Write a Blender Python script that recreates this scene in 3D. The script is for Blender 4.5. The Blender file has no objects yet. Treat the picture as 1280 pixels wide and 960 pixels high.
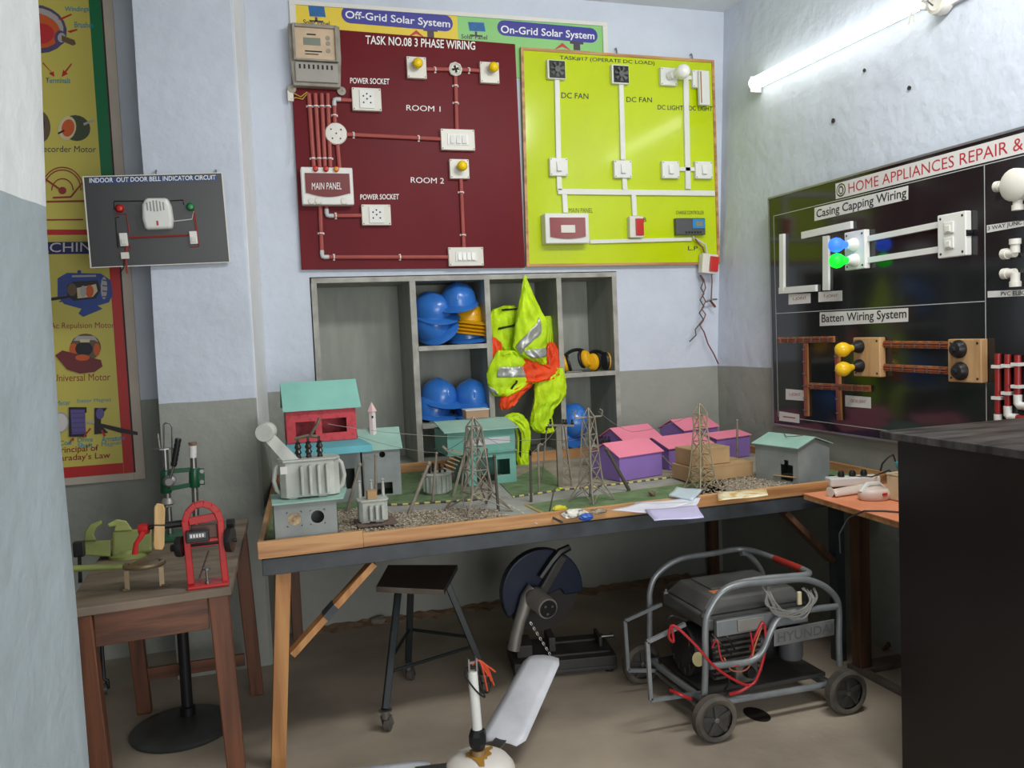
import bpy, bmesh, math, random
import numpy as np
from mathutils import Vector, Matrix
random.seed(7)
PI = math.pi
sc = bpy.context.scene
COL = sc.collection

# ------------------------------------------------------------------ camera
FOC = 1041.4                                # focal length in pixels of the 1280x960 frame
yaw, pit, rol = .30772, -.06037, -.04274
EYE = Vector((0, 0, 1.5))
_fw = Vector((math.sin(yaw)*math.cos(pit), math.cos(yaw)*math.cos(pit), math.sin(pit)))
_rt = Vector((math.cos(yaw), -math.sin(yaw), 0)); _up = _rt.cross(_fw)
_r2 = _rt*math.cos(rol) + _up*math.sin(rol); _u2 = -_rt*math.sin(rol) + _up*math.cos(rol)
cd = bpy.data.cameras.new('camera'); cam = bpy.data.objects.new('camera', cd); COL.objects.link(cam)
cd.sensor_width = 36; cd.lens = FOC/1280*36; cd.clip_start = .05; cd.clip_end = 60
M = Matrix((( _r2.x, _u2.x, -_fw.x, 0), (_r2.y, _u2.y, -_fw.y, 0), (_r2.z, _u2.z, -_fw.z, 1.5), (0, 0, 0, 1)))
cam.matrix_world = M
sc.camera = cam

# ------------------------------------------------------------------ world, lights, exposure
w = bpy.data.worlds.new('world'); sc.world = w; w.use_nodes = True
w.node_tree.nodes['Background'].inputs[0].default_value = (.94, .975, 1, 1)
w.node_tree.nodes['Background'].inputs[1].default_value = .88
def area(name, loc, aim, sx, sy, power, col=(1, 1, 1)):
    l = bpy.data.lights.new(name, 'AREA'); l.shape = 'RECTANGLE'; l.size = sx; l.size_y = sy; l.energy = power; l.color = col
    o = bpy.data.objects.new(name, l); COL.objects.link(o); o.location = loc
    o.rotation_euler = (Vector(aim)-Vector(loc)).to_track_quat('-Z', 'Y').to_euler()
    return o
area('added_overhead_fill', (1.75, 1.75, 3.28), (1.75, 3.4, .8), 1.3, .4, 57, (1, .99, .96))  # unseen overhead fill, added to brighten walls and boards
area('added_rear_fill', (1.0, -2.4, 1.35), (1.1, 3.2, .4), 2.4, 1.9, 96, (.99, .99, .98))  # unseen soft fill added behind the camera to lift floor and walls
sc.view_settings.view_transform = 'Standard'; sc.view_settings.look = 'None'
sc.view_settings.gamma = 1; sc.view_settings.use_curve_mapping = False
sc.view_settings.exposure = 0.0

# ------------------------------------------------------------------ helpers
def lin(c):
    c = c/255
    return c/12.92 if c <= .04045 else ((c+.055)/1.055)**2.4
def C(r, g, b): return (lin(r), lin(g), lin(b), 1)
MATS = {}
def mat(name, rgb, rough=.5, metal=0, var=.06, scale=6, bump=0, bscale=None, emit=0, second=None, thr=None, trans=0, stretch=None, sheen=0, spec=.5, coat=0):
    """procedural surface: noise mixes the colour with a darker tone of itself (or with `second`)"""
    if name in MATS: return MATS[name]
    m = bpy.data.materials.new(name); m.use_nodes = True; nt = m.node_tree; N = nt.nodes; L = nt.links
    b = N['Principled BSDF']; c = C(*rgb)
    b.inputs['Roughness'].default_value = rough; b.inputs['Metallic'].default_value = metal
    b.inputs['Specular IOR Level'].default_value = spec
    if coat: b.inputs['Coat Weight'].default_value = coat; b.inputs['Coat Roughness'].default_value = .08
    if trans: b.inputs['Transmission Weight'].default_value = trans
    tc = N.new('ShaderNodeTexCoord'); mp = N.new('ShaderNodeMapping'); L.new(tc.outputs['Object'], mp.inputs[0])
    if stretch: mp.inputs['Scale'].default_value = stretch
    if var or second:
        nz = N.new('ShaderNodeTexNoise'); nz.inputs['Scale'].default_value = scale; nz.inputs['Detail'].default_value = 5
        L.new(mp.outputs[0], nz.inputs[0])
        rp = N.new('ShaderNodeValToRGB'); L.new(nz.outputs[0], rp.inputs[0])
        lo, hi = thr or (.3, .7)
        rp.color_ramp.elements[0].position = lo; rp.color_ramp.elements[1].position = hi
        if second: rp.color_ramp.elements[0].color = C(*second)
        else: rp.color_ramp.elements[0].color = tuple(x*(1-2.2*var) for x in c[:3])+(1,)
        rp.color_ramp.elements[1].color = tuple(min(1, x*(1+.6*var)) for x in c[:3])+(1,)
        L.new(rp.outputs[0], b.inputs['Base Color'])
    else: b.inputs['Base Color'].default_value = c
    if bump:
        n2 = N.new('ShaderNodeTexNoise'); n2.inputs['Scale'].default_value = bscale or scale*3; n2.inputs['Detail'].default_value = 6
        L.new(mp.outputs[0], n2.inputs[0])
        bp = N.new('ShaderNodeBump'); bp.inputs['Strength'].default_value = bump; bp.inputs['Distance'].default_value = .01
        L.new(n2.outputs[0], bp.inputs['Height']); L.new(bp.outputs[0], b.inputs['Normal'])
    if emit:
        b.inputs['Emission Color'].default_value = c; b.inputs['Emission Strength'].default_value = emit
    MATS[name] = m; return m
def wood(name, a, b_, rough=.55, axis='X', scale=9, stretch=14):
    """long wood grain along one axis"""
    if name in MATS: return MATS[name]
    st = {'X': (1, stretch, stretch), 'Y': (stretch, 1, stretch), 'Z': (stretch, stretch, 1)}[axis]
    return mat(name, a, rough, second=b_, thr=(.36, .6), scale=scale*.25, stretch=st, bump=.08, bscale=scale)

def hit(px, py, o, n):
    """where the line of sight through a pixel meets the plane at o with normal n"""
    d = _fw + _r2*((px-640)/FOC) - _u2*((py-480)/FOC)
    k = (Vector(o)-EYE).dot(Vector(n))/d.dot(Vector(n))
    return EYE + d*k
def hz(px, py, z): return hit(px, py, (0, 0, z), (0, 0, 1))
def hy(px, py, y): return hit(px, py, (0, y, 0), (0, 1, 0))
class Surf:
    """a flat panel: origin, u along its width, v up, n towards the room"""
    def __init__(s, o, u, v):
        s.o = Vector(o); s.u = Vector(u).normalized(); s.v = Vector(v).normalized(); s.n = s.u.cross(s.v)
    def at(s, px, py, h=0):
        p = hit(px, py, s.o+s.n*h, s.n)-s.o
        return (p.dot(s.u), p.dot(s.v))
    def P(s, a, b, h=0): return s.o+s.u*a+s.v*b+s.n*h
BACKS = Surf((0, 4.4, 0), (1, 0, 0), (0, 0, 1))
def frame_of(d):
    d = Vector(d).normalized(); a = Vector((0, 0, 1)) if abs(d.z) < .9 else Vector((1, 0, 0))
    x = a.cross(d).normalized(); return x, d.cross(x)
class MB:
    def __init__(s): s.bm = bmesh.new()
    def face(s, vs):
        try: return s.bm.faces.new(vs)
        except ValueError: return None
    def hull(s, bot, top):
        """two matching rings of points joined into a solid"""
        a = [s.bm.verts.new(p) for p in bot]; b = [s.bm.verts.new(p) for p in top]; n = len(a)
        s.face(a[::-1]); s.face(b)
        for i in range(n): s.face([a[i], a[(i+1) % n], b[(i+1) % n], b[i]])
        return s
    def box(s, x0, y0, z0, x1, y1, z1, m=None):
        P = [(x0, y0), (x1, y0), (x1, y1), (x0, y1)]
        A = [Vector((x, y, z0)) for x, y in P]; B = [Vector((x, y, z1)) for x, y in P]
        if m: A = [m @ p for p in A]; B = [m @ p for p in B]
        return s.hull(A, B)
    def cbox(s, c, d, m=None, rz=0):
        q = Matrix.Translation(c) @ Matrix.Rotation(rz, 4, 'Z')
        if m: q = m @ q
        return s.box(-d[0]/2, -d[1]/2, -d[2]/2, d[0]/2, d[1]/2, d[2]/2, q)
    def sbox(s, S, a0, b0, a1, b1, h0, h1):
        R = [(a0, b0), (a1, b0), (a1, b1), (a0, b1)]
        return s.hull([S.P(a, b, h0) for a, b in R], [S.P(a, b, h1) for a, b in R])
    def sprism(s, S, pts, h0, h1):
        return s.hull([S.P(a, b, h0) for a, b in pts], [S.P(a, b, h1) for a, b in pts])
    def prism(s, pts, z0, z1):
        return s.hull([(x, y, z0) for x, y in pts], [(x, y, z1) for x, y in pts])
    def bar(s, p0, p1, w, t, up=(0, 0, 1)):
        """straight bar of rectangular section"""
        p0 = Vector(p0); p1 = Vector(p1); d = (p1-p0).normalized(); x = d.cross(Vector(up))
        if x.length < 1e-4: x = d.cross(Vector((0, 1, 0)))
        x.normalize(); y = x.cross(d)
        q = [x*w/2*i+y*t/2*j for i, j in ((-1, -1), (1, -1), (1, 1), (-1, 1))]
        return s.hull([p0+k for k in q], [p1+k for k in q])
    def tube(s, pts, r, seg=8, closed=False, cap=True):
        pts = [Vector(p) for p in pts]; n = len(pts)
        rr = r if isinstance(r, (list, tuple)) else [r]*n
        x = None; rings = []
        for i, p in enumerate(pts):
            if closed: d = pts[(i+1) % n]-pts[i-1]
            else: d = pts[min(i+1, n-1)]-pts[max(i-1, 0)]
            if d.length < 1e-9: d = Vector((0, 0, 1))
            d.normalize()
            if x is None: x, y = frame_of(d)
            else:
                x = x-d*x.dot(d)
                if x.length < 1e-6: x, y = frame_of(d)
                x.normalize(); y = d.cross(x)
            rings.append([s.bm.verts.new(p+(x*math.cos(2*PI*k/seg)+y*math.sin(2*PI*k/seg))*rr[i]) for k in range(seg)])
        for i in range(n if closed else n-1):
            a = rings[i]; b = rings[(i+1) % n]
            for k in range(seg): s.face([a[k], a[(k+1) % seg], b[(k+1) % seg], b[k]])
        if cap and not closed: s.face(rings[0][::-1]); s.face(rings[-1])
        return s
    def cyl(s, p0, p1, r, r1=None, seg=14): return s.tube([p0, p1], [r, r if r1 is None else r1], seg)
    def lathe(s, prof, o=(0, 0, 0), d=(0, 0, 1), seg=20, sx=1, sy=1, x=None):
        o = Vector(o); d = Vector(d).normalized()
        if x is None: x, y = frame_of(d)
        else: x = Vector(x).normalized(); y = d.cross(x)
        rings = []
        for r, z in prof:
            if r < 1e-6: rings.append([s.bm.verts.new(o+d*z)])
            else: rings.append([s.bm.verts.new(o+d*z+x*(math.cos(2*PI*k/seg)*r*sx)+y*(math.sin(2*PI*k/seg)*r*sy)) for k in range(seg)])
        for a, b in zip(rings, rings[1:]):
            for k in range(seg):
                q = [a[k % len(a)], a[(k+1) % len(a)], b[(k+1) % len(b)], b[k % len(b)]]
                u = []
                for v in q:
                    if v not in u: u.append(v)
                if len(u) > 2: s.face(u)
        if len(rings[0]) > 1: s.face(rings[0][::-1])
        if len(rings[-1]) > 1: s.face(rings[-1])
        return s
    def ball(s, c, r, sx=1, sy=1, sz=1, seg=12):
        m = Matrix.Translation(c) @ Matrix.Diagonal((r*sx, r*sy, r*sz, 1))
        bmesh.ops.create_uvsphere(s.bm, u_segments=seg, v_segments=max(6, seg*2//3), radius=1, matrix=m); return s
    def sheet(s, g):
        """grid of points as a surface"""
        V = [[s.bm.verts.new(p) for p in row] for row in g]
        for i in range(len(V)-1):
            for j in range(len(V[0])-1): s.face([V[i][j], V[i+1][j], V[i+1][j+1], V[i][j+1]])
        return s
    def build(s, name, m, parent=None, smooth=False, bevel=0, solid=0, sub=0, bseg=2):
        bmesh.ops.recalc_face_normals(s.bm, faces=s.bm.faces[:])
        if parent is not None:
            off = root_loc(parent)
            bmesh.ops.translate(s.bm, verts=s.bm.verts[:], vec=-off)
        me = bpy.data.meshes.new(name); s.bm.to_mesh(me); s.bm.free()
        return finish(name, me, m, parent, smooth, bevel, solid, sub, bseg)
def finish(name, me, m, parent=None, smooth=False, bevel=0, solid=0, sub=0, bseg=2):
    o = bpy.data.objects.new(name, me); COL.objects.link(o)
    me.materials.append(m)
    if parent is not None: o.parent = parent
    if smooth:
        for p in me.polygons: p.use_smooth = True
        try: me.set_sharp_from_angle(angle=math.radians(38))
        except Exception: pass
    if solid: k = o.modifiers.new('solid', 'SOLIDIFY'); k.thickness = solid; k.offset = 0
    if sub: k = o.modifiers.new('sub', 'SUBSURF'); k.levels = sub; k.render_levels = sub
    if bevel: k = o.modifiers.new('bevel', 'BEVEL'); k.width = bevel; k.segments = bseg; k.limit_method = 'ANGLE'
    return o
def root_loc(o):
    p = Vector((0, 0, 0))
    while o is not None: p = p+o.location; o = o.parent
    return p
def tag(o, label, cat, group=None):
    o['label'] = label; o['category'] = cat
    if group: o['group'] = group
    return o
def thing(name, label, cat, loc=(0, 0, 0), group=None):
    o = bpy.data.objects.new(name, None); COL.objects.link(o); o.location = loc; o.empty_display_size = .05
    return tag(o, label, cat, group)
def plab(o, label): o['label'] = label; return o
def struct(o): o['kind'] = 'structure'; return o
def dup(root, loc, rot=None, label=None, scale=None):
    """a copy of a thing with copies of its parts and their sub-parts"""
    r = root.copy(); COL.objects.link(r); r.location = loc
    if rot is not None: r.rotation_euler = rot
    if scale is not None: r.scale = (scale,)*3 if not isinstance(scale, tuple) else scale
    if label: r['label'] = label
    for ch in list(root.children):
        c = ch.copy(); COL.objects.link(c); c.parent = r
        for g in list(ch.children):
            d = g.copy(); COL.objects.link(d); d.parent = c
    return r
def ground(root, z):
    """lower or raise a placed thing so that its lowest point rests at height z"""
    bpy.context.view_layer.update()
    lo = 1e9
    st = [root]
    while st:
        o = st.pop(); st += list(o.children)
        if o.type == 'MESH':
            for v in o.data.vertices: lo = min(lo, (o.matrix_world @ v.co).z)
    root.location.z += z-lo
_tc = [0]
def letters(text, bold=.0):
    cu = bpy.data.curves.new('t', 'FONT'); cu.body = text; cu.extrude = 0; cu.offset = bold; cu.resolution_u = 3
    o = bpy.data.objects.new('t', cu); COL.objects.link(o)
    me = bpy.data.meshes.new_from_object(o.evaluated_get(bpy.context.evaluated_depsgraph_get()))
    bpy.data.objects.remove(o); bpy.data.curves.remove(cu)
    return me
def text(name, s, S, bl, br, tl, m, parent, h, bold=.02, coords=False):
    """lettering laid on panel S between three corners (pixels of the photograph, or panel coordinates)"""
    me = letters(s, 0 if 'M' in s else min(bold, .014))
    A, B, T = [(Vector(S.P(*q, h)) if coords else Vector(S.P(*S.at(*q, h), h))) for q in (bl, br, tl)]
    X = [v.co.x for v in me.vertices]; Y = [v.co.y for v in me.vertices]
    x0, x1, y0, y1 = min(X), max(X), min(Y), max(Y)
    off = root_loc(parent)
    for v in me.vertices:
        v.co = A+(B-A)*((v.co.x-x0)/(x1-x0))+(T-A)*((v.co.y-y0)/(y1-y0))-off
    me.materials.clear()
    return finish(name, me, m, parent)
# ------------------------------------------------------------------ the room
def wall_mat(name, up, lo, z, wob=.006):
    m = bpy.data.materials.new(name); m.use_nodes = True; nt = m.node_tree; N = nt.nodes; L = nt.links
    b = N['Principled BSDF']; b.inputs['Roughness'].default_value = .6; b.inputs['Specular IOR Level'].default_value = .35
    tc = N.new('ShaderNodeTexCoord'); sp = N.new('ShaderNodeSeparateXYZ'); L.new(tc.outputs['Object'], sp.inputs[0])
    nz = N.new('ShaderNodeTexNoise'); nz.inputs['Scale'].default_value = 5; nz.inputs['Detail'].default_value = 6; L.new(tc.outputs['Object'], nz.inputs[0])
    ma = N.new('ShaderNodeMath'); ma.operation = 'MULTIPLY_ADD'; L.new(nz.outputs[0], ma.inputs[0]); ma.inputs[1].default_value = wob*2; ma.inputs[2].default_value = z-wob
    gt = N.new('ShaderNodeMath'); gt.operation = 'GREATER_THAN'; L.new(sp.outputs[2], gt.inputs[0]); L.new(ma.outputs[0], gt.inputs[1])
    n2 = N.new('ShaderNodeTexNoise'); n2.inputs['Scale'].default_value = 2.2; n2.inputs['Detail'].default_value = 8; n2.inputs['Roughness'].default_value = .65; L.new(tc.outputs['Object'], n2.inputs[0])
    def pair(c):
        r = N.new('ShaderNodeValToRGB'); L.new(n2.outputs[0], r.inputs[0])
        r.color_ramp.elements[0].position = .3; r.color_ramp.elements[1].position = .62
        k = C(*c); r.color_ramp.elements[0].color = tuple(x*.88 for x in k[:3])+(1,); r.color_ramp.elements[1].color = k
        return r
    a, c = pair(lo), pair(up)
    mx = N.new('ShaderNodeMix'); mx.data_type = 'RGBA'; L.new(gt.outputs[0], mx.inputs['Factor']); L.new(a.outputs[0], mx.inputs['A']); L.new(c.outputs[0], mx.inputs['B'])
    L.new(mx.outputs['Result'], b.inputs['Base Color'])
    n3 = N.new('ShaderNodeTexNoise'); n3.inputs['Scale'].default_value = 14; n3.inputs['Detail'].default_value = 9; L.new(tc.outputs['Object'], n3.inputs[0])
    n4 = N.new('ShaderNodeTexNoise'); n4.inputs['Scale'].default_value = 3; n4.inputs['Detail'].default_value = 3; L.new(tc.outputs['Object'], n4.inputs[0])
    ad = N.new('ShaderNodeMath'); ad.operation = 'MULTIPLY_ADD'; L.new(n4.outputs[0], ad.inputs[0]); ad.inputs[1].default_value = 1.6; L.new(n3.outputs[0], ad.inputs[2])
    bp = N.new('ShaderNodeBump'); bp.inputs['Strength'].default_value = .38; bp.inputs['Distance'].default_value = .02
    L.new(ad.outputs[0], bp.inputs['Height']); L.new(bp.outputs[0], b.inputs['Normal'])
    return m
WALL = wall_mat('wall_paint', (205, 213, 226), (156, 159, 151), 1.255)
JAMB = wall_mat('jamb_paint', (224, 228, 229), (160, 172, 178), 1.735)
FLOOR = mat('concrete_floor', (178, 164, 146), .62, second=(132, 121, 107), thr=(.32, .68), scale=1.6, bump=.12, bscale=30)
CEIL = mat('ceiling_paint', (226, 230, 232), .8, var=.05, scale=3, bump=.3, bscale=9)

ZC = 3.34
b = MB(); b.box(-2.6, -3, -.08, 3.3, 4.9, 0); struct(b.build('floor', FLOOR))
b = MB(); b.box(-2.6, -3, ZC, 3.3, 4.9, ZC+.1); struct(b.build('ceiling', CEIL))
HX0, HX1, HZ0, HZ1 = .335, 2.055, .80, 1.832       # the niche for the shelves
b = MB()
b.box(-2.4, 4.4, 0, HX0, 4.85, ZC); b.box(HX1, 4.4, 0, 3.1, 4.85, ZC)
b.box(HX0, 4.4, 0, HX1, 4.85, HZ0); b.box(HX0, 4.4, HZ1, HX1, 4.85, ZC)
struct(b.build('wall_back', WALL))
b = MB()
prof = [(2.70, 0), (2.70, 1.25), (2.81, ZC), (3.0, ZC), (3.0, 0)]
b.hull([(x, -3, z) for x, z in prof], [(x, 4.4, z) for x, z in prof]); struct(b.build('wall_right', WALL))
b = MB(); b.box(-2.5, -3, 0, -2.3, 4.4, ZC); struct(b.build('wall_left', WALL))
b = MB()
ring = [(-.377, 4.0), (.028, 4.0), (.036, 4.008), (.092, 4.4), (-.377, 4.4)]
zs = [0, .5, 1, 1.5, 2, 2.5, 3, ZC]
V = [[b.bm.verts.new((x+random.uniform(-.004, .004), y, z)) for x, y in ring] for z in zs]
for i in range(len(zs)-1):
    for k in range(5): b.face([V[i][k], V[i][(k+1) % 5], V[i+1][(k+1) % 5], V[i+1][k]])
b.face(V[0][::-1]); b.face(V[-1]); struct(b.build('wall_pillar', WALL))
b = MB()                                            # near end of the doorway wall, with a worn rounded arris
ring0 = [(-.94, -3), (-.31, 1.42), (-.298, 1.47), (-.292, 1.51), (-.30, 1.55), (-.34, 1.58), (-1.05, 1.62), (-1.25, -3)]
zs = [0, .4, .8, 1.1, 1.4, 1.7, 2.0, 2.3, 2.7, ZC]
V = []
for z in zs:
    dx = random.uniform(-.006, .006)+(.012 if z > 1.9 else 0)
    V.append([b.bm.verts.new((x+(dx if 0 < i < 6 else 0), y, z)) for i, (x, y) in enumerate(ring0)])
n = len(ring0)
for i in range(len(zs)-1):
    for k in range(n): b.face([V[i][k], V[i][(k+1) % n], V[i+1][(k+1) % n], V[i+1][k]])
b.face(V[0][::-1]); b.face(V[-1]); struct(b.build('wall_doorway', JAMB, smooth=True))
STRIP = wall_mat('tube_lit_pale_paint', (243, 245, 246), (156, 159, 151), 1.10, .03)  # paler side paint, whitened further in colour to stand in for tube light
b = MB(); b.prism([(.0365, 4.006), (.0395, 4.006), (.0955, 4.3985), (.0925, 4.3985)], 0, ZC-.001); struct(b.build('pillar_side_lit', STRIP))  # thin panel over the pillar's right side face, bearing that painted light
# old plugged holes in the right-hand wall
HOLE = mat('dark_hole', (52, 50, 48), .9)
for px, py, r in ((1043, 151, .010), (1082, 88, .007), (1138, 110, .008)):
    p = hit(px, py, (2.70, 0, 1.25), (1, 0, -.0526)); b = MB()
    b.lathe([(r*1.2, .004), (r, -.002), (r*.6, -.004), (0, -.004)], p+Vector((-.005, 0, 0)), (-1, 0, .05), 9)
    tag(b.build('screw_hole', HOLE), {1043: 'dark plugged screw hole in right wall, lowest, below the glowing tube', 1082: 'dark plugged screw hole in right wall, closest below the glowing tube', 1138: 'dark plugged screw hole in right wall, rightmost and farthest from the corner'}[px], 'hole', 'plugged holes in the right wall')

# ------------------------------------------------------------------ materials shared by many things
WOODT = wood('pale_plywood', (196, 148, 98), (158, 108, 66), .5, 'X')
WOODTY = wood('pale_plywood_side', (186, 142, 94), (150, 104, 64), .5, 'Y')
WOODZ = wood('pale_post_wood', (190, 138, 84), (160, 108, 62), .55, 'Z')
WOODB = wood('brown_post_wood', (104, 72, 52), (72, 50, 36), .55, 'Z')
DARKP = mat('dark_grey_paint', (66, 71, 76), .5, second=(50, 54, 58), scale=14)
BLACK = mat('black_plastic', (28, 28, 30), .4)
BLACKM = mat('black_steel', (30, 32, 33), .42, metal=.3, scale=20)
STEEL = mat('dull_steel', (150, 150, 148), .35, metal=.9, scale=20)
CHROME = mat('bright_steel', (190, 190, 190), .2, metal=1)
WHITEP = mat('white_plastic', (226, 227, 222), .35, var=.03)
IVORY = mat('ivory_plastic', (222, 219, 209), .4, var=.04)
GREYW = mat('grey_card', (146, 152, 150), .75, second=(126, 132, 131), scale=9)
MINT = mat('mint_card', (158, 193, 180), .7, second=(140, 178, 166), scale=7)
CARD = mat('cardboard', (182, 150, 108), .75, second=(165, 133, 94), scale=8)
WHITEL = mat('white_letter', (235, 236, 235), .5, var=0)
BLKL = mat('black_letter', (38, 40, 34), .6, var=0)
REDL = mat('red_letter', (176, 38, 52), .5, var=0)
COPPER = mat('brown_red_insulation', (140, 60, 46), .5)

# ------------------------------------------------------------------ shelves in the wall niche
CG = mat('grey_cabinet_paint', (156, 160, 150), .6, second=(138, 142, 134), thr=(.3, .7), scale=5, stretch=(3, 3, .6))
CE = mat('worn_grey_edge', (176, 175, 167), .6, second=(142, 140, 132), scale=14)
cab = thing('shelf_cabinet', 'grey painted wooden shelf cabinet built into the wall behind the model table', 'cabinet', (1.19, 4.4, .80))
YF, YB = 4.385, 4.78
b = MB(); b.box(HX0+.004, YB-.015, .805, HX1-.004, YB, 1.826); b.build('back_panel', CG, cab)
def upright(x0, x1, name='side_panel'):
    b = MB(); b.box(x0, YF+.014, .806, x1, YB-.016, 1.80); o = b.build(name, CG, cab)
    b = MB(); b.box(x0-.002, YF, .806, x1+.002, YF+.013, 1.80); b.build('edging', CE, o)
DX = [(.342, .366), (.850, .878), (1.262, 1.288), (1.682, 1.706), (2.022, 2.046)]
for i, (x0, x1) in enumerate(DX): upright(x0, x1, 'side_panel' if i in (0, 4) else 'divider')
b = MB(); b.box(.342, YF-.002, 1.80, 2.046, YB-.016, 1.826); b.build('top_panel', CE, cab)
b = MB(); b.box(.342, YF+.01, .806, 2.046, YB-.016, .822); b.build('bottom_panel', CG, cab)
def shelf(i, z):
    b = MB(); b.box(DX[i][1]+.001, YF+.004, z-.022, DX[i+1][0]-.001, YB-.016, z); o = b.build('shelf', CG, cab)
    b = MB(); b.box(DX[i][1]+.001, YF-.006, z-.024, DX[i+1][0]-.001, YF+.003, z+.001); b.build('edging', CE, o)
SH1, SH2, SH3 = 1.452, 1.035, 1.262
shelf(1, SH1); shelf(1, SH2); shelf(3, SH3)

# ------------------------------------------------------------------ the big model table
TZ = .785
tb = thing('display_table', 'long plywood display table with dark grey apron carrying the power grid model', 'table', (1.33, 3.68, 0))
b = MB(); b.prism([(.022, 2.982), (2.638, 2.982), (2.638, 4.365), (.118, 4.365)], .758, TZ-.004); b.build('table_top', CARD, tb)
b = MB(); b.box(0, 2.96, .762, .36, 2.981, .822); b.build('lip', WOODT, tb, bevel=.002)
b = MB(); b.box(.3605, 2.964, .764, 2.66, 2.981, .812); b.build('lip', WOODT, tb, bevel=.002)
b = MB(); b.prism([(0, 2.9815), (.02, 2.9815), (.116, 4.365), (.096, 4.384)], .764, .812); b.build('lip', WOODTY, tb, bevel=.002)
b = MB(); b.box(2.64, 2.9815, .764, 2.66, 4.385, .822); b.build('lip', WOODTY, tb, bevel=.002)
b = MB(); b.box(.1165, 4.366, .764, 2.6395, 4.384, .835); b.build('lip', WOODT, tb, bevel=.002)
b = MB(); b.box(.012, 2.97, .70, 2.64, 3.0, .757); b.build('apron', DARKP, tb, bevel=.002)
b = MB(); b.prism([(.012, 3.001), (.04, 3.001), (.135, 4.37), (.107, 4.37)], .70, .757); b.build('apron', DARKP, tb, bevel=.002)
b = MB(); b.box(2.612, 3.001, .70, 2.64, 4.37, .757); b.build('apron', DARKP, tb, bevel=.002)
b = MB(); b.box(.136, 4.342, .70, 2.611, 4.37, .757); b.build('apron', DARKP, tb, bevel=.002)
def bx(name, m, par, *a, bev=.002):
    b = MB(); b.box(*a); return b.build(name, m, par, bevel=bev)
b = MB(); b.hull([(.0, 2.985, 0), (.05, 2.985, 0), (.05, 3.035, 0), (.0, 3.035, 0)], [(.055, 2.99, .699), (.108, 2.99, .699), (.108, 3.04, .699), (.055, 3.04, .699)]); b.build('leg', WOODZ, tb, bevel=.002)
bx('leg', WOODB, tb, .145, 4.285, 0, .195, 4.335, .699)
bx('leg', DARKP, tb, 2.395, 2.985, 0, 2.44, 3.035, .699)
bx('leg', WOODB, tb, 2.56, 4.29, 0, 2.61, 4.34, .699)
b = MB(); b.bar((.095, 3.015, .40), (.40, 3.015, .69), .024, .058, (0, 1, 0)); br = b.build('brace', WOODZ, tb, bevel=.002)
b = MB(); b.bar((.217, 3.015, .516), (.256, 3.015, .553), .027, .062, (0, 1, 0)); b.build('grey_tape', DARKP, br)
b = MB(); b.bar((2.39, 3.015, .45), (2.15, 3.015, .69), .024, .055, (0, 1, 0)); b.build('brace', WOODB, tb, bevel=.002)

# ------------------------------------------------------------------ black counter cabinet on the right
LAC = mat('black_brown_laminate', (34, 28, 28), .32, second=(26, 22, 22), scale=3, stretch=(1, 1, .3))
LAT = mat('scuffed_black_top', (84, 80, 78), .45, second=(38, 35, 34), thr=(.4, .62), scale=5, stretch=(.7, 4, 1), bump=.1)
k = thing('counter_cabinet', 'tall black laminate counter cabinet at right edge, scuffed flat top', 'cabinet', (2.3, 1.6, 0))
bx('side_panel', LAC, k, 1.985, .6, .0, 2.005, 2.17, 1.105)
bx('side_panel', LAC, k, 2.56, .6, .0, 2.58, 2.17, 1.105)
bx('back_panel', LAC, k, 2.006, 2.15, .0, 2.559, 2.17, 1.105)
bx('front_panel', LAC, k, 2.006, .6, .06, 2.559, .618, 1.105)
bx('counter_top', LAT, k, 1.955, .55, 1.107, 2.595, 2.215, 1.132, bev=.003)
bx('skirting', BLACK, k, 2.006, .64, 0, 2.559, .655, .059)

# ------------------------------------------------------------------ old wooden table on the left
OLDW = wood('old_red_brown_wood', (120, 74, 50), (82, 50, 34), .45, 'X', 7)
OLDZ = wood('old_red_brown_leg', (112, 68, 46), (74, 45, 31), .45, 'Z', 7)
OLDT = mat('worn_grey_table_top', (138, 122, 106), .6, second=(98, 84, 70), thr=(.32, .66), scale=2.6, stretch=(1.2, 5, 1), bump=.2)
lt = thing('wooden_table', 'old red brown wooden work table with worn grey top beside the doorway', 'table', (-.3, 3.2, 0))
LZ = .755
q = [(-.545, 2.66), (-.085, 2.69), (-.03, 3.735), (-.55, 3.735)]
b = MB(); b.prism(q, LZ-.026, LZ); b.build('table_top', OLDT, lt, bevel=.003)
def lleg(top, dx, dy):
    x, y = top; b = MB(); s = .03
    b.hull([(x-s+dx+i*.006, y-s+dy+j*.006, 0) for i, j in ((0, 0), (10-1, 0), (9, 9), (0, 9))], [(x+i, y+j, LZ-.027) for i, j in ((-s, -s), (s, -s), (s, s), (-s, s))])
    b.build('leg', OLDZ, lt, bevel=.004)
lleg((-.505, 2.70), .035, .0); lleg((-.125, 2.73), .03, .0); lleg((-.07, 3.695), .035, .0); lleg((-.515, 3.695), .035, 0)
def apron(p0, p1, z0=LZ-.13, z1=LZ-.028, m=OLDW, nm='apron'):
    b = MB(); b.bar((*p0, (z0+z1)/2), (*p1, (z0+z1)/2), .018, z1-z0); b.build(nm, m, lt, bevel=.002)
apron((-.474, 2.70), (-.156, 2.725)); apron((-.505, 2.731), (-.515, 3.664)); apron((-.123, 2.762), (-.072, 3.664)); apron((-.484, 3.695), (-.102, 3.695))
apron((-.465, 3.70), (-.08, 3.70), .13, .18, nm='stretcher')
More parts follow.
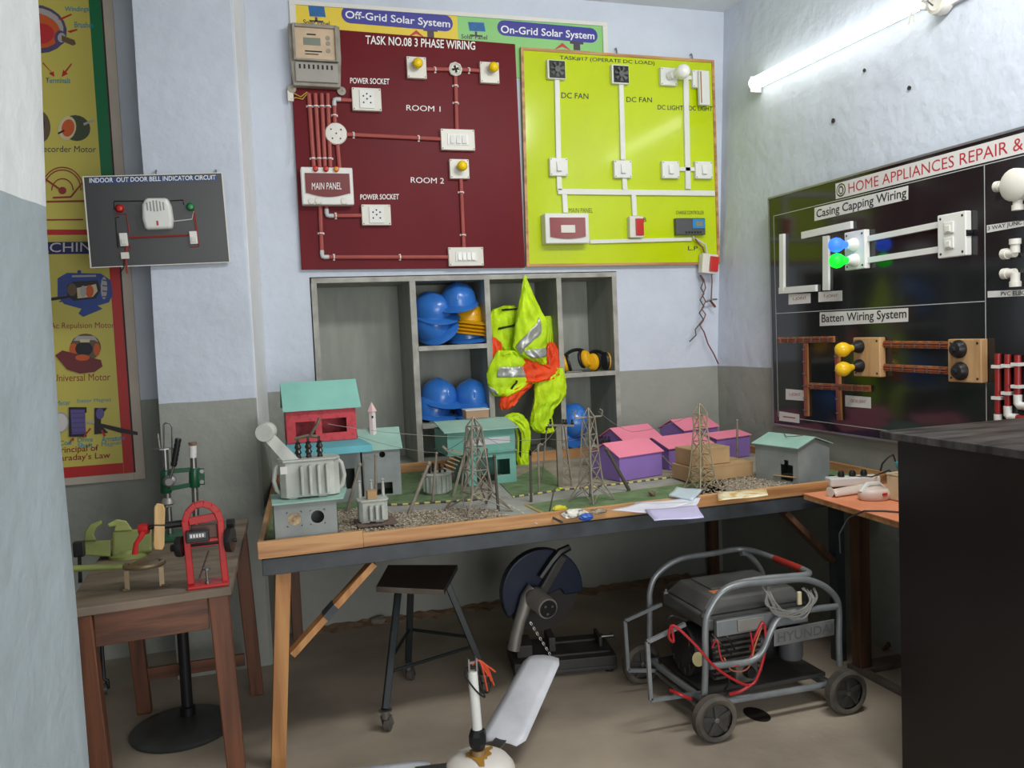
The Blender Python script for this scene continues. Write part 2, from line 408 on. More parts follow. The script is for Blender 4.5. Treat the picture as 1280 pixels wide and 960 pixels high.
# ------------------------------------------------------------------ wall boards: helpers
def sq(S, *pp): return [S.at(*p) for p in pp]
def plate(S, px0, py0, px1, py1, h0, h1, name, m, par, bevel=.003):
    """rectangular plate on S between two opposite corners given in pixels"""
    a0, b0 = S.at(px0, py1, h1); a1, b1 = S.at(px1, py0, h1)
    b = MB(); b.sbox(S, a0, b0, a1, b1, h0, h1); return b.build(name, m, par, bevel=bevel)
def pipe(S, pts, r, name, m, par, h=None, rect=None):
    h = r+.001 if h is None else h
    Q = [S.P(*S.at(*p, h), h) for p in pts]; b = MB()
    if rect: b.bar(Q[0], Q[-1], rect[0], rect[1], S.n)
    else: b.tube(Q, r, 8)
    return b.build(name, m, par, smooth=not rect, bevel=.001 if rect else 0)
def screws(S, a0, b0, a1, b1, h, par, m, r=.003, ins=.008):
    for i, j in ((a0+ins, b0+ins), (a1-ins, b1-ins), (a0+ins, b1-ins), (a1-ins, b0+ins)):
        b = MB(); b.lathe([(r, 0), (r, .0012), (0, .0015)], S.P(i, j, h), S.n, 8); b.build('screw', m, par)
SCREW = mat('dark_screw', (70, 66, 60), .5, metal=.6)
SLOT = mat('dark_slot', (40, 38, 36), .8)
def plate_c(S, px0, py0, px1, py1, h0, t, name, m, par, scr=True):
    o = plate(S, px0, py0, px1, py1, h0, h0+t, name, m, par)
    a0, b0 = S.at(px0, py1, h0+t); a1, b1 = S.at(px1, py0, h0+t)
    if scr: screws(S, a0, b0, a1, b1, h0+t, o, SCREW)
    return o, (a0, b0, a1, b1, h0+t)
def socket(S, box, par):
    """wall socket: plate, raised insert with round pin holes and a small rocker"""
    o, (a0, b0, a1, b1, h) = plate_c(S, *box, 0, .028, 'power_socket', IVORY, par)
    w, t = a1-a0, b1-b0
    b = MB(); b.sbox(S, a0+w*.25, b0+t*.1, a1-w*.25, b1-t*.1, h, h+.006); b.build('insert', WHITEP, o, bevel=.001)
    b = MB()
    for i, j in ((.38, .62), (.62, .62), (.5, .5), (.38, .34), (.62, .34), (.5, .72)):
        b.lathe([(.0045, 0), (.0045, .001), (0, .001)], S.P(a0+w*i, b0+t*j, h+.0055), S.n, 8)
    b.build('pin_holes', SLOT, o)
def switchbox(S, box, par, n, name='switch_box', t=.028, m=None):
    o, (a0, b0, a1, b1, h) = plate_c(S, *box, 0, t, name, m or IVORY, par)
    w, u = a1-a0, b1-b0
    b = MB(); b.sbox(S, a0+w*.19, b0+u*.24, a1-w*.19, b1-u*.24, h, h+.004); b.build('insert', WHITEP, o, bevel=.001)
    for k in range(n):
        x = a0+w*(.24+.52*(k+.5)/n); b = MB(); d = w*.2/n
        b.hull([S.P(x-d, b0+u*.3, h+.0041), S.P(x+d, b0+u*.3, h+.0041), S.P(x+d, b1-u*.3, h+.0041), S.P(x-d, b1-u*.3, h+.0041)],
               [S.P(x-d, b0+u*.3, h+.013), S.P(x+d, b0+u*.3, h+.013), S.P(x+d, b1-u*.3, h+.006), S.P(x-d, b1-u*.3, h+.006)])
        b.build('switch_rocker', WHITEP, o, bevel=.0008)
    return o
YBULB = mat('yellow_lamp', (250, 212, 16), .25, var=.03)
def lamp_plate(S, box, bulb, par, m):
    o, (a0, b0, a1, b1, h) = plate_c(S, *box, 0, .028, 'lamp_holder', IVORY, par)
    a, b_ = S.at(*bulb, h+.03); b = MB(); b.lathe([(.022, 0), (.022, .014), (.017, .018), (0, .018)], S.P(a, b_, h), S.n, 14); b.build('bulb_socket', IVORY, o, True)
    b = MB(); b.lathe([(.012, .016), (.018, .024), (.026, .038), (.027, .05), (.02, .064), (.008, .07), (0, .071)], S.P(a, b_, h), S.n, 14); b.build('bulb', m, o, True)

# ------------------------------------------------------------------ solar banner behind the two boards
YELB = mat('yellow_print', (232, 205, 62), .45, var=.03); GRNB = mat('pale_green_print', (142, 205, 126), .45, var=.03)
PILL = mat('violet_blue_print', (62, 60, 152), .45, var=.02); PANELB = mat('blue_print', (36, 104, 168), .45, var=.1, scale=30)
ROOFR = mat('red_print', (196, 60, 60), .5, var=.03); PRDK = mat('dark_print', (74, 60, 74), .5, var=.03)
FRW = mat('white_frame', (224, 224, 216), .45, var=.04)
SB = Surf((0, 4.3995, 0), (1, 0, 0), (0, 0, 1))
ban = thing('solar_banner', 'long solar system banner hung high behind the dark red and lime boards', 'banner', (1.1, 4.39, 2.9))
TL, TR = SB.at(361, 3), SB.at(758, 31); hh = .32
mid = SB.at(572, 40)[0]
d = (TR[1]-TL[1])/(TR[0]-TL[0])
yy = lambda a: TL[1]+d*(a-TL[0])
b = MB(); b.sprism(SB, [(TL[0]+.03, yy(TL[0])-hh), (mid, yy(mid)-hh), (mid, yy(mid)-.012), (TL[0]+.03, yy(TL[0])-.012)], 0, .006); b.build('yellow_panel', YELB, ban)
b = MB(); b.sprism(SB, [(mid, yy(mid)-hh), (TR[0]-.03, yy(TR[0])-hh), (TR[0]-.03, yy(TR[0])-.012), (mid, yy(mid)-.012)], 0, .006); b.build('green_panel', GRNB, ban)
b = MB()
b.sprism(SB, [(TL[0], yy(TL[0])-.0125), (TR[0], yy(TR[0])-.0125), (TR[0], yy(TR[0])+.008), (TL[0], yy(TL[0])+.008)], 0, .014)
for x0, x1 in ((TL[0], TL[0]+.0295), (TR[0]-.0295, TR[0])): b.sprism(SB, [(x0, yy(x0)-hh), (x1, yy(x1)-hh), (x1, yy(x1)-.013), (x0, yy(x0)-.013)], 0, .014)
b.build('frame', FRW, ban)
def pill(c0, c1, hpx, nm='title_badge'):
    p0 = Vector(SB.at(*c0)); p1 = Vector(SB.at(*c1)); r = (SB.at(c0[0], c0[1]-hpx)[1]-SB.at(c0[0], c0[1]+hpx)[1])/2
    u = (p1-p0).normalized(); v = Vector((-u.y, u.x)); pts = []
    for k in range(9): t = PI/2+PI*k/8; pts.append(p0+u*(math.cos(t)*r)+v*(math.sin(t)*r))
    for k in range(9): t = -PI/2+PI*k/8; pts.append(p1+u*(math.cos(t)*r)+v*(math.sin(t)*r))
    b = MB(); b.sprism(SB, [tuple(p) for p in pts], .0061, .0075); return b.build(nm, PILL, ban)
o = pill((437, 19), (556, 29.5), 10.5); text('lettering', 'Off-Grid Solar System', SB, (431.6, 25.5), (562.6, 37.3), (431.6, 13), WHITEL, o, .0078)
o = pill((630, 35.5), (738, 44.8), 9.5); text('lettering', 'On-Grid Solar System', SB, (626, 44), (743, 52.2), (626, 31.5), WHITEL, o, .0078)
def solar(x0, y0, x1, y1, lb):
    A, B, Cc, D = sq(SB, (x0, y0), (x1, y0+1), (x1+2, y1), (x0+2, y1-1)); b = MB(); b.sprism(SB, [D, Cc, B, A], .0061, .007); o = b.build('panel_picture', PANELB, ban)
    p, q_ = SB.at((x0+x1)/2, y1), SB.at((x0+x1)/2, y1+6); b = MB(); b.sbox(SB, p[0]-.006, q_[1], p[0]+.006, p[1], .0061, .0068); b.sbox(SB, p[0]-.035, q_[1], p[0]+.035, q_[1]+.008, .0061, .0068); b.build('panel_stand', PRDK, o)
    text('lettering', 'Solar Panel', SB, *lb, PRDK, o, .0069, .03)
solar(385, 7, 405, 22, ((379, 30.5), (412, 33), (379, 24)))
solar(584.5, 28, 604.5, 40, ((576.5, 48.2), (609, 49.6), (576.5, 42.5)))
for cx, cy in ((520, 38), (702.5, 54)):
    A, B, D = sq(SB, (cx-11, cy+9), (cx+11, cy+10), (cx, cy)); E_ = SB.at(cx, cy+5)
    b = MB(); b.sprism(SB, [A, E_, B, D][::1], .0061, .007); o = b.build('roof_picture', ROOFR, ban)
    A, B = sq(SB, (cx+14, cy+9), (cx+22, cy+2)); b = MB(); b.sbox(SB, *A, *B, .0061, .007); b.sbox(SB, A[0]-.02, B[1], B[0]+.02, B[1]+.016, .0061, .007); b.build('chimney_picture', PRDK, ban)

# ------------------------------------------------------------------ dark red three phase board
REDB = mat('dark_red_gloss', (106, 24, 32), .42, var=.05, scale=3, spec=.12)
RPIPE = mat('red_brown_conduit', (172, 84, 78), .4)
GPIPE = mat('grey_joint', (196, 200, 202), .4)
S = Surf((0, 4.372, 0), (1, 0, 0), (0, 0, 1))
rb = thing('wiring_board', 'dark red three phase wiring training board with meter, sockets and conduit', 'training board', (.9, 4.39, 2.4))
q = [S.at(*p) for p in ((377, 337), (656.5, 334.5), (644, 55), (361, 32))]
b = MB(); b.sprism(S, q, -.0105, 0); b.build('board_panel', REDB, rb, bevel=.002)
text('title_lettering', 'TASK NO.08 3 PHASE WIRING', S, (456.8, 55), (594, 62.5), (456.8, 44), WHITEL, rb, .0006, .03)
for s_, bl, br, tl in (('POWER SOCKET', (437.7, 104.3), (486.8, 105.5), (437.7, 97)), ('ROOM 1', (508, 138), (550.6, 139.8), (508, 131)), ('ROOM 2', (513.5, 228.4), (555, 229.6), (513.5, 221.3)), ('POWER SOCKET', (450.4, 249.6), (498.6, 249.2), (450.4, 242.8))):
    text('caption', s_, S, bl, br, tl, WHITEL, rb, .0006, .03)
# energy meter
METB = mat('grey_beige_meter', (160, 154, 142), .45, second=(128, 121, 109), scale=12)
METF = mat('cream_meter_face', (206, 182, 152), .5, var=.05, scale=20)
METC = mat('smoky_clear_cover', (170, 166, 158), .12, trans=.75)
LCD = mat('grey_lcd', (132, 138, 124), .3)
a0, b0 = S.at(363.5, 113, .05); a1, b1 = S.at(426, 32, .06)
W, H = a1-a0, b1-b0
b = MB(); b.sprism(S, [(a0+W*.06, b0+H*.08), (a0+W*.94, b0+H*.08), (a0+W*.98, b0+H*.5), (a0+W*.98, b1), (a0+W*.02, b1), (a0+W*.02, b0+H*.5)], .0005, .05); mt = b.build('energy_meter', METB, rb, bevel=.005)
for x in (.03, .97): b = MB(); b.lathe([(.022, .0005), (.022, .014), (.008, .015), (0, .012)], S.P(a0+W*x, b0+H*.06, 0), S.n, 12); b.build('mounting_ear', METB, mt)
b = MB(); b.sbox(S, a0+W*.1, b0+H*.13, a0+W*.9, b0+H*.42, .0505, .066); tc_ = b.build('terminal_cover', mat('grey_terminal_cover', (160, 156, 148), .4), mt, bevel=.004)
b = MB()
for k in range(8):
    x = a0+W*(.17+.085*k); b.sbox(S, x, b0+H*.32, x+W*.035, b0+H*.385, .0655, .0668)
b.build('terminal_slots', SLOT, mt)
b = MB(); b.sbox(S, a0+W*.13, b0+H*.47, a0+W*.87, b1-H*.05, .0505, .058); b.build('meter_face', METF, mt)
b = MB(); b.sbox(S, a0+W*.28, b0+H*.68, a0+W*.6, b0+H*.79, .0585, .06); b.build('display', LCD, mt)
b = MB()
for j in (.80, .72, .61): b.lathe([(.011, 0), (.011, .003), (0, .003)], S.P(a0+W*.74, b0+H*j, .0585), S.n, 12)
b.build('meter_buttons', METB, mt)
b = MB(); b.sbox(S, a0+W*.35, b0+H*.83, a0+W*.52, b0+H*.85, .0585, .059); b.sbox(S, a0+W*.3, b0+H*.58, a0+W*.62, b0+H*.6, .0585, .059); b.sbox(S, a0+W*.3, b0+H*.54, a0+W*.55, b0+H*.555, .0585, .059); b.build('meter_marks', SLOT, mt)
b = MB()                                         # moulded clear cover rim around the face
for r in ((.08, .44, .13, .985), (.87, .44, .92, .985)): b.sbox(S, a0+W*r[0], b0+H*r[1], a0+W*r[2], b0+H*r[3], .0505, .074)
for r in ((.131, .935, .869, .985), (.131, .44, .869, .468)): b.sbox(S, a0+W*r[0], b0+H*r[1], a0+W*r[2], b0+H*r[3], .0505, .074)
b.build('meter_cover', METB, mt, bevel=.003)
# conduit
def conduit(pts, clips=(), r=.0105, m=RPIPE, h=.0115):
    o = pipe(S, pts, r, 'conduit', m, rb, h)
    p0 = Vector(pts[0]); p1 = Vector(pts[-1])
    for t in clips:
        p = p0.lerp(p1, t); a, b_ = S.at(*p, h); dv = (Vector(S.at(*p1, h))-Vector(S.at(*p0, h))).normalized()
        b = MB(); uu = S.u*dv.x+S.v*dv.y; b.tube([S.P(a, b_, h)-uu*.003, S.P(a, b_, h)+uu*.003], r+.0016, 10)
        w_ = S.n.cross(uu); c = S.P(a, b_, .004)
        b.hull([c-uu*.005-w_*.0165+S.n*-.003, c+uu*.005-w_*.0165+S.n*-.003, c+uu*.005+w_*.0165+S.n*-.003, c-uu*.005+w_*.0165+S.n*-.003], [c-uu*.005-w_*.0165, c+uu*.005-w_*.0165, c+uu*.005+w_*.0165, c-uu*.005+w_*.0165])
        b.build('pipe_clip', WHITEP, o)
def elbow(px, py, dirs, m=GPIPE):
    h = .0125; c = Vector(S.P(*S.at(px, py, h), h)); b = MB(); R_ = .026
    d0, d1 = [(S.u*d[0]+S.v*d[1]) for d in dirs]
    b.tube([c+d0*R_*1.3, c+d0*R_*.5, c+(d0+d1)*R_*.1, c+d1*R_*.5, c+d1*R_*1.3], .0115, 10); b.build('elbow_joint', m, rb, True)
for x0, x1 in ((386, 392.3), (394, 399.6), (402, 406.2), (409.4, 413)): conduit([(x0, 117), (x1, 209)], (.17, .88))
conduit([(418, 131), (418.6, 157)], (.5,)); conduit([(423.5, 124.6), (441, 125.5)]); elbow(417.5, 124, ((1, 0), (0, -1)))
conduit([(421.8, 179), (424.4, 210)]); conduit([(432.6, 168), (552.4, 174)], (.08, .76))
a, b_ = S.at(420, 167.4, .012); b = MB(); b.lathe([(.054, .0006), (.056, .016), (.052, .022), (0, .024)], S.P(a, b_, 0), S.n, 24); jd = b.build('junction_disc', IVORY, rb, True)
b = MB()
for i, j in ((0, 0), (.025, .02), (-.025, .02), (.02, -.025), (-.02, -.025)): b.lathe([(.004, 0), (.004, .002), (0, .002)], S.P(a+i, b_+j, .0236), S.n, 8)
b.build('disc_holes', SLOT, jd)
socket(S, (441, 110.5, 476, 137.5), rb)
lamp_plate(S, (509.5, 71.5, 532.5, 97), (521.5, 80), rb, YBULB); lamp_plate(S, (601, 78, 623.5, 103), (616, 85), rb, YBULB)
conduit([(533, 86.6), (561, 86.8)], (.4,)); conduit([(577, 87), (601, 88.5)], (.4,)); conduit([(569.4, 95), (570.9, 162)], (.18, .5))
a, b_ = S.at(569, 86.8, .012); b = MB(); b.lathe([(.036, .0006), (.038, .02), (.03, .024), (.024, .018), (0, .016)], S.P(a, b_, 0), S.n, 8); j = b.build('junction_box', IVORY, rb)
b = MB()
for i in range(4): b.tube([S.P(a+.02*math.cos(i*1.6), b_+.02*math.sin(i*1.6), .018), S.P(a, b_, .026), S.P(a+.018*math.cos(i*1.6+2), b_+.018*math.sin(i*1.6+2), .018)], .003, 6)
b.build('loose_wires', SLOT, j, True)
switchbox(S, (552, 162, 593, 187), rb, 3); switchbox(S, (561.5, 308.7, 604, 332.7), rb, 4)
lamp_plate(S, (563, 199, 586, 223), (577, 208), rb, YBULB)
conduit([(576, 223), (579.8, 309)], (.2, .82))
socket(S, (453, 255.6, 488, 281.5), rb)
conduit([(400, 255), (402.4, 316)], (.6,)); conduit([(408.5, 321.4), (561.5, 321.4)], (.06, .6)); elbow(402.8, 321.3, ((1, 0), (0, 1)))
conduit([(408, 255), (408.2, 264)]); conduit([(414, 269.7), (453.5, 269.4)], (.15,)); elbow(408.6, 269.7, ((1, 0), (0, 1)))
# distribution box
a0, b0 = S.at(378.5, 255.6, .06); a1, b1 = S.at(440.5, 209.5, .06); W, H = a1-a0, b1-b0
b = MB(); b.sbox(S, a0, b0, a1, b1, .0005, .06); mp_ = b.build('main_panel', WHITEP, rb, bevel=.006)
pts = [(a0+W*.07, b1-H*.17), (a0+W*.07, b0+H*.3)]
for k in range(9): t = k/8; pts.append((a0+W*(.1+.8*t), b0+H*(.3-.1*math.sin(PI*t))))
pts += [(a1-W*.07, b0+H*.3), (a1-W*.07, b1-H*.17)]
b = MB(); b.sprism(S, pts[::-1], .0605, .067); b.build('panel_window', mat('dark_red_window', (120, 34, 36), .2, coat=.5), mp_)
text('panel_lettering', 'MAIN PANEL', S, (389.8, 237), (427, 236.6), (389.8, 228.4), WHITEL, mp_, .068, .03)
for t in (.17, .30, .8): b = MB(); b.lathe([(.018, 0), (.016, .006), (0, .007)], S.P(a0+W*t, b0+H*.1, .06), S.n, 12); b.build('panel_knob', IVORY, mp_, True)
for k, (x, c) in enumerate(((.28, (200, 40, 36)), (.48, (196, 38, 36)), (.68, (238, 140, 30)))):
    b = MB(); b.lathe([(.014, 0), (.014, .012), (.009, .02), (0, .021)], S.P(a0+W*x, b1-H*.06, .06), S.n, 12)
    o = b.build('indicator_lamp', mat('lamp_%d' % (1 if k < 2 else 2), c, .25), mp_, True)
    if k == 2: plab(o, 'orange indicator lamp')
# loose supply wires under the meter
YW = mat('yellow_wire', (200, 170, 70), .5); WW = mat('white_wire', (206, 206, 200), .5)
b = MB(); b.tube([S.P(*S.at(*p, .012), .012) for p in ((384, 115), (376, 121), (368, 117), (362, 115))], .0025, 6); b.build('yellow_wire', YW, rb, True)
b = MB(); b.tube([S.P(*S.at(*p, .012), .012) for p in ((385, 116), (378, 124), (370, 122), (363, 124))], .0025, 6); b.build('yellow_wire', YW, rb, True)
plate(S, 360, 113, 366.5, 126, .001, .014, 'terminal_block', IVORY, rb, .001)
b = MB(); b.tube([S.P(*S.at(*p, .004), .004) for p in ((361, 126), (362, 142), (365, 160), (364.5, 180), (363, 199), (361, 206))], .002, 6); b.build('white_wire', WW, rb, True)

# ------------------------------------------------------------------ lime board
LIME = mat('lime_gloss', (194, 214, 6), .16, var=.03, scale=3, coat=.3)
S2 = Surf((0, 4.372, 0), (1, 0, 0), (0, 0, 1)); S = S2
lb = thing('wiring_board', 'lime green direct current load board with wooden edging and white trunking', 'training board', (2.1, 4.39, 2.4))
A, B, Cc, D = [Vector(S.at(*p)) for p in ((658, 333.5), (899.5, 330.5), (892, 75.5), (650.5, 59))]
b = MB(); b.sprism(S, [tuple(x) for x in (A, B, Cc, D)], -.0105, 0); b.build('board_panel', LIME, lb)
b = MB()
ce = (A+B+Cc+D)/4
for p, q_ in ((A, B), (B, Cc), (Cc, D), (D, A)):
    i0 = p+(ce-p).normalized()*.022; i1 = q_+(ce-q_).normalized()*.022
    b.sprism(S, [tuple(p), tuple(q_), tuple(i1), tuple(i0)], -.01, .006)
b.build('edging', WOODT, lb)
text('title_lettering', 'TASK#17 (OPERATE DC LOAD)', S, (699.5, 75.6), (818.4, 82.6), (699.5, 69.4), BLKL, lb, .0006, .03)
for s_, bl, br, tl in (('DC FAN', (701.6, 122.7), (735.6, 124), (701.6, 115.4)), ('DC FAN', (783, 127.6), (815, 128.2), (783, 121)), ('DC LIGHT', (822, 137), (854, 138), (822, 131)), ('DC LIGHT', (861, 138.2), (890.6, 138.9), (861, 132.2)), ('MAIN PANEL', (711, 266), (741, 266), (711, 260)), ('B', (804.3, 277.5), (808, 277.5), (804.3, 272)), ('CHARGE CONTROLLER', (845, 268), (880, 268), (845, 263.4)), ('L.P', (860, 313), (872, 313), (860, 307.5))):
    text('caption', s_, S, bl, br, tl, BLKL, lb, .0006, .03)
def trunk(p0, p1, w=.028): pipe(S, [p0, p1], 0, 'trunking', WHITEP, lb, .0082, (w, .016))
trunk((695.8, 98), (697.8, 198)); trunk((698.4, 219), (699, 238)); trunk((776, 104), (778.3, 200)); trunk((780, 222), (781, 238))
trunk((845, 97), (867, 97.6), .022); trunk((856.8, 99.5), (859.7, 236.5), .032); trunk((848.5, 211.5), (870.3, 211.8), .022)
trunk((697, 239.6), (893, 241.8), .03); trunk((705, 242.4), (706.6, 266)); trunk((791.5, 243.5), (793, 270)); trunk((737, 302.4), (864, 299), .02)
def fan(box):
    o, (a0, b0, a1, b1, h) = plate_c(S, *box, .0005, .03, 'dc_fan', WHITEP, lb, False)
    cx, cy, r = (a0+a1)/2+.003, (b0+b1)/2, (a1-a0)*.44
    b = MB(); b.sbox(S, cx-r, cy-r, cx+r, cy+r, h, h+.002); b.build('fan_recess', BLACK, o)
    b = MB()
    for k in range(7):
        t = 2*PI*k/7; c, s_ = math.cos(t), math.sin(t); c2, s2 = math.cos(t+.45), math.sin(t+.45)
        b.hull([S.P(cx+c*.012, cy+s_*.012, h+.003), S.P(cx+c*r*.9, cy+s_*r*.9, h+.004), S.P(cx+c2*r*.9, cy+s2*r*.9, h+.009), S.P(cx+c2*.012, cy+s2*.012, h+.008)],
               [S.P(cx+c*.012, cy+s_*.012, h+.0045), S.P(cx+c*r*.9, cy+s_*r*.9, h+.0055), S.P(cx+c2*r*.9, cy+s2*r*.9, h+.0105), S.P(cx+c2*.012, cy+s2*.012, h+.0095)])
    b.lathe([(.017, .002), (.017, .012), (0, .013)], S.P(cx, cy, h), S.n, 12); b.build('fan_rotor', mat('grey_fan_blade', (96, 98, 96), .5), o)
fan((685, 75.5, 706.5, 98)); fan((765.5, 81.5, 786, 104))
for bxs in ((688, 197.5, 709.5, 219.5), (768.5, 200.5, 789.5, 222), (828.5, 201.5, 849, 222.5), (870, 202, 890.5, 223)):
    o, (a0, b0, a1, b1, h) = plate_c(S, *bxs, .0005, .03, 'switch_plate', WHITEP, lb)
    W, H = a1-a0, b1-b0; x0, x1, z0, z1 = a0+W*.36, a0+W*.62, b0+H*.25, b1-H*.22; b = MB()
    b.hull([S.P(x0, z0, h), S.P(x1, z0, h), S.P(x1, z1, h), S.P(x0, z1, h)], [S.P(x0, z0, h+.016), S.P(x1, z0, h+.016), S.P(x1, z1, h+.006), S.P(x0, z1, h+.006)]); b.build('switch_rocker', WHITEP, o, bevel=.001)
o, (a0, b0, a1, b1, h) = plate_c(S, 826.5, 85, 846, 106, .0005, .03, 'lamp_holder', WHITEP, lb)
p = S.P((a0+a1)/2, (b0+b1)/2, h); dd = (S.n+S.u*.5+S.v*.05).normalized()
b = MB(); b.lathe([(.024, 0), (.022, .03), (.015, .034), (0, .034)], p, dd, 14); b.build('bulb_socket', WHITEP, o, True)
b = MB(); b.lathe([(.013, .03), (.018, .045), (.036, .075), (.04, .095), (.034, .118), (.018, .132), (0, .136)], p, dd, 16); b.build('bulb', mat('opal_bulb', (240, 240, 236), .2, var=0), o, True)
o, (a0, b0, a1, b1, h) = plate_c(S, 866.5, 88, 883, 109, .0005, .03, 'lamp_holder', WHITEP, lb)
a0, b0 = S.at(874.5, 131, .05); a1, b1 = S.at(886, 89, .05); b = MB(); b.sbox(S, a0, b0, a1, b1, .031, .055); st = b.build('light_strip', WHITEP, o, bevel=.003)
b = MB(); W = a1-a0; b.sbox(S, a0+W*.1, b0+.01, a0+W*.2, b1-.006, .055, .057); b.build('strip_edge', mat('brown_strip', (150, 110, 70), .5), o)
for px, py in ((769, 66), (863, 73)):
    p = hy(px, py, 4.395); b = MB(); b.tube([p+Vector((0, .004, .02)), p+Vector((0, -.012, .022)), p+Vector((0, -.02, .008)), p+Vector((0, -.022, -.012))], .004, 6); b.build('hanging_hook', STEEL, lb)
# distribution box, breaker and charge controller
a0, b0 = S.at(682.5, 304.5, .07); a1, b1 = S.at(736, 266.5, .07); W, H = a1-a0, b1-b0
b = MB(); b.sbox(S, a0, b0, a1, b1, .0005, .07); o = b.build('main_panel', WHITEP, lb, bevel=.006)
pts = [(a0+W*.1, b1-H*.15), (a0+W*.1, b0+H*.22)]+[(a0+W*(.1+.8*k/8), b0+H*(.22-.07*math.sin(PI*k/8))) for k in range(1, 8)]+[(a1-W*.1, b0+H*.22), (a1-W*.1, b1-H*.15)]
b = MB(); b.sprism(S, pts[::-1], .0705, .078); o2 = b.build('panel_window', mat('smoky_red_window', (140, 62, 62), .15, coat=.6, second=(150, 84, 78), scale=4), o)
b = MB(); b.sbox(S, a0+W*.34, b0+H*.35, a0+W*.66, b0+H*.6, .0782, .0795); b.build('breaker_row', IVORY, o)
REDR = mat('red_rocker', (196, 44, 40), .3)
a0, b0 = S.at(788, 297, .04); a1, b1 = S.at(804, 270, .04); W, H = a1-a0, b1-b0
b = MB(); b.sbox(S, a0, b0, a1, b1, .0005, .04); o = b.build('circuit_breaker', IVORY, lb, bevel=.004)
b = MB(); b.sbox(S, a0+W*.4, b0+H*.1, a1-W*.02, b1-H*.12, .0405, .05); b.build('red_cover', REDR, o, bevel=.003)
DKG = mat('dark_grey_plastic', (82, 84, 86), .45)
a0, b0 = S.at(846, 293.5, .035); a1, b1 = S.at(881.5, 272.5, .035); W, H = a1-a0, b1-b0
b = MB(); b.sbox(S, a0, b0, a1, b1, .0005, .035); o = b.build('charge_controller', DKG, lb, bevel=.003)
b = MB(); b.sbox(S, a0+W*.55, b0+H*.38, a0+W*.97, b1-H*.06, .0355, .039); o2 = b.build('blue_bezel', mat('blue_bezel', (50, 140, 200), .35), o)
b = MB(); b.sbox(S, a0+W*.65, b0+H*.5, a0+W*.9, b1-H*.2, .0392, .04); b.build('display', LCD, o)
b = MB()
for k in range(6): b.sbox(S, a0+W*(.3+.1*k), b0+H*.08, a0+W*(.36+.1*k), b0+H*.2, .0355, .038)
b.build('terminals', SLOT, o)
# breaker hanging on its own leads
hb = thing('circuit_breaker', 'small ivory breaker with red switch hanging on twisted leads below lime board', 'breaker', S.P(*S.at(880, 331, .03), .03))
a0, b0 = S.at(872, 343); a1, b1 = S.at(890, 318.5); c = Vector(((a0+a1)/2, (b0+b1)/2)); t = -.12
def rot(a, b_): d = Vector((a, b_))-c; return (c.x+d.x*math.cos(t)-d.y*math.sin(t), c.y+d.x*math.sin(t)+d.y*math.cos(t))
W, H = a1-a0, b1-b0
def rbox(x0, y0, x1, y1, h0, h1, nm, m, par):
    b = MB(); b.sprism(S, [rot(a0+W*x, b0+H*y) for x, y in ((x0, y0), (x1, y0), (x1, y1), (x0, y1))], h0, h1); return b.build(nm, m, par, bevel=.003)
rbox(0, 0, 1, 1, .012, .06, 'body', IVORY, hb); rbox(.45, .12, .98, .88, .0605, .075, 'red_switch', REDR, hb)
TW = mat('brown_twin_lead', (74, 62, 58), .5); BW = mat('red_brown_lead', (128, 74, 62), .5)
def lead(pts, r, nm, m, h=.03):
    b = MB(); b.tube([S.P(*S.at(*p, h), h) for p in pts], r, 6); b.build(nm, m, hb, True)
lead([(868, 296), (872, 303), (878, 309), (881, 318)], .005, 'lead', BW); lead([(866, 296), (874, 301), (882, 306), (884, 318)], .005, 'lead', WW)
lead([(875, 344), (879, 352), (876, 360), (880, 367), (875, 375), (880, 383), (874, 391), (879, 399), (873, 407), (869, 412), (870, 419), (862, 427)], .004, 'twisted_lead', TW)
lead([(876, 344), (880, 350), (882, 360), (878, 369), (882, 377), (877, 386), (882, 393), (879, 401), (875, 407), (880, 415), (885, 430), (892, 442), (898, 455)], .004, 'twisted_lead', BW)
lead([(889, 336), (890, 352), (889, 374)], .004, 'lead', BW)
lead([(883, 377), (889, 374.5), (896, 374)], .006, 'crocodile_clip', STEEL); lead([(888, 376), (892, 381), (894, 384)], .007, 'crocodile_clip', mat('copper_clip', (150, 92, 60), .35, metal=.7))

# ------------------------------------------------------------------ black home appliance board on the right wall
SR = Surf((2.668, 0, 0), (0, -1, 0), (0, 0, 1)); S = SR
BLB = mat('black_gloss_board', (30, 31, 33), .12, var=.04, scale=3, coat=.3)
ab = thing('wiring_board', 'long black home appliances repair board on the right wall', 'training board', (2.68, 2.6, 1.5))
a0, b0, a1, b1 = -3.803, .958, -1.37, 2.152
b = MB(); b.sbox(S, a0, b0, a1, b1, -.024, 0); b.build('board_panel', BLB, ab)
b = MB()
for r in ((a0, b1-.006, a1, b1+.003), (a0, b0-.003, a1, b0+.006), (a0-.003, b0, a0+.004, b1), (a1-.004, b0, a1+.003, b1)): b.sbox(S, *r, -.025, .004)
b.build('edging', mat('silver_edging', (150, 152, 154), .3, metal=.6), ab)
def L(px, py): return S.at(px, py)
def strip(name, bl, br, tr, tl, m, par, h0=.0004, h1=.0016):
    b = MB(); b.sprism(S, [S.at(*p, h1) for p in (bl, br, tr, tl)], h0, h1); return b.build(name, m, par)
LABW = mat('white_label', (216, 214, 212), .5, var=.03)
b = MB()
def line(p, q_, w=.0035):
    A, B = Vector(S.at(*p)), Vector(S.at(*q_)); d = (B-A).normalized(); v = Vector((-d.y, d.x))*w/2
    b.sprism(S, [tuple(A-v), tuple(B-v), tuple(B+v), tuple(A+v)], .0003, .001)
za, zm, zb, yl, yr = S.at(1232, 205.6)[1], S.at(970, 392)[1], S.at(972, 520)[1], S.at(970, 392)[0], S.at(1232, 377)[0]
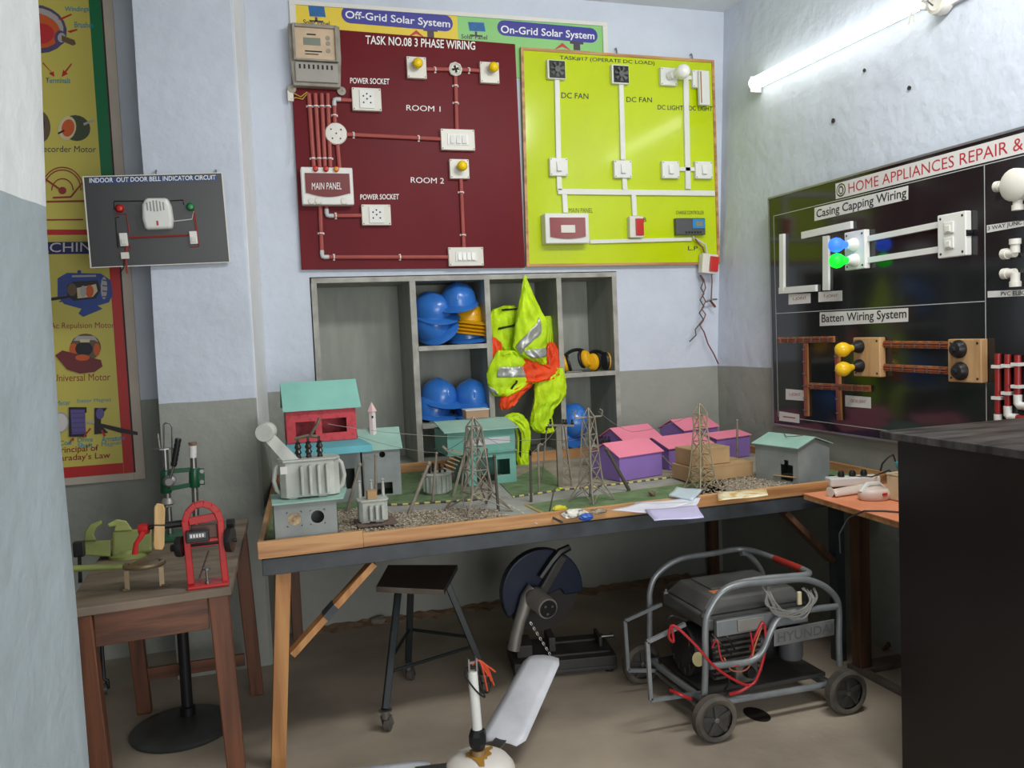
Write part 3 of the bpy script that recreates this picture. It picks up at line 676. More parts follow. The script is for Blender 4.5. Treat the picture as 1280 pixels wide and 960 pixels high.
for r in ((yl, za, a1, za), (yl, zm, yr, zm), (yl, zb, a1, zb), (yl, zb, yl, za), (yr, zb, yr, za)):
    A, B = (r[0], r[1]), (r[2], r[3]); d = (Vector(B)-Vector(A)).normalized(); v = Vector((-d.y, d.x))*.0018
    b.sprism(S, [tuple(Vector(A)-v), tuple(Vector(B)-v), tuple(Vector(B)+v), tuple(Vector(A)+v)], .0003, .001)
b.build('border_lines', mat('thin_white_line', (170, 172, 172), .5, var=0), ab)
x0, z0 = S.at(1045, 249); z1 = S.at(1045, 229.6)[1]
b = MB(); b.sbox(S, x0, z0, a1-.01, z1, .0004, .0016); ttl = b.build('title_strip', LABW, ab)
x1 = S.at(1279.5, 184)[0]; xs = S.at(1061, 240)[0]; zz = z0+.012
text('lettering', 'HOME APPLIANCES REPAIR &', S, (xs, zz), (x1, zz), (xs, z1-.014), REDL, ttl, .0019, .035, True)
EM = mat('olive_emblem', (92, 92, 60), .5); a, b_ = S.at(1051.7, 237.6); b = MB(); b.lathe([(.031, .0017), (.031, .0024), (0, .0024)], S.P(a, b_, 0), S.n, 24); em = b.build('emblem', EM, ttl)
b = MB(); b.tube([S.P(a+.022*math.cos(t*PI/8), b_+.022*math.sin(t*PI/8), .0028) for t in range(16)], .0018, 4, True); b.sbox(S, a-.008, b_-.012, a+.008, b_+.01, .0025, .0031); b.build('emblem_ring', LABW, ttl)
o = strip('caption_label', (1018, 276.4), (1135, 249.3), (1135, 232), (1018, 260), LABW, ab); text('lettering', 'Casing Capping Wiring', S, (1020.5, 275.6), (1133, 249.6), (1020.5, 262.2), BLKL, o, .0019, .03)
o = strip('caption_label', (1024.6, 407.6), (1135, 402), (1135, 385), (1024.6, 390.5), LABW, ab); text('lettering', 'Batten Wiring System', S, (1027, 406.4), (1133, 401), (1027, 393), BLKL, o, .0019, .03)
SML = mat('small_red_print', (150, 70, 74), .5, var=0)
for s_, bl, br, tr, tl in (('L-JOINT', (985.7, 380.8), (1013, 378.8), (1013, 366.6), (985.7, 367.8)), ('T-JOINT', (1023, 377.6), (1052.6, 376), (1052.6, 363), (1023, 365)), ('L-JOINT', (982, 499.5), (1005, 501), (1005, 488), (982, 486)), ('CROSS JOINT', (1056.5, 508), (1088.5, 510.5), (1088.5, 496.5), (1056.5, 494)), ('BATTEN', (974, 525.6), (999, 529), (999, 518), (974, 514))):
    o = strip('small_label', bl, br, tr, tl, LABW, ab)
    f = lambda p, q_, t: (p[0]+(q_[0]-p[0])*t, p[1]+(q_[1]-p[1])*t)
    i = lambda u, v: f(f(bl, br, u), f(tl, tr, u), v)
    if s_ != 'BATTEN': text('lettering', s_, S, i(.2, .32), i(.82, .32), i(.2, .68), SML, o, .0019, .01)
    else:
        b = MB(); A, B = S.at(*i(.2, .5)), S.at(*i(.82, .5)); b.sbox(S, A[0], A[1]-.003, B[0], A[1]+.003, .0017, .002); b.build('faded_print', SML, o)
def pcas(pts, w, par=ab, nm='casing_strip', m=WHITEP, t=.016):
    for p, q_ in zip(pts, pts[1:]):
        h = t/2+.0005; b = MB(); b.bar(S.P(*S.at(*p, h), h), S.P(*S.at(*q_, h), h), w, t, S.n); b.build(nm, m, par, bevel=.001)
pcas([(978, 292.5), (978.2, 364)], .034); pcas([(974.5, 363.5), (1021, 360)], .032, t=.014)
pcas([(1003, 294.5), (1065, 281)], .034); pcas([(1033, 295), (1033, 363)], .04, t=.014)
pcas([(1078, 300), (1174, 281)], .025); pcas([(1078, 326.5), (1174, 312)], .025)
def wplate(pl_, pr_, yt, yb, t, nm, m):
    """mounting plate between pixel columns pl_..pr_, its left edge running from yt to yb"""
    A = S.at(pl_, yb, t); B = S.at(pl_, yt, t); x1 = S.at(pr_, yt, t)[0]
    b = MB(); b.sbox(S, A[0], A[1], x1, B[1], .0005, t); o = b.build(nm, m, ab, bevel=.004); screws(S, A[0], A[1], x1, B[1], t, o, SCREW, .005, .016); return o, (A[0], A[1], x1, B[1])
def glow(name, rgb, st):
    m = bpy.data.materials.new(name); m.use_nodes = True; b_ = m.node_tree.nodes['Principled BSDF']
    b_.inputs['Base Color'].default_value = C(*rgb); b_.inputs['Emission Color'].default_value = C(*rgb); b_.inputs['Emission Strength'].default_value = st; return m
o, (x0, y0, x1, y1) = wplate(1056, 1080.5, 291, 338.5, .03, 'lamp_plate', WHITEP)
def bulb_on(o, px, py, h, holder, bm, dirv=None, tip=.14):
    a, b_ = S.at(px, py, h); p = S.P(a, b_, h); d = S.n if dirv is None else dirv
    b = MB(); b.lathe([(.03, 0), (.03, .012), (.022, .03), (.017, .045), (0, .045)], p, d, 16); hd = b.build('bulb_socket', holder, o, True)
    b = MB(); b.lathe([(.014, .043), (.017, .06), (.031, .085), (.034, .1), (.028, .12), (.014, .131), (0, .134)], p, d, 16); b.build('bulb', bm, o, True)
dn = Vector((-1, -.0, -.02)).normalized()
bulb_on(o, 1068, 305.5, .03, WHITEP, glow('blue_lit_bulb', (40, 90, 255), 2.2), dn); bulb_on(o, 1069, 325, .03, WHITEP, glow('green_lit_bulb', (10, 235, 40), 1.5), dn)
o, (x0, y0, x1, y1) = wplate(1172, 1207, 269.5, 323.5, .03, 'switch_plate', WHITEP)
for j in (.68, .33):
    W, H = x1-x0, y1-y0; b = MB(); xa, xb, za_, zb_ = x0+W*.27, x0+W*.6, y0+H*(j-.13), y0+H*(j+.13)
    b.sbox(S, xa, za_, xb, zb_, .0305, .036); b.build('switch_rocker', WHITEP, o, bevel=.002)
    b = MB(); b.sbox(S, xa+W*.08, za_+H*.03, xb-W*.08, zb_-H*.08, .0362, .042); b.build('switch_toggle', IVORY, o, bevel=.002)
b = MB(); b.lathe([(.014, .004), (.014, .028), (0, .028)], S.P(x1-.006, (y0+y1)/2, 0), S.n, 10); b.build('cable_hole', BLACK, o)
BATW = wood('batten_wood', (168, 112, 66), (128, 80, 46), .5, 'Z', 9)
def batten(p, q_):
    h = .007; A, B = S.P(*S.at(*p, h), h), S.P(*S.at(*q_, h), h); b = MB(); b.bar(A, B, .03, .012, S.n); o = b.build('batten', BATW, ab, bevel=.001)
    d = (B-A).normalized(); w_ = d.cross(S.n)*.005; b = MB()
    for k in (-1, 1): b.tube([A+S.n*.0085+w_*k, B+S.n*.0085+w_*k], .0035, 6)
    b.build('batten_wires', COPPER, o, True); L_ = (B-A).length; n = max(2, int(L_/.06)); b = MB()
    for k in range(n): c = A+d*L_*(k+.5)/n+S.n*.0095; b.bar(c-w_*2.4, c+w_*2.4, .006, .007, S.n)
    b.build('wire_clips', STEEL, o)
batten((973.5, 425.3), (1043, 424)); batten((1007.2, 429), (1008.6, 520)); batten((1046.8, 436.5), (1049.8, 525)); batten((1013, 482.3), (1088, 485.6))
batten((1096, 430), (1186, 431.5)); batten((1096, 458.5), (1186, 463.3))
PLW = wood('pale_plate_wood', (196, 158, 112), (172, 132, 90), .45, 'Z', 9)
o, _ = wplate(1067, 1099, 422, 470, .035, 'lamp_plate', PLW)
d2 = Vector((-1, -.05, -.1)).normalized()
bulb_on(o, 1075, 433, .035, BLACKM, mat('yellow_batten_bulb', (236, 190, 30), .2, var=.02), d2); bulb_on(o, 1075.5, 457, .035, BLACKM, MATS['yellow_batten_bulb'], d2)
o, _ = wplate(1185, 1226, 424, 477, .035, 'switch_plate', PLW)
for px, py in ((1197, 436.5), (1199, 464)):
    a, b_ = S.at(px, py, .045); b = MB(); b.lathe([(.036, .0355), (.036, .044), (.026, .062), (.012, .066), (.01, .078), (0, .079)], S.P(a, b_, 0), S.n, 16); b.build('round_switch', BLACK, o, True)
# right-hand panel of the board: fittings
strip('caption_label', (1233.5, 291), (1279.5, 282.6), (1279.5, 275), (1233.5, 281.5), LABW, ab)
text('caption', '3 WAY JUNCTION', S, (1234.5, 289.6), (1297, 278.4), (1234.5, 283.2), BLKL, ab, .0019, .03)
strip('caption_label', (1234.5, 372), (1300, 369), (1300, 361), (1234.5, 364), LABW, ab)
text('caption', 'PVC ELBOW', S, (1251, 370), (1291, 368.2), (1251, 364.6), BLKL, ab, .0019, .03)
def fit(cx, cy, arms, r, nm, ln=.06, disc=None):
    h = r+.002; a, b_ = S.at(cx, cy, h); c = S.P(a, b_, h); b = MB()
    for d in arms: b.tube([c, c+(S.u*d[0]+S.v*d[1])*ln, c+(S.u*d[0]+S.v*d[1])*ln*1.01, c+(S.u*d[0]+S.v*d[1])*(ln+.02)], [r, r, r*1.25, r*1.25], 12)
    if disc: b.lathe([(disc, -h+.001), (disc, .02), (disc*.8, .03), (0, .033)], c, S.n, 20)
    b.build(nm, IVORY, ab, True)
fit(1272, 231, ((-1, .1), (1, .1), (0, -1)), .016, 'three_way_junction', .07, .058)
fit(1269, 316, ((-1, 0), (0, 1)), .016, 'elbow_fitting', .03); fit(1269, 341, ((-1, 0), (0, -1)), .016, 'elbow_fitting', .03)
RP2 = mat('red_water_pipe', (150, 36, 34), .35)
for k, (xt, yt, yb) in enumerate(((1247.5, 442, 531), (1259.8, 443, 521), (1272.2, 444, 507))):
    h = .013; P0 = S.P(*S.at(xt, yt, h), h); P1 = S.P(*S.at(xt, yb, h), h); b = MB(); b.tube([P0, P1+Vector((0, 0, .02))], .0115, 10); o = b.build('red_pipe', RP2, ab, True)
    b = MB(); b.tube([P1+Vector((0, 0, .04)), P1+Vector((0, 0, .008)), P1+Vector((0, -.008, 0)), P1+Vector((0, -.04, 0))], .0145, 10); b.build('elbow_joint', WHITEP, o, True)
    b = MB(); b.tube([P1+Vector((0, -.03, 0)), P1+Vector((0, -.32, 0))], .0115, 10); b.build('red_pipe', RP2, ab, True)
    for t in (.18, .62):
        c = P0.lerp(P1, t); b = MB(); b.cbox(c-S.n*-.001, (.026, .036, .012)); b.build('pipe_clip', WHITEP, o)

# ------------------------------------------------------------------ grey bell board hanging from the pillar
A, B, Cc, D = [hy(*p, y) for p, y in (((113, 335), 3.972), ((288, 328), 3.972), ((278, 215.5), 3.93), ((103, 220.5), 3.93))]
u = (B-A+Cc-D); v = (D-A+Cc-B); v = v-u*(u.dot(v)/u.dot(u)); SBL = Surf(A, u, v); S = SBL
GB = mat('dark_grey_board', (62, 63, 65), .4, var=.04, scale=4)
bb = thing('wiring_board', 'tilted dark grey door bell circuit board hung on pillar beside the motor poster', 'training board', A)
q = [S.at(113, 335), S.at(288, 328), S.at(278, 215.5), S.at(103, 220.5)]
b = MB(); b.sprism(S, q, -.012, 0); b.build('board_panel', GB, bb)
b = MB(); Q = [Vector(p) for p in q]; ce = sum(Q, Vector((0, 0)))/4
for p, r in zip(Q, Q[1:]+Q[:1]): b.sprism(S, [tuple(p), tuple(r), tuple(r+(ce-r).normalized()*.006), tuple(p+(ce-p).normalized()*.006)], -.012, .002)
b.build('edging', FRW, bb)
b = MB(); b.sprism(S, sq(S, (112, 230), (271.5, 225.8), (271.5, 218.6), (111.5, 222.4)), .0003, .001); o = b.build('title_strip', mat('blue_title', (34, 66, 118), .45, var=.03), bb)
text('lettering', 'INDOOR  OUT DOOR BELL INDICATOR CIRCUIT', S, (111.8, 228.6), (269.6, 224.4), (111.6, 222.6), WHITEL, o, .0014, .02)
b = MB()
a, b_ = S.at(197, 267.5); 
prof_ = [(-.058, -.07), (.058, -.07), (.066, -.03), (.064, .03), (.05, .068), (-.042, .07), (-.06, .04), (-.066, -.02)]
b.hull([S.P(a+x, b_+y, .0005) for x, y in prof_], [S.P(a+x*.9, b_+y*.93, .04) for x, y in prof_]); bell = b.build('door_bell', WHITEP, bb, bevel=.012, bseg=4)
b = MB()
for k in range(6): b.sbox(S, a-.038+k*.013, b_+.008+.006*abs(k-2.5)*.4, a-.032+k*.013, b_+.058-.004*abs(k-2.5), .0401, .0408)
b.build('grille', mat('grey_grille', (150, 152, 150), .5), bell)
b = MB(); b.sbox(S, a-.006, b_-.05, a+.002, b_-.03, .0401, .0407); b.build('red_mark', REDL, bell)
for px, py, c, nm in ((149.5, 260.5, (190, 30, 26), 'red'), (238, 258.5, (20, 130, 70), 'green')):
    x, z = S.at(px, py, .012); b = MB(); b.lathe([(.018, .0005), (.018, .012), (.011, .021), (0, .023)], S.P(x, z, 0), S.n, 14); plab(b.build('indicator_lamp', mat('bell_lamp_'+nm, c, .3), bb, True), nm+' indicator lamp')
for px, py in ((155, 299.5), (242, 297)):
    x, z = S.at(px, py); b = MB(); b.sbox(S, x-.016, z-.028, x+.016, z+.028, .0005, .018); o = b.build('bell_push', WHITEP, bb, bevel=.003)
    b = MB(); b.sbox(S, x-.01, z-.02, x+.01, z+.002, .0182, .022); b.build('push_button', IVORY, o, bevel=.002)
x, z = S.at(156.5, 319.5); b = MB(); b.sbox(S, x-.016, z-.014, x+.016, z+.014, .0005, .014); b.build('terminal_block', IVORY, bb, bevel=.002)
def bw(pts, m, r=.0025, nm='wire'):
    b = MB(); b.tube([S.P(*S.at(*p, r), r+.0004) for p in pts], r, 6); b.build(nm, m, bb, True)
RW = mat('red_wire', (150, 46, 40), .5); KW = mat('black_wire', (20, 20, 22), .5)
bw([(143, 262), (142.5, 251.5), (182, 251)], KW); bw([(213, 251), (229, 250), (230, 256)], KW); bw([(149, 271), (144.5, 272), (147.5, 310)], KW); bw([(144, 268), (158, 267.5), (162, 294)], RW)
bw([(162, 297), (237, 294)], RW, .0045); bw([(243, 262), (249, 308), (238, 309)], RW); bw([(241, 262), (247.5, 306)], RW); bw([(214, 277), (240, 274), (242, 264)], WW)
bw([(158, 308), (157.5, 326), (159, 342)], RW, .0045); bw([(163, 304), (163, 310), (157, 313)], RW); bw([(155, 324), (155, 334), (150, 341)], KW)
for px, py in ((195, 213), (270, 212.5)):
    p = hy(px, py, 3.96); b = MB(); b.tube([p+Vector((0, .04, .006)), p, p+Vector((0, -.01, -.012)), p+Vector((0, -.012, -.03))], .003, 6); b.build('hanging_hook', STEEL, bb)
# ------------------------------------------------------------------ fluorescent tube on the right wall
def rwall(px, py, off): return hit(px, py, (2.70-off, 0, 1.25), (1, 0, -.0526))
tl = thing('tube_light', 'glowing white fluorescent tube light high on the right wall', 'lamp', rwall(1045, 52, .05))
P0, P1 = rwall(942, 105, .06), rwall(1152, 0, .06); d = (P1-P0).normalized(); nn = Vector((-1, 0, .05)).normalized()
GL = bpy.data.materials.new('lit_tube'); GL.use_nodes = True; _b = GL.node_tree.nodes['Principled BSDF']; _b.inputs['Base Color'].default_value = (1, 1, 1, 1)
_b.inputs['Emission Color'].default_value = (1, 1, .92, 1); _b.inputs['Emission Strength'].default_value = 4
b = MB(); b.tube([P0, P0+d*.004, P1-d*.004, P1], [.026, .034, .034, .026], 18); b.build('tube', GL, tl, True)
b = MB(); b.bar(P0-nn*.049, P1-nn*.049, .05, .024, (0, 0, 1)); b.build('batten_housing', WHITEP, tl, bevel=.003)
for p, s_ in ((P0, -1), (P1, 1)):
    b = MB(); b.bar(p+d*s_*.002-nn*.018, p+d*s_*.012-nn*.018, .07, .085, (0, 0, 1)); b.build('end_cap', WHITEP, tl, bevel=.004)
c = P1+d*.07+Vector((0, 0, -.03)); rr = thing('ceiling_rose', 'round ivory wiring fitting with loose wires at right end of the glowing tube', 'fitting', c)
b = MB(); b.lathe([(.05, -.05), (.052, -.02), (.05, -.005), (.036, 0), (.03, -.012), (0, -.012)], c, nn, 20); b.build('body', IVORY, rr, True)
b = MB(); b.tube([c+nn*.002+Vector((0, .0, .03)), c+nn*.02+Vector((0, .02, .005)), c+nn*.012+Vector((0, .0, -.02))], .004, 6); b.build('wire_coil', STEEL, rr, True)
for j in (0, 1):
    b = MB(); b.tube([c+nn*.004+Vector((0, .02, .03+.01*j)), c+nn*.012+Vector((0, .06, .02)), c+nn*.01+Vector((0, .1+.02*j, -.01)), c+nn*.006+Vector((0, .105+.03*j, -.045))], .003, 6); b.build('loose_wire', WW, rr, True)
p = rwall(1188, 4, .012); b = MB(); b.bar(p, p-Vector((0, .6, -.02)), .02, .02); tag(b.build('cable_trunking', WHITEP), 'white cable trunking running right from the round fitting along the wall', 'trunking')

# ------------------------------------------------------------------ motor poster in the left recess
S = SP = Surf((0, 4.388, 0), (1, 0, 0), (0, 0, 1))
POY = mat('olive_yellow_print', (206, 194, 92), .4, var=.03, scale=2); POG = mat('green_border', (10, 116, 70), .4, var=.03); POR = mat('red_border', (190, 40, 38), .4, var=.03)
NAVY = mat('navy_print', (36, 34, 96), .45, var=.02); BLUP = mat('sky_blue_print', (40, 140, 170), .45, var=.02); RBR = mat('red_brown_print', (150, 46, 44), .45, var=.02)
po = thing('motor_poster', 'tall yellow electric motors poster in cream frame in the recess behind the doorway', 'poster', (-.8, 4.39, .88))
xr, zs_ = S.at(150, 400)[0], S.at(80, 288)[1]
zb = S.at(170, 590)[1]; xr = -.548; ZT = 3.30; xl = -1.22
b = MB(); b.sbox(S, xl, zb, xr, zs_, -.008, 0); b.build('lower_sheet', POY, po)
b = MB(); b.sbox(S, xl, zs_+.004, xr, ZT, -.008, 0); b.build('upper_sheet', POY, po)
b = MB(); b.sbox(S, xr-.052, zs_+.004, xr, ZT, .0003, .001); b.build('green_border', POG, po)
b = MB(); b.sbox(S, xr-.045, zb, xr, zs_-.022, .0003, .001); b.sbox(S, xl, zb, xr-.046, zb+.05, .0003, .001); b.sbox(S, xl, zs_-.021, xr, zs_+.003, .0003, .001); b.build('red_border', POR, po)
b = MB(); b.sbox(S, xr, zb-.035, xr+.05, ZT, -.01, .006); b.sbox(S, xl, zb-.035, xr-.001, zb-.001, -.01, .006); b.build('frame', mat('cream_frame', (196, 184, 170), .6, var=.06), po)
b = MB(); b.sbox(S, xr+.0005, zb, xr+.008, ZT, .0062, .008); b.build('dark_beading', mat('dark_bead', (60, 34, 32), .6), po)
def ptext(s_, bl, br, tl, m=NAVY, bold=.03): text('lettering', s_, S, bl, br, tl, m, po, .0013, bold)
ptext('Windings', (81, 16), (111, 16), (81, 8), BLUP); ptext('Brushes', (93, 34.5), (117, 35), (93, 27), BLUP); ptext('Terminals', (57, 104), (88, 104), (57, 97), BLUP)
ptext('Recorder Motor', (48, 190), (120, 190.5), (48, 182)); ptext('Ac Repulsion Motor', (63, 413), (143, 412), (63, 403.5), RBR); ptext('Universal Motor', (66, 477), (138, 475.5), (66, 468), RBR)
ptext('Stator Magnet', (96, 505), (139, 503), (96, 499), BLUP); ptext('Meter', (70, 507), (88, 506), (70, 501), BLUP)
ptext('Coil', (74, 557), (89, 556), (74, 551), BLUP); ptext('Drive', (97, 553), (116, 552), (97, 547), BLUP); ptext('Shaft', (97, 560), (116, 559), (97, 554), BLUP)
ptext('Armature', (127, 553), (156, 550), (127, 546), BLUP); ptext('Magnet', (127, 560), (152, 557), (127, 553), BLUP)
ptext('Principal of', (70, 569), (123, 565.5), (70, 559), RBR); ptext("Faraday's Law", (70, 579), (138, 574.5), (70, 569), RBR)
A = S.at(40, 318); B = S.at(140, 302); b = MB(); b.sbox(S, A[0]-.05, A[1], B[0]-.05, B[1], .0003, .001); b.build('heading_band', NAVY, po)
text('lettering', 'MACHINES', S, (30, 316), (136, 314), (30, 304), LABW, po, .0013, .03)
_ph = [.0011]
def blob(pts, m, nm='picture'):
    _ph[0] += .00012; h = _ph[0]; b = MB(); b.sprism(S, [S.at(*p, h) for p in pts][::-1], .0005, h); return b.build(nm, m, po)
def ell(cx, cy, rx, ry, rot=0, n=20): return [(cx+rx*math.cos(t)*math.cos(rot)-ry*math.sin(t)*math.sin(rot), cy+rx*math.cos(t)*math.sin(rot)+ry*math.sin(t)*math.cos(rot)) for t in [2*PI*k/n for k in range(n)]]
PM = {k: mat('poster_'+k, v, .45, var=.03) for k, v in dict(violet=(84, 74, 110), orange=(206, 92, 40), red=(196, 44, 50), steel=(176, 172, 170), olive=(64, 74, 52), cream=(214, 200, 160), blue=(44, 74, 150), maroon=(116, 46, 50), brown=(104, 84, 62), purple=(96, 84, 150), black=(34, 32, 40)).items()}
blob(ell(46, 36, 38, 30, .25), PM['violet'], 'motor_picture'); blob(ell(48, 33, 32, 23, .25), PM['steel']); blob(ell(44, 38, 32, 22, .2), PM['orange']); blob(ell(50, 42, 18, 13), PM['red']); blob(ell(75, 47, 7, 9), PM['violet']); blob(ell(77, 47, 5, 6), PM['steel']); blob([(77, 44), (93, 50), (95, 55), (91, 57), (77, 51)], PM['brown'])
for q in ([(53, 79), (64, 90), (61, 92), (68, 96), (67, 89), (65, 90.5), (54, 78)], [(89, 79), (81, 89), (79, 87), (77, 96), (85, 92), (82.5, 90.5), (90, 80)], [(89, 17), (72, 24), (76, 25), (90, 18.5)], [(96, 36), (84, 39), (88, 41), (97, 37.5)]): blob(q, POR, 'pointer_arrow')
blob(ell(50, 158, 13, 20, -.1), PM['brown'], 'coil_picture'); blob(ell(46, 155, 10, 14), PM['black'])
blob(ell(95, 160, 18, 16, .3), PM['olive'], 'recorder_motor_picture'); blob(ell(84, 160, 11, 15, .2), PM['cream']); blob(ell(85, 160, 8, 11, .2), PM['orange']); blob([(104, 154), (118, 148.5), (118.5, 150.5), (105, 157)], PM['steel']); blob([(72, 166), (80, 162), (81, 164), (73, 168)], PM['black'])
for r in (27, 24, 14):
    q = [(78+r*math.cos(t), 238+r*1.1*math.sin(t)) for t in [PI+PI*k/14 for k in range(15)]]; blob(q+[(78+(r-1.2)*math.cos(t), 238+(r-1.2)*1.1*math.sin(t)) for t in [2*PI-PI*k/14 for k in range(15)]], RBR, 'gauge_picture')
blob([(56, 222), (76, 236), (75, 238), (55, 224)], RBR); blob(ell(78, 238, 5, 4.5), RBR); blob([(66, 246), (88, 245), (102, 228), (103, 229.5), (89, 247), (66, 248)], RBR); blob([(58, 251), (106, 250), (106, 252), (58, 253)], RBR)
blob([(57, 274), (104, 273.5), (104, 275), (57, 275.5)], RBR, 'rule_line')
blob([(72, 348), (84, 341), (126, 342), (138, 350), (141, 368), (136, 378), (122, 382), (128, 386), (104, 396), (98, 392), (102, 386), (80, 380), (72, 370)], PM['blue'], 'repulsion_motor_picture'); blob([(84, 356), (92, 352), (122, 350), (126, 362), (120, 373), (92, 376), (84, 370)], PM['black']); blob([(96, 360), (120, 355), (122, 364), (116, 371), (97, 373)], PM['cream']); blob(ell(90, 362, 6, 8), PM['brown']); blob([(64, 372), (88, 369), (88, 372), (64, 376)], PM['black']); blob(ell(99, 340, 2.5, 2.5), PM['blue']); blob(ell(130, 360, 4, 14), PM['steel'])
for k in range(5): blob([(74, 350+6.5*k), (83, 348.5+6.6*k), (83, 350+6.6*k), (74, 351.7+6.5*k)], PM['violet'])
for k in range(4): blob([(128, 349+7*k), (137, 351+6.4*k), (137, 352.5+6.4*k), (128, 350.6+7*k)], PM['violet'])
blob(ell(112, 364, 5, 8), PM['orange']); blob(ell(104, 364, 4, 7), PM['steel']); blob([(90, 344), (120, 343.5), (120, 346), (90, 346.5)], PM['steel'])
blob(ell(107, 434, 19, 17), PM['brown'], 'universal_motor_picture'); blob([(92, 426), (96, 420), (118, 420), (123, 428), (118, 425), (97, 426)], PM['steel']); blob(ell(92, 437, 5, 8), PM['orange']); blob(ell(121, 437, 4, 8), PM['orange']); blob([(69, 444), (78, 438), (126, 450), (128, 458), (118, 465), (100, 467), (84, 462)], PM['maroon']); blob(ell(105, 436, 11, 9), PM['black']); blob([(100, 424), (112, 424), (112, 428), (100, 428)], PM['cream']); blob(ell(103, 447, 9, 4), PM['orange'])
blob(ell(76, 528, 10, 13), PM['steel'], 'coil_picture'); blob(ell(76, 528, 8, 11), LABW); blob([(86, 509), (108, 509), (108, 516), (96, 516), (96, 540), (108, 540), (108, 546), (86, 546)], PM['black'], 'magnet_picture'); blob([(88, 512), (106, 512), (107, 542), (90, 543)], PM['purple']); blob([(118, 510), (134, 510), (126, 520), (126, 532), (135, 541), (118, 543)], PM['black'], 'armature_picture'); [blob([(90, 516+6*k), (106, 515.5+6*k), (106, 517+6*k), (90, 517.5+6*k)], PM['violet']) for k in range(5)]; blob([(109, 526), (118, 526), (118, 529), (109, 529)], PM['steel']); blob(ell(125, 517, 5, 7), PM['purple']); blob([(124, 529), (172, 540), (172, 544), (150, 541), (124, 533)], PM['black'])
for q in ([(85, 556), (90, 549), (88, 549), (92, 547), (92, 551), (90.5, 550)], [(103, 547), (112, 535), (114, 536), (104, 548)], [(130, 546), (126, 538), (128, 537), (132, 545)]): blob(q, POR, 'pointer_arrow')

# ------------------------------------------------------------------ helmets
BLUH = mat('blue_helmet_shell', (54, 120, 206), .28, var=.04, coat=.3); YELH = mat('yellow_helmet_shell', (236, 176, 20), .3, var=.04, coat=.2); DRK = mat('dark_helmet_lining', (36, 34, 34), .8)
def helmet(m, label, group):
    t = thing('safety_helmet', label, 'helmet', (0, 0, 0), group)
    b = MB(); R_ = 22; prof_ = [(.118, 0), (.117, .03), (.112, .06), (.1, .09), (.078, .115), (.048, .131), (.02, .137), (0, .138)]
    b.lathe(prof_, (0, 0, 0), (0, 0, 1), 28, 1, 1.16, x=(1, 0, 0))
    for v in b.bm.verts:
        if abs(v.co.x) < .026 and v.co.z > .05: v.co.z += .007
    sh = b.build('shell', m, t, True)
    b = MB(); g = []                                            # peak in front, narrow rim round the rest
    for k in range(29):
        a = 2*PI*k/28; f = max(0, -math.sin(a))**1.5; w_ = .012+.05*f
        g.append([(math.cos(a)*r*1, math.sin(a)*r*1.16, z) for r, z in ((.117, .006), (.118+w_*.5, .003-.004*f), (.118+w_, -.004-.018*f), (.118+w_*.9, -.008-.018*f), (.112, -.002))])
    b.sheet(g); bmesh.ops.remove_doubles(b.bm, verts=b.bm.verts[:], dist=1e-5); b.build('brim', m, t, True)
    b = MB(); b.tube([(0, -.118*1.16*math.cos(a)*.99, .02+.124*math.sin(a)) for a in [PI*k/12+.2 for k in range(11)]], [.007]*11, 8); b.build('ridge', m, sh, True)
    b = MB(); b.tube([(math.cos(a)*.098, math.sin(a)*.112, -.004) for a in [2*PI*k/20 for k in range(20)]], .008, 6, True); b.build('headband', DRK, t, True)
    return t
hb0 = helmet(BLUH, 'x', 'safety helmets in the shelves'); hy0 = helmet(YELH, 'x', 'safety helmets in the shelves')
used = set()
def hput(src, px, py, y, rot, label, sc_=.84):
    p = hy(px, py, y)
    if src.name in used: o = dup(src, p, rot, label)
    else: o = src; o.location = p; o.rotation_euler = rot; o['label'] = label; used.add(src.name)
    if sc_ != 1: o.scale = (sc_,)*3
    return o
YH = 4.57
o = hput(hb0, 540, 512, YH, (.08, 0, .3), 'blue helmet at left of the lower helmet shelf, underneath another'); ground(o, SH2+.001)
za = o.location.z
o = hput(hb0, 548, 497, YH, (.14, .03, .3), 'blue helmet topmost of the left pair on the lower helmet shelf'); o.location = (o.location.x, YH, za+.075)
o = hput(hb0, 590, 517, YH-.01, (0, 0, -.15), 'blue helmet at right of lower helmet shelf, underneath another'); ground(o, SH2+.001); za = o.location.z; xa = o.location.x
o = hput(hb0, 589, 497, YH-.02, (.14, -.02, -.12), 'blue helmet topmost of the right pair on the lower helmet shelf, shiny dome to front'); o.location = (xa, YH-.02, za+.075)
xc = hy(582, 420, YH).x
o = hput(hb0, 580, 424, YH, (0, -.12, .25), 'blue helmet under the yellow stack on the upper helmet shelf'); o.location.x = xc; ground(o, SH1+.001); za = o.location.z
yl_ = ['lowest yellow helmet of the yellow stack, resting on a blue one', 'second yellow helmet from the bottom of the yellow stack', 'third yellow helmet from the bottom of the yellow stack', 'topmost yellow helmet of the stack, under a blue helmet']
for k in range(4):
    o = hput(hy0, 580, 424, YH, (0, .12, .25), yl_[k]); o.location = (xc+.004*k, YH, za+.018+.019*(k+1))
o = hput(hb0, 571, 380, YH-.05, (.2, -.08, -.3), 'blue helmet lying highest of all, on top of the yellow stack'); o.location = (xc-.04, YH-.04, za+.198)
xb = hy(540, 420, YH).x-.004
o = hput(hb0, 540, 415, YH, (.25, -.75, .2), 'blue helmet tipped against left divider on the upper shelf, underneath another'); o.location = (xb+.02, YH, 1.51); ground(o, SH1+.001); za = o.location.z
o = hput(hb0, 538, 398, YH, (.25, -.3, .5), 'blue helmet tipped over at the left of upper shelf, above another'); o.location = (xb+.012, YH-.01, za+.085)

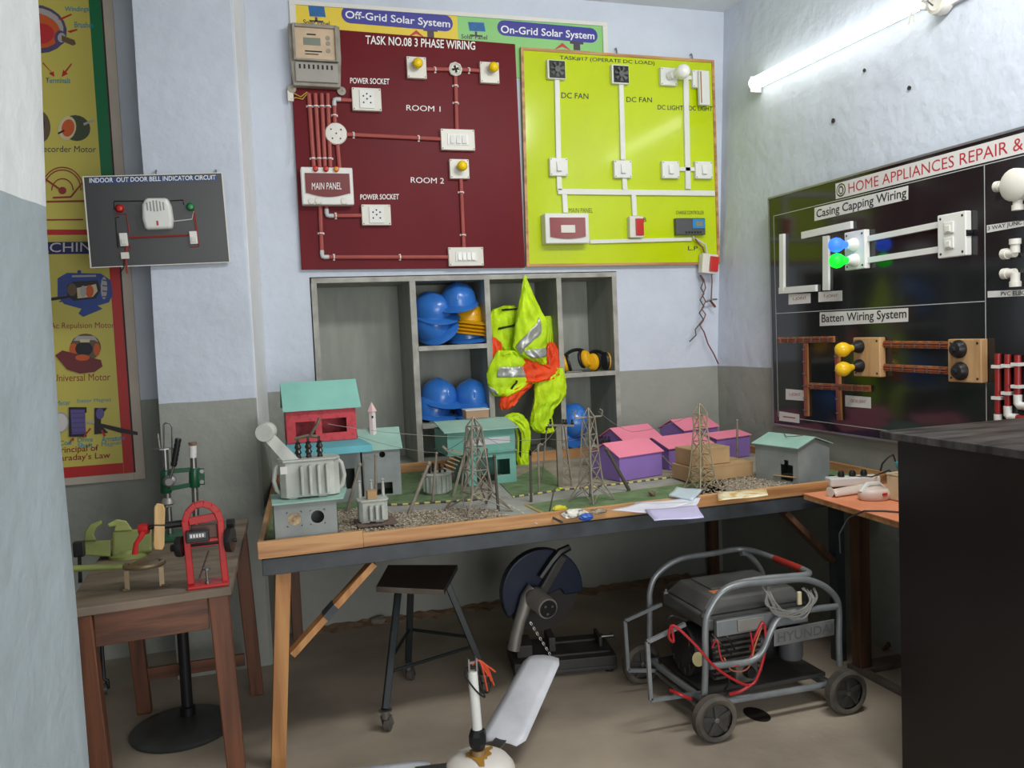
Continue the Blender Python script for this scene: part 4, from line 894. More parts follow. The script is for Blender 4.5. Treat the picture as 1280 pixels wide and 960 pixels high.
# ------------------------------------------------------------------ ear defenders
def earmuffs(label, cm):
    t = thing('ear_defenders', label, 'ear defenders', (0, 0, 0), 'ear defenders on the right shelf')
    for s_ in (-1, 1):
        b = MB(); b.lathe([(.034, 0), (.04, .008), (.04, .02), (.032, .034), (.016, .04), (0, .041)], (s_*.05, 0, .052), (s_, -.25, 0), 18, 1.25, 1, x=(0, 0, 1)); c_ = b.build('ear_cup', cm, t, True)
        b = MB(); b.lathe([(.04, -.018), (.043, -.008), (.04, -.001), (.03, -.001)], (s_*.05, 0, .052), (s_, -.25, 0), 18, 1.25, 1, x=(0, 0, 1)); b.build('cushion', BLACK, c_, True)
    b = MB(); q = [Vector((math.cos(a)*.074, .012+math.sin(a)*.03, .062+math.sin(a)*.05)) for a in [PI*k/14 for k in range(15)]]
    b.tube(q, .01, 8); b.build('headband', BLACK, t, True)
    return t
e0 = earmuffs('yellow ear defenders with black headband at right of their shelf', mat('yellow_ear_cup', (236, 178, 20), .35))
e0.location = hy(751, 462, 4.46); e0.rotation_euler = (0, 0, .35); ground(e0, SH3+.001)
e1 = dup(e0, hy(722, 462, 4.47), (.1, -.2, -.6), 'worn yellow ear defenders lying left of the other pair'); ground(e1, SH3+.001)
b = MB(); q = hy(718, 466, 4.43); b.tube([q+Vector((math.cos(a)*.045, math.sin(a)*.02, 0)) for a in [PI*k/10 for k in range(11)]], .004, 6); o = tag(b.build('grey_strap', mat('grey_strap', (150, 146, 138), .7), None, True), 'short grey strap lying in front of the left ear defenders', 'strap'); ground(o, SH3+.001)
o = hput(hb0, 716, 556, 4.5, (1.2, .2, .3), 'blue helmet on end in the bottom right compartment behind a grid model pole', .75); ground(o, .8235)

# ------------------------------------------------------------------ high visibility vests
LIMEV = mat('lime_fabric', (206, 240, 20), .7, second=(182, 222, 14), thr=(.35, .65), scale=9, bump=.3, bscale=24); ORV = mat('orange_fabric', (246, 84, 24), .7, second=(226, 66, 18), scale=9, bump=.3, bscale=24)
REFL = mat('silver_reflective_tape', (186, 190, 184), .35, metal=.35, scale=14); PIPB = mat('black_trim', (30, 32, 28), .7)
def cloth(rows, y0, thick, seed, folds=7, amp=.34):
    """closed bundle of cloth: each row is (pixel y, left x, right x) seen at distance y0"""
    rnd = random.Random(seed); ph = [rnd.uniform(0, 6.28) for _ in range(4)]
    fine = []
    for (ya, la, ra), (yb, lb_, rb_) in zip(rows, rows[1:]):
        n = 4
        for k in range(n): t = k/n; fine.append((ya+(yb-ya)*t, la+(lb_-la)*t, ra+(rb_-ra)*t))
    fine.append(rows[-1])
    def f(u, i):
        """u in 0..1 once round the bundle, front half is 0..0.5 from left to right"""
        y, l, r = fine[i]; A, B = hy(l, y, y0), hy(r, y, y0); c = (A+B)/2; w_ = (B-A).length/2
        th = min(thick, w_*.8); a = 2*PI*u
        rip = 1+amp*((1-2*abs(math.sin(folds*a*.5+ph[0]+i*.16)))*.55+(1-2*abs(math.sin((folds+1)*a*.8+ph[1]-i*.27)))*.35+.3*math.sin(i*.9+ph[2]+a*2))
        edge = rnd.uniform(-.003, .003)
        return c+(B-A).normalized()*(-math.cos(a)*w_+edge)+Vector((0, -math.sin(a)*th*rip, 0))
    return f, len(fine)
def vest(label, rows, y0, thick, seed, m, bands=(), folds=7, nm='safety_vest'):
    f, n = cloth(rows, y0, thick, seed, folds)
    xs = [hy((l+r)/2, y, y0) for y, l, r in rows]; t = thing(nm, label, 'safety vest', xs[-1], 'vests stuffed into the shelves')
    b = MB(); U = 40; g = [[f(u/U, i) for u in range(U)] for i in range(n)]
    V = [[b.bm.verts.new(p) for p in row] for row in g]
    for i in range(n-1):
        for u in range(U): b.face([V[i][u], V[i][(u+1) % U], V[i+1][(u+1) % U], V[i+1][u]])
    b.face(V[0]); b.face(V[-1][::-1]); b.build('cloth', m, t, True)
    for (v0a, v1a, v0b, v1b, u0, u1, bm, name) in bands:      # a band follows the cloth just proud of it
        b = MB(); N_ = 22; g = []
        def S_(u, v):
            v = max(0, min(n-1.001, v*(n-1))); i = int(v); q = V_[i][int(u*U) % U].lerp(V_[i+1][int(u*U) % U], v-i); q2 = V_[i][(int(u*U)+1) % U].lerp(V_[i+1][(int(u*U)+1) % U], v-i)
            return q.lerp(q2, u*U-int(u*U))+Vector((0, -.004, 0))
        V_ = [[Vector(f(u/U, i)) for u in range(U)] for i in range(n)]
        for k in range(N_+1):
            u = (u0+(u1-u0)*k/N_)*.5; s_ = k/N_; va, vb = v0a+(v0b-v0a)*s_, v1a+(v1b-v1a)*s_
            g.append([S_(u, va+(vb-va)*j/4) for j in range(5)])
        b.sheet(g); b.build(name, bm, t, True, solid=.002)
    return t
vest('lime vest hanging at the back right of vest pile under the hood', [(395, 682, 688), (405, 676, 692), (420, 674, 693), (432, 676, 692), (440, 680, 690)], 4.5, .03, 3, LIMEV)
vest('lime vest bunched high at the left of the pile with dark collar trim', [(382, 630, 642), (387, 615, 647), (396, 611, 650), (410, 611, 653), (425, 613, 652), (436, 617, 648), (443, 627, 644)], 4.47, .05, 4, LIMEV, [(.16, .21, .1, .15, .35, .98, PIPB, 'collar_trim'), (.5, .53, .42, .45, .3, .8, PIPB, 'neck_trim')])
vest('orange vest peeping out at the left edge of the vest pile', [(422, 613, 619), (428, 612, 626), (438, 612, 628), (447, 613, 624), (452, 614, 619)], 4.41, .035, 5, ORV, folds=5)
vest('orange vest sticking out at right of the vest pile beside the divider', [(428, 686, 692), (436, 682, 697), (446, 681, 700), (456, 679, 701), (466, 676, 702), (474, 684, 698)], 4.42, .04, 6, ORV, [(.1, .1, .9, .95, .15, .42, REFL, 'reflective_band')], 5)
vest('lime vest folded across the middle of pile with silver band and black loop', [(438, 622, 646), (445, 618, 658), (456, 612, 668), (466, 609, 674), (478, 609, 670), (487, 611, 655), (495, 617, 640)], 4.375, .055, 7, LIMEV, [(.38, .58, .36, .56, .25, .68, REFL, 'reflective_band'), (.74, .88, .84, .98, .05, .26, REFL, 'reflective_band'), (.62, .8, .63, .82, .5, .54, PIPB, 'armhole_trim')])
vest('orange vest crumpled across the middle of the pile, beneath the pointed hood', [(446, 654, 664), (453, 650, 680), (461, 648, 696), (468, 648, 700), (474, 650, 692), (478, 654, 670)], 4.352, .04, 8, ORV, folds=9)
vest('orange vest drooping lowest on the left under the folded lime vest', [(478, 652, 666), (484, 642, 664), (490, 630, 656), (499, 625, 649), (507, 624, 643), (512, 626, 634)], 4.36, .035, 9, ORV, folds=6)
vest('lime vest hanging in a long tail at the lower right of pile', [(460, 692, 703), (470, 674, 706), (482, 668, 708), (494, 668, 707), (503, 667, 700), (512, 665, 692), (522, 663, 690), (532, 662, 691), (538, 666, 692), (541, 672, 690)], 4.37, .045, 10, LIMEV, [(.78, .82, .76, .8, .55, .8, PIPB, 'hem_trim')])
vest('lime vest hung by its peak in a tall pointed hood with silver bands', [(344, 655.5, 657), (352, 654, 660), (365, 651.5, 665), (380, 648.5, 672), (396, 645.5, 680), (408, 644, 685), (422, 642.5, 684), (434, 641.5, 682), (443, 648, 682), (452, 664, 683), (456, 676, 682)], 4.33, .05, 11, LIMEV, [(.7, .82, .4, .56, .12, .66, REFL, 'reflective_band'), (.74, .86, .7, .82, .3, .98, REFL, 'reflective_band')], 5)
t = vest('lime vest trailing down in a curl from the shelves onto the table beside teal house', [(516, 640, 648), (519, 632, 654), (524, 629, 658), (530, 640, 661), (540, 646, 663), (552, 647, 663), (564, 646, 662), (574, 646, 661), (582, 648, 664), (587, 650, 673)], 4.30, .03, 12, LIMEV, [(.3, .7, .35, .75, .2, .3, PIPB, 'armhole_trim')], 5)
# ------------------------------------------------------------------ landscape of the power grid model
GZ = .7855
def striped(name, c1, c2, freq, axis=0):
    m = mat(name, c1, .7, var=.05, scale=20); nt = m.node_tree; N, L_ = nt.nodes, nt.links; b_ = N['Principled BSDF']
    src = b_.inputs['Base Color'].links[0].from_socket; tc = N.new('ShaderNodeTexCoord'); sp = N.new('ShaderNodeSeparateXYZ'); L_.new(tc.outputs['Object'], sp.inputs[0])
    a = N.new('ShaderNodeMath'); a.operation = 'MULTIPLY'; a.inputs[1].default_value = freq; L_.new(sp.outputs[axis], a.inputs[0])
    f = N.new('ShaderNodeMath'); f.operation = 'FRACT'; L_.new(a.outputs[0], f.inputs[0]); g = N.new('ShaderNodeMath'); g.operation = 'GREATER_THAN'; g.inputs[1].default_value = .5; L_.new(f.outputs[0], g.inputs[0])
    mx = N.new('ShaderNodeMix'); mx.data_type = 'RGBA'; L_.new(g.outputs[0], mx.inputs['Factor']); L_.new(src, mx.inputs['A']); mx.inputs['B'].default_value = C(*c2); L_.new(mx.outputs['Result'], b_.inputs['Base Color']); return m
GRASS = mat('green_model_turf', (116, 140, 98), .9, second=(90, 112, 76), thr=(.3, .7), scale=16, bump=.5, bscale=160)
ROAD = mat('grey_model_road', (164, 164, 157), .85, second=(142, 142, 136), scale=8); KERB = striped('kerb_stripes', (206, 186, 110), (70, 72, 66), 22)
GRND = mat('bare_model_ground', (170, 160, 144), .85, second=(124, 116, 102), scale=7)
PEB = mat('gravel_pebbles', (196, 182, 160), .85, second=(112, 102, 90), thr=(.38, .6), scale=75)
lsn = thing('model_landscape', 'miniature landscape of green turf, grey roads and gravel covering the display table', 'model landscape', (1.33, 3.6, TZ-.004))
b = MB(); b.prism([(.028, 2.985), (2.635, 2.985), (2.635, 4.36), (.125, 4.36)], TZ-.0035, TZ-.0005); b.build('base_sheet', GRND, lsn)
def patch(px, nm, m, z0, z1):
    pts = [hz(*p, z1) for p in px]; pts = [(min(2.632, max(.03, p.x)), min(4.355, max(2.986, p.y))) for p in pts]
    b = MB(); b.prism(pts[::-1], z0, z1); return b.build(nm, m, lsn)
z = TZ
patch([(471, 628), (478, 588), (530, 583), (560, 598), (600, 618), (585, 624), (500, 630)], 'turf', GRASS, z-.0004, z+.003)
patch([(641, 621), (624, 603), (646, 596), (676, 582), (700, 600), (703, 612)], 'turf', GRASS, z-.0004, z+.003)
patch([(658, 631), (700, 624.5), (780, 614.5), (850, 605), (905, 600), (912, 622), (870, 641), (705, 653)], 'turf', GRASS, z-.0004, z+.003)
patch([(745, 598), (740, 580), (775, 570), (790, 600)], 'turf', GRASS, z-.0004, z+.003)
patch([(325, 690), (327, 640), (345, 590), (470, 585), (440, 640), (424, 680)], 'turf', GRASS, z-.0004, z+.0025)
patch([(1020, 598), (1010, 585), (1035, 580), (1062, 592), (1050, 604)], 'turf', GRASS, z-.0004, z+.003)
patch([(440, 646), (442, 634), (500, 632), (585, 627), (640, 620.5), (700, 613.5), (780, 605), (842, 597.5), (862, 600), (780, 614), (700, 624), (655, 630.5), (700, 652), (653, 658.5), (625, 641), (585, 635), (500, 640.5)], 'road', ROAD, z-.0004, z+.0015)
patch([(611, 623), (609, 614), (623, 604), (640, 620.5)], 'path', ROAD, z-.0004, z+.0016)
DASH = mat('white_road_paint', (214, 212, 204), .7)
for k in range(7):
    t = k/6; cx, cy = 637+33*t, 632+22*t*(.6+.4*t); A, B = hz(cx-1.6, cy-1, z+.002), hz(cx+1.6, cy+1, z+.002)
    b = MB(); b.bar(A, B, .005, .0008); b.build('lane_dash', DASH, lsn)
def kerb(pts):
    q = [hz(*p, z+.004) for p in pts]
    b = MB(); b.tube(q, .0055, 4)
    b.build('kerb', KERB, lsn)
kerb([(470, 631), (500, 631), (585, 625.5), (604, 623)]); kerb([(641, 621.5), (700, 613), (780, 604.5), (842, 596.5)]); kerb([(657, 631), (680, 642), (703, 653)])
def gravel(px, n, seed, cover=.010):
    rnd = random.Random(seed); P = [hz(*p, z) for p in px]; P = [(p.x, max(2.99, p.y)) for p in P]
    b0 = MB(); b0.prism(P[::-1], z-.0004, z+.003); b0.build('gravel_bed', GRND, lsn)
    xs = [p[0] for p in P]; ys = [p[1] for p in P]; vs = []; fs = []
    def inside(x, y):
        c = False
        for (x0, y0), (x1, y1) in zip(P, P[1:]+P[:1]):
            if (y0 > y) != (y1 > y) and x < (x1-x0)*(y-y0)/(y1-y0)+x0: c = not c
        return c
    T = [(1, 0, 0), (0, 1, 0), (-1, 0, 0), (0, -1, 0), (0, 0, 1), (0, 0, -1)]; F = [(0, 1, 4), (1, 2, 4), (2, 3, 4), (3, 0, 4), (1, 0, 5), (2, 1, 5), (3, 2, 5), (0, 3, 5)]
    while n:
        x, y = rnd.uniform(min(xs), max(xs)), rnd.uniform(min(ys), max(ys))
        if not inside(x, y): continue
        n -= 1; r = rnd.uniform(.0025, .0062); a = rnd.uniform(0, 3); k = len(vs); zz = z+.003+rnd.random()**2*cover
        for p in T: u, v = p[0]*r*rnd.uniform(.7, 1.4), p[1]*r*rnd.uniform(.6, 1.1); vs.append((x+u*math.cos(a)-v*math.sin(a), y+u*math.sin(a)+v*math.cos(a), zz+p[2]*r*.7))
        fs += [tuple(k+i for i in f) for f in F]
    off = root_loc(lsn); me = bpy.data.meshes.new('gravel'); me.from_pydata([(v[0]-off.x, v[1]-off.y, v[2]-off.z) for v in vs], [], fs)
    o = finish('gravel', me, PEB, lsn); o['kind'] = 'stuff'
gravel([(424, 672), (422, 640), (445, 638), (500, 642), (588, 636), (622, 641), (651, 657), (500, 671)], 3000, 1)
gravel([(868, 622), (862, 612), (900, 600), (940, 594), (1000, 604), (1010, 612), (960, 616), (905, 624)], 1300, 2)

# ------------------------------------------------------------------ model buildings
def holed(b, x0, x1, z0, z1, y, t, rects=(), discs=()):
    """upright wall panel in the x-z plane with real openings"""
    R = list(rects)+[(cx-r*1.15, cz-r*1.15, cx+r*1.15, cz+r*1.15) for cx, cz, r in discs]
    X = sorted({x0, x1}|{v for r in R for v in (r[0], r[2])}); Zs = sorted({z0, z1}|{v for r in R for v in (r[1], r[3])})
    for i in range(len(X)-1):
        for j in range(len(Zs)-1):
            cx, cz = (X[i]+X[i+1])/2, (Zs[j]+Zs[j+1])/2
            if any(r[0] < cx < r[2] and r[1] < cz < r[3] for r in R): continue
            b.box(X[i], y, Zs[j], X[i+1], y+t, Zs[j+1])
    for cx, cz, r in discs:
        n = 24; ring = []; sqr = []
        for k in range(n):
            a = 2*PI*k/n+PI/n; c, s_ = math.cos(a), math.sin(a); f = r*1.15/max(abs(c), abs(s_)); ring.append((cx+c*r, cz+s_*r)); sqr.append((cx+c*f, cz+s_*f))
        for k in range(n):
            q = [sqr[k], sqr[(k+1) % n], ring[(k+1) % n], ring[k]]; b.hull([(p[0], y, p[1]) for p in q], [(p[0], y+t, p[1]) for p in q])
    return b
def gable(name, label, P, Q, d, eave, ridge, wm, rm, over=.012, rects=(), discs=(), group=None, rt=.004, crease=False):
    """little house: front wall on the line P-Q, ridge parallel to it"""
    P, Q = Vector(P), Vector(Q); w_ = (Q-P).length; rz = math.atan2(Q.y-P.y, Q.x-P.x); t = .004
    r = thing(name, label, 'model house', (0, 0, 0), group)
    b = MB(); holed(b, 0, w_, 0, eave, 0, t, rects, discs); b.build('front_wall', wm, r)
    b = MB(); b.box(t*.1, d-t, 0, w_-t*.1, d, eave); b.build('back_wall', wm, r)
    for x in (0, w_-t):
        b = MB(); pr = [(t+.0002, 0), (d-t-.0002, 0), (d-t-.0002, eave), (d/2, ridge-.003), (t+.0002, eave)]
        b.hull([(x, y, z_) for y, z_ in pr], [(x+t, y, z_) for y, z_ in pr]); b.build('gable_wall', wm, r)
    k = (ridge-eave)/(d/2)
    for s_ in (0, 1):
        b = MB(); ya, za = -over, eave-over*k; f = (lambda y: y) if s_ == 0 else (lambda y: d-y)
        pts = [(f(ya), za+.001), (f(d/2), ridge+.001), (f(d/2), ridge+rt+.001), (f(ya), za+rt+.001)]
        b.hull([(-over, y, z_) for y, z_ in pts], [(w_+over, y, z_) for y, z_ in pts]); o = b.build('roof_panel', rm, r)
    r.location = (P.x, P.y, TZ+.003); r.rotation_euler = (0, 0, rz); return r
PINK = mat('pink_card', (244, 138, 164), .65, var=.04, scale=5); PURP = mat('purple_card', (142, 112, 184), .65, var=.06, scale=5)
def at_y(px, py, Y): p = hy(px, py, Y); return Vector((p.x, Y, 0)), p.z-TZ-.003
def pinkh(YL, YR, eL, eR, rL, d, label):
    P, h0 = at_y(*eL, YL); Q, h1 = at_y(*eR, YR); e = (h0+h1)/2; rd = hy(*rL, YL+d/2).z-TZ-.003
    return gable('model_house', label, P, Q, d, e, max(rd, e+.02), PURP, PINK, .008, group='pink roofed model houses')
pinkh(3.535, 3.60, (774, 571), (827, 564), (767, 554), .22, 'pink roofed purple model house, the nearest and furthest left, beside a leaning pole')
pinkh(3.87, 3.93, (781, 552), (826, 546), (776, 535), .22, 'pink roofed purple model house right behind the nearest pink one')
pinkh(3.70, 3.76, (836, 562), (890, 553), (824, 547), .24, 'pink roofed purple model house behind the stacked cardboard boxes, left end')
pinkh(4.08, 4.14, (855, 539), (897, 532), (846, 525), .20, 'pink roofed purple model house farthest back, standing in the corner')
pinkh(3.82, 3.87, (896, 551), (937, 542), (886, 542.5), .19, 'pink roofed purple model house furthest right, behind a grey pole')
P, Q = hz(945, 599, TZ), hz(998, 608, TZ); eh = hy(996, 561, Q.y).z-TZ
gh = gable('model_house', 'grey card model house with mint roof and broken doorway at right end of table', P, Q, .205, eh, eh+.035, GREYW, MINT, .012, rects=((.145, .01, .215, .085), (.165, .085, .19, .105)))
gl = gh.location.copy(); gh.location = (0, 0, 0)
b = MB(); b.tube([(.11, -.004, .03), (.235, -.004, .035)], .0035, 6); b.build('door_bar', CARD, gh)
b = MB(); b.tube([(.08, .1, eh+.042), (.13, .06, eh+.034), (.2, .11, eh+.041)], .002, 5); b.build('roof_wire', mat('dull_wire', (120, 104, 88), .6), gh)
gh.location = gl
# cardboard boxes
def carton(Cp, Rp, dp, top, z0, label):
    Cc, R_ = Vector(Cp), Vector(Rp); w_ = (R_-Cc).length; rz = math.atan2(R_.y-Cc.y, R_.x-Cc.x); o = thing('cardboard_box', label, 'box', (0, 0, 0))
    b = MB(); b.box(0, 0, 0, w_, dp, top); b.build('box_body', CARD, o, bevel=.002)
    b = MB(); b.box(w_*.01, dp*.46, top+.0003, w_*.99, dp*.54, top+.0008); b.build('tape', mat('brown_tape', (170, 134, 88), .3), o)
    b = MB(); b.box(w_*.002, .002, top*.9, w_*.998, -.0015, top+.0002) ; b.build('flap_edge', CARD, o)
    o.location = (Cc.x, Cc.y, z0); o.rotation_euler = (0, 0, rz); return o
Cp, Rp = hz(865, 606, TZ), hz(941, 597, TZ); Rp = Cp+(Rp-Cp).normalized()*.33
h1 = hy(865, 587, Cp.y).z-TZ
c1 = carton(Cp, Rp, .17, h1, TZ+.008, 'long low cardboard box lying under another beside grey model house')
A = hy(870, 585, Cp.y+.02); h2 = hy(868, 566, Cp.y+.02).z-A.z; d_ = (Rp-Cp).normalized()
c2 = carton((Cp.x+.012, Cp.y+.018, 0), Vector((Cp.x+.012, Cp.y+.018, 0))+Vector((d_.x, d_.y, 0))*.205, .14, h2+.006, TZ+.008+h1+.002, 'short cardboard box stacked on the long low cardboard box')
# tall house at the left with red upper storey and the grey house joined to it
REDC = mat('crimson_card', (196, 60, 70), .6, second=(160, 40, 52), thr=(.3, .5), scale=34); BLUC = mat('turquoise_card', (104, 186, 198), .6, var=.08); GREENC = mat('sea_green_card', (142, 204, 190), .6, var=.07, scale=5)
th = thing('model_house', 'tall model house with red upper storey and turquoise roof at left end', 'model house', (.14, 3.7, TZ))
X0, X1, Y0, Y1 = .150, .448, 3.70, 3.93; z1, z2 = hy(400, 551, 3.7).z, hy(400, 512, 3.7).z
def hbox(par, X0, X1, Y0, Y1, za, zb_, m, nm, rects=(), discs=()):
    t = .004; b = MB(); holed(b, X0, X1, za, zb_, Y0, t, rects, discs); b.build('front_wall' if not nm else nm, m, par)
    for r in ((X0, Y0+t+.0002, X0+t, Y1-t-.0002), (X1-t, Y0+t+.0002, X1, Y1-t-.0002), (X0, Y1-t, X1, Y1)):
        b = MB(); b.box(r[0], r[1], za, r[2], r[3], zb_); b.build('wall', m, par)
hbox(th, X0+.03, X1+.01, Y0+.01, Y1, TZ+.003, z1-.045, GREYW, 'lower_wall', rects=((.39, TZ+.06, .43, TZ+.15),))
b = MB(); b.hull([(X0-.01, 3.60, z1-.052), (X1+.05, 3.60, z1-.052), (X1+.012, 3.72, z1-.03), (X0-.002, 3.72, z1-.03)], [(X0-.01, 3.60, z1-.022), (X1+.05, 3.60, z1-.022), (X1+.012, 3.72, z1-.004), (X0-.002, 3.72, z1-.004)]); b.build('balcony_roof', BLUC, th)
b = MB(); b.box(X0, 3.7205, z1-.044, X1, Y1, z1-.004); b.build('floor_slab', BLUC, th)
zA = lambda py: hy(400, py, 3.7).z
hbox(th, X0, X1, Y0+.004, Y1, z1-.0035, z2+.02, REDC, 'red_wall', rects=((hy(371, 560, 3.7).x, zA(546.5), hy(396, 560, 3.7).x, zA(526)), (hy(404, 560, 3.7).x, zA(542), hy(435, 560, 3.7).x, zA(524))))
rid = hy(400, 478, 3.80).z
b = MB(); pr = [(3.685, z2+.0), (3.825, rid), (3.825, rid+.006), (3.685, z2+.006)]; b.hull([(X0-.012, y, q_) for y, q_ in pr], [(X1+.022, y, q_) for y, q_ in pr]); b.build('roof_panel', GREENC, th)
b = MB(); pr = [(3.826, rid), (3.95, z2), (3.95, z2+.006), (3.826, rid+.006)]; b.hull([(X0-.012, y, q_) for y, q_ in pr], [(X1+.022, y, q_) for y, q_ in pr]); b.build('roof_panel', GREENC, th)
P, Q = Vector((.475, 3.775, 0)), Vector((.645, 3.765, 0)); e = hy(503, 558, 3.765).z-TZ-.003; rd = hy(500, 535, 3.86).z-TZ
g2 = gable('model_house', 'grey card model house with mint roof and pink capped white turret', P, Q, .19, e, rd, GREYW, MINT, .012, rects=((.055, .006, .13, .06),), discs=((.09, e-.03, .014),))
gl = g2.location.copy(); g2.location = (0, 0, 0)
b = MB(); b.lathe([(.017, e-.002), (.017, rd+.085), (0, rd+.085)], (.06, .075, 0), (0, 0, 1), 6); tw = b.build('turret', mat('white_card', (222, 216, 214), .6), g2)
b = MB(); b.lathe([(.025, rd+.0855), (0, rd+.13)], (.06, .075, 0), (0, 0, 1), 6); b.build('turret_cap', mat('pale_pink_card', (226, 190, 190), .6), tw)
b = MB(); b.box(.056, .057, rd+.055, .064, .0585, rd+.066); b.build('turret_window', SLOT, tw); g2.location = gl
# front left grey house with the big transformer on its lid
X0, X1, YF0, YB0 = hy(343, 650, 3.0).x, hy(421.5, 650, 3.0).x, 3.0, 3.17; zt = hy(380, 628, 3.0).z
lh = thing('model_house', 'low grey card model house with two round holes under the big transformer', 'model house', ((X0+X1)/2, 3.1, TZ))
h3, h4 = hy(368, 649, 3.0), hy(397, 646, 3.0)
hbox(lh, X0, X1, YF0, YB0, TZ+.003, zt, GREYW, '', discs=((h3.x, h3.z, .023), (h4.x, h4.z, .023)))
b = MB(); b.lathe([(.0225, 0), (.0225, .006), (.006, .004), (.005, .008), (0, .008)], (h3.x, 3.006, h3.z), (0, -1, 0), 20); b.build('cork_plug', mat('cork', (190, 170, 134), .8, second=(120, 100, 76), scale=40), lh)
b = MB(); b.hull([(X0-.005, 2.99, zt+.0005), (X1+.025, 2.99, zt+.0005), (X1+.06, 3.19, zt+.0005), (X0-.005, 3.19, zt+.0005)], [(X0-.005, 2.99, zt+.006), (X1+.025, 2.99, zt+.006), (X1+.06, 3.19, zt+.006), (X0-.005, 3.19, zt+.006)]); b.build('lid', MINT, lh)
TRG = mat('grey_transformer', (190, 194, 186), .5, second=(160, 164, 156), scale=12); INS = mat('brown_black_insulator', (42, 36, 34), .25)
def transformer(label, X0, X1, Y0, Y1, z0, z1, nf, par_l=None):
    t = thing('model_transformer', label, 'model transformer', ((X0+X1)/2, (Y0+Y1)/2, z0)); w_ = X1-X0
    b = MB(); c = min(.02, w_*.12); b.prism([(X0+c, Y0), (X1-c, Y0), (X1, Y0+c), (X1, Y1-c), (X1-c, Y1), (X0+c, Y1), (X0, Y1-c), (X0, Y0+c)], z0+.004, z1); b.build('tank', TRG, t, bevel=.002)
    b = MB(); b.prism([(X0+c*.8-.004, Y0-.005), (X1-c*.8+.004, Y0-.005), (X1+.005, Y0+c), (X1+.005, Y1-c), (X1-c, Y1+.005), (X0+c, Y1+.005), (X0-.005, Y1-c), (X0-.005, Y0+c)], z1+.0003, z1+.008); b.build('tank_lid', TRG, t, bevel=.002)
    for k in range(nf):
        x = X0+w_*(.36+.42*k/max(1, nf-1)); b = MB(); b.box(x-.006, Y0-.03, z0+.012, x+.006, Y0-.0003, z1-.012); b.build('cooling_fin', TRG, t, bevel=.004)
    for x in (X0+w_*.2, X1-w_*.3):
        b = MB(); b.box(x-.015, Y0+.006, z0, x+.015, Y1-.006, z0+.0038); b.build('skid', TRG, t)
    return t
Tx0, Tx1 = hy(350, 600, 3.05).x, hy(425, 600, 3.05).x; Tz0, Tz1 = zt+.0065, hy(385, 577, 3.04).z
bt = transformer('big grey model transformer with angled drum and black bushings on low grey house', Tx0, Tx1, 3.045, 3.15, Tz0, Tz1, 4)
for s_, x in ((-1, Tx0), (1, Tx1)):
    b = MB(); b.tube([(x, 3.09, Tz0+.02), (x+s_*.012, 3.085, Tz0+.03), (x+s_*.02, 3.085, (Tz0+Tz1)/2), (x+s_*.012, 3.085, Tz1-.02), (x, 3.09, Tz1-.008)], .008, 8); b.build('side_pipe', TRG, bt, True)
for px in (373, 386, 400):
    x = hy(px, 570, 3.09).x; b = MB(); b.lathe([(.011, 0), (.008, .012), (.013, .02), (.008, .03), (.013, .038), (.008, .05), (.011, .056), (.004, .06), (.004, .075), (0, .075)], (x, 3.09, Tz1+.0085), (0, 0, 1), 12); b.build('bushing', INS, bt, True)
b = MB(); xs_ = [hy(px, 570, 3.09).x for px in (373, 386, 400)]; b.tube([(xs_[0]-.01, 3.09, Tz1+.078), (xs_[1], 3.085, Tz1+.088), (xs_[2]-.005, 3.08, Tz1+.082)], .007, 6); b.tube([(xs_[1]+.01, 3.08, Tz1+.09), (xs_[1]+.035, 3.07, Tz1+.13), (xs_[2]+.005, 3.07, Tz1+.15)], .006, 6); b.build('terminal_wires', mat('dull_terminal', (120, 108, 92), .5, metal=.4), bt, True)
D0 = hy(330, 541, 3.05); b = MB(); b.hull([(D0.x-.008, 3.055, D0.z-.016), (D0.x+.028, 3.055, D0.z-.001), (Tx0+.07, 3.055, Tz1+.009), (Tx0+.012, 3.055, Tz1+.009)], [(D0.x-.008, 3.075, D0.z-.016), (D0.x+.028, 3.075, D0.z-.001), (Tx0+.07, 3.075, Tz1+.009), (Tx0+.012, 3.075, Tz1+.009)]); b.build('drum_bracket', TRG, bt)
b = MB(); b.lathe([(.031, 0), (.033, .004), (.033, .06), (.03, .062), (0, .062)], D0+Vector((0, -.005, .0)), (.25, 1, 0), 20); dr = b.build('oil_drum', TRG, bt, True)
b = MB(); b.lathe([(.004, 0), (.004, .002), (0, .002)], D0+Vector((.015, -.006, -.008)), (0, -1, 0), 8); b.build('drum_hole', SLOT, dr)
a, q_ = hy(354, 588, 3.04), 0; b = MB(); b.box(a.x-.01, 3.0435, a.z-.015, a.x+.014, 3.0448, a.z+.012); b.build('rating_plate', LABW, bt)
# small transformer in the gravel
P0 = hz(470, 655, TZ+.015); sx0, sx1 = hy(450, 650, 3.16).x, hy(486, 650, 3.16).x
st_ = transformer('small grey model transformer on a brown slab in the left gravel', sx0, sx1, 3.16, 3.24, TZ+.018, hy(470, 627, 3.16).z, 3)
b = MB(); b.box(sx0-.012, 3.12, TZ+.0135, sx1+.03, 3.26, TZ+.0178); b.build('slab', mat('brown_slab', (112, 94, 84), .7), st_)
zz1 = hy(470, 627, 3.16).z+.0085; b = MB(); b.box(sx0+.035, 3.17, zz1, sx0+.07, 3.205, zz1+.032); b.build('top_box', CARD, st_)
for k in range(3):
    b = MB(); b.lathe([(.006, 0), (.006, .03), (.004, .06), (.008, .065), (0, .07)], (sx0+.012+.045*k, 3.22, zz1), (0, 0, 1), 8); b.build('bushing', TRG, st_, True)
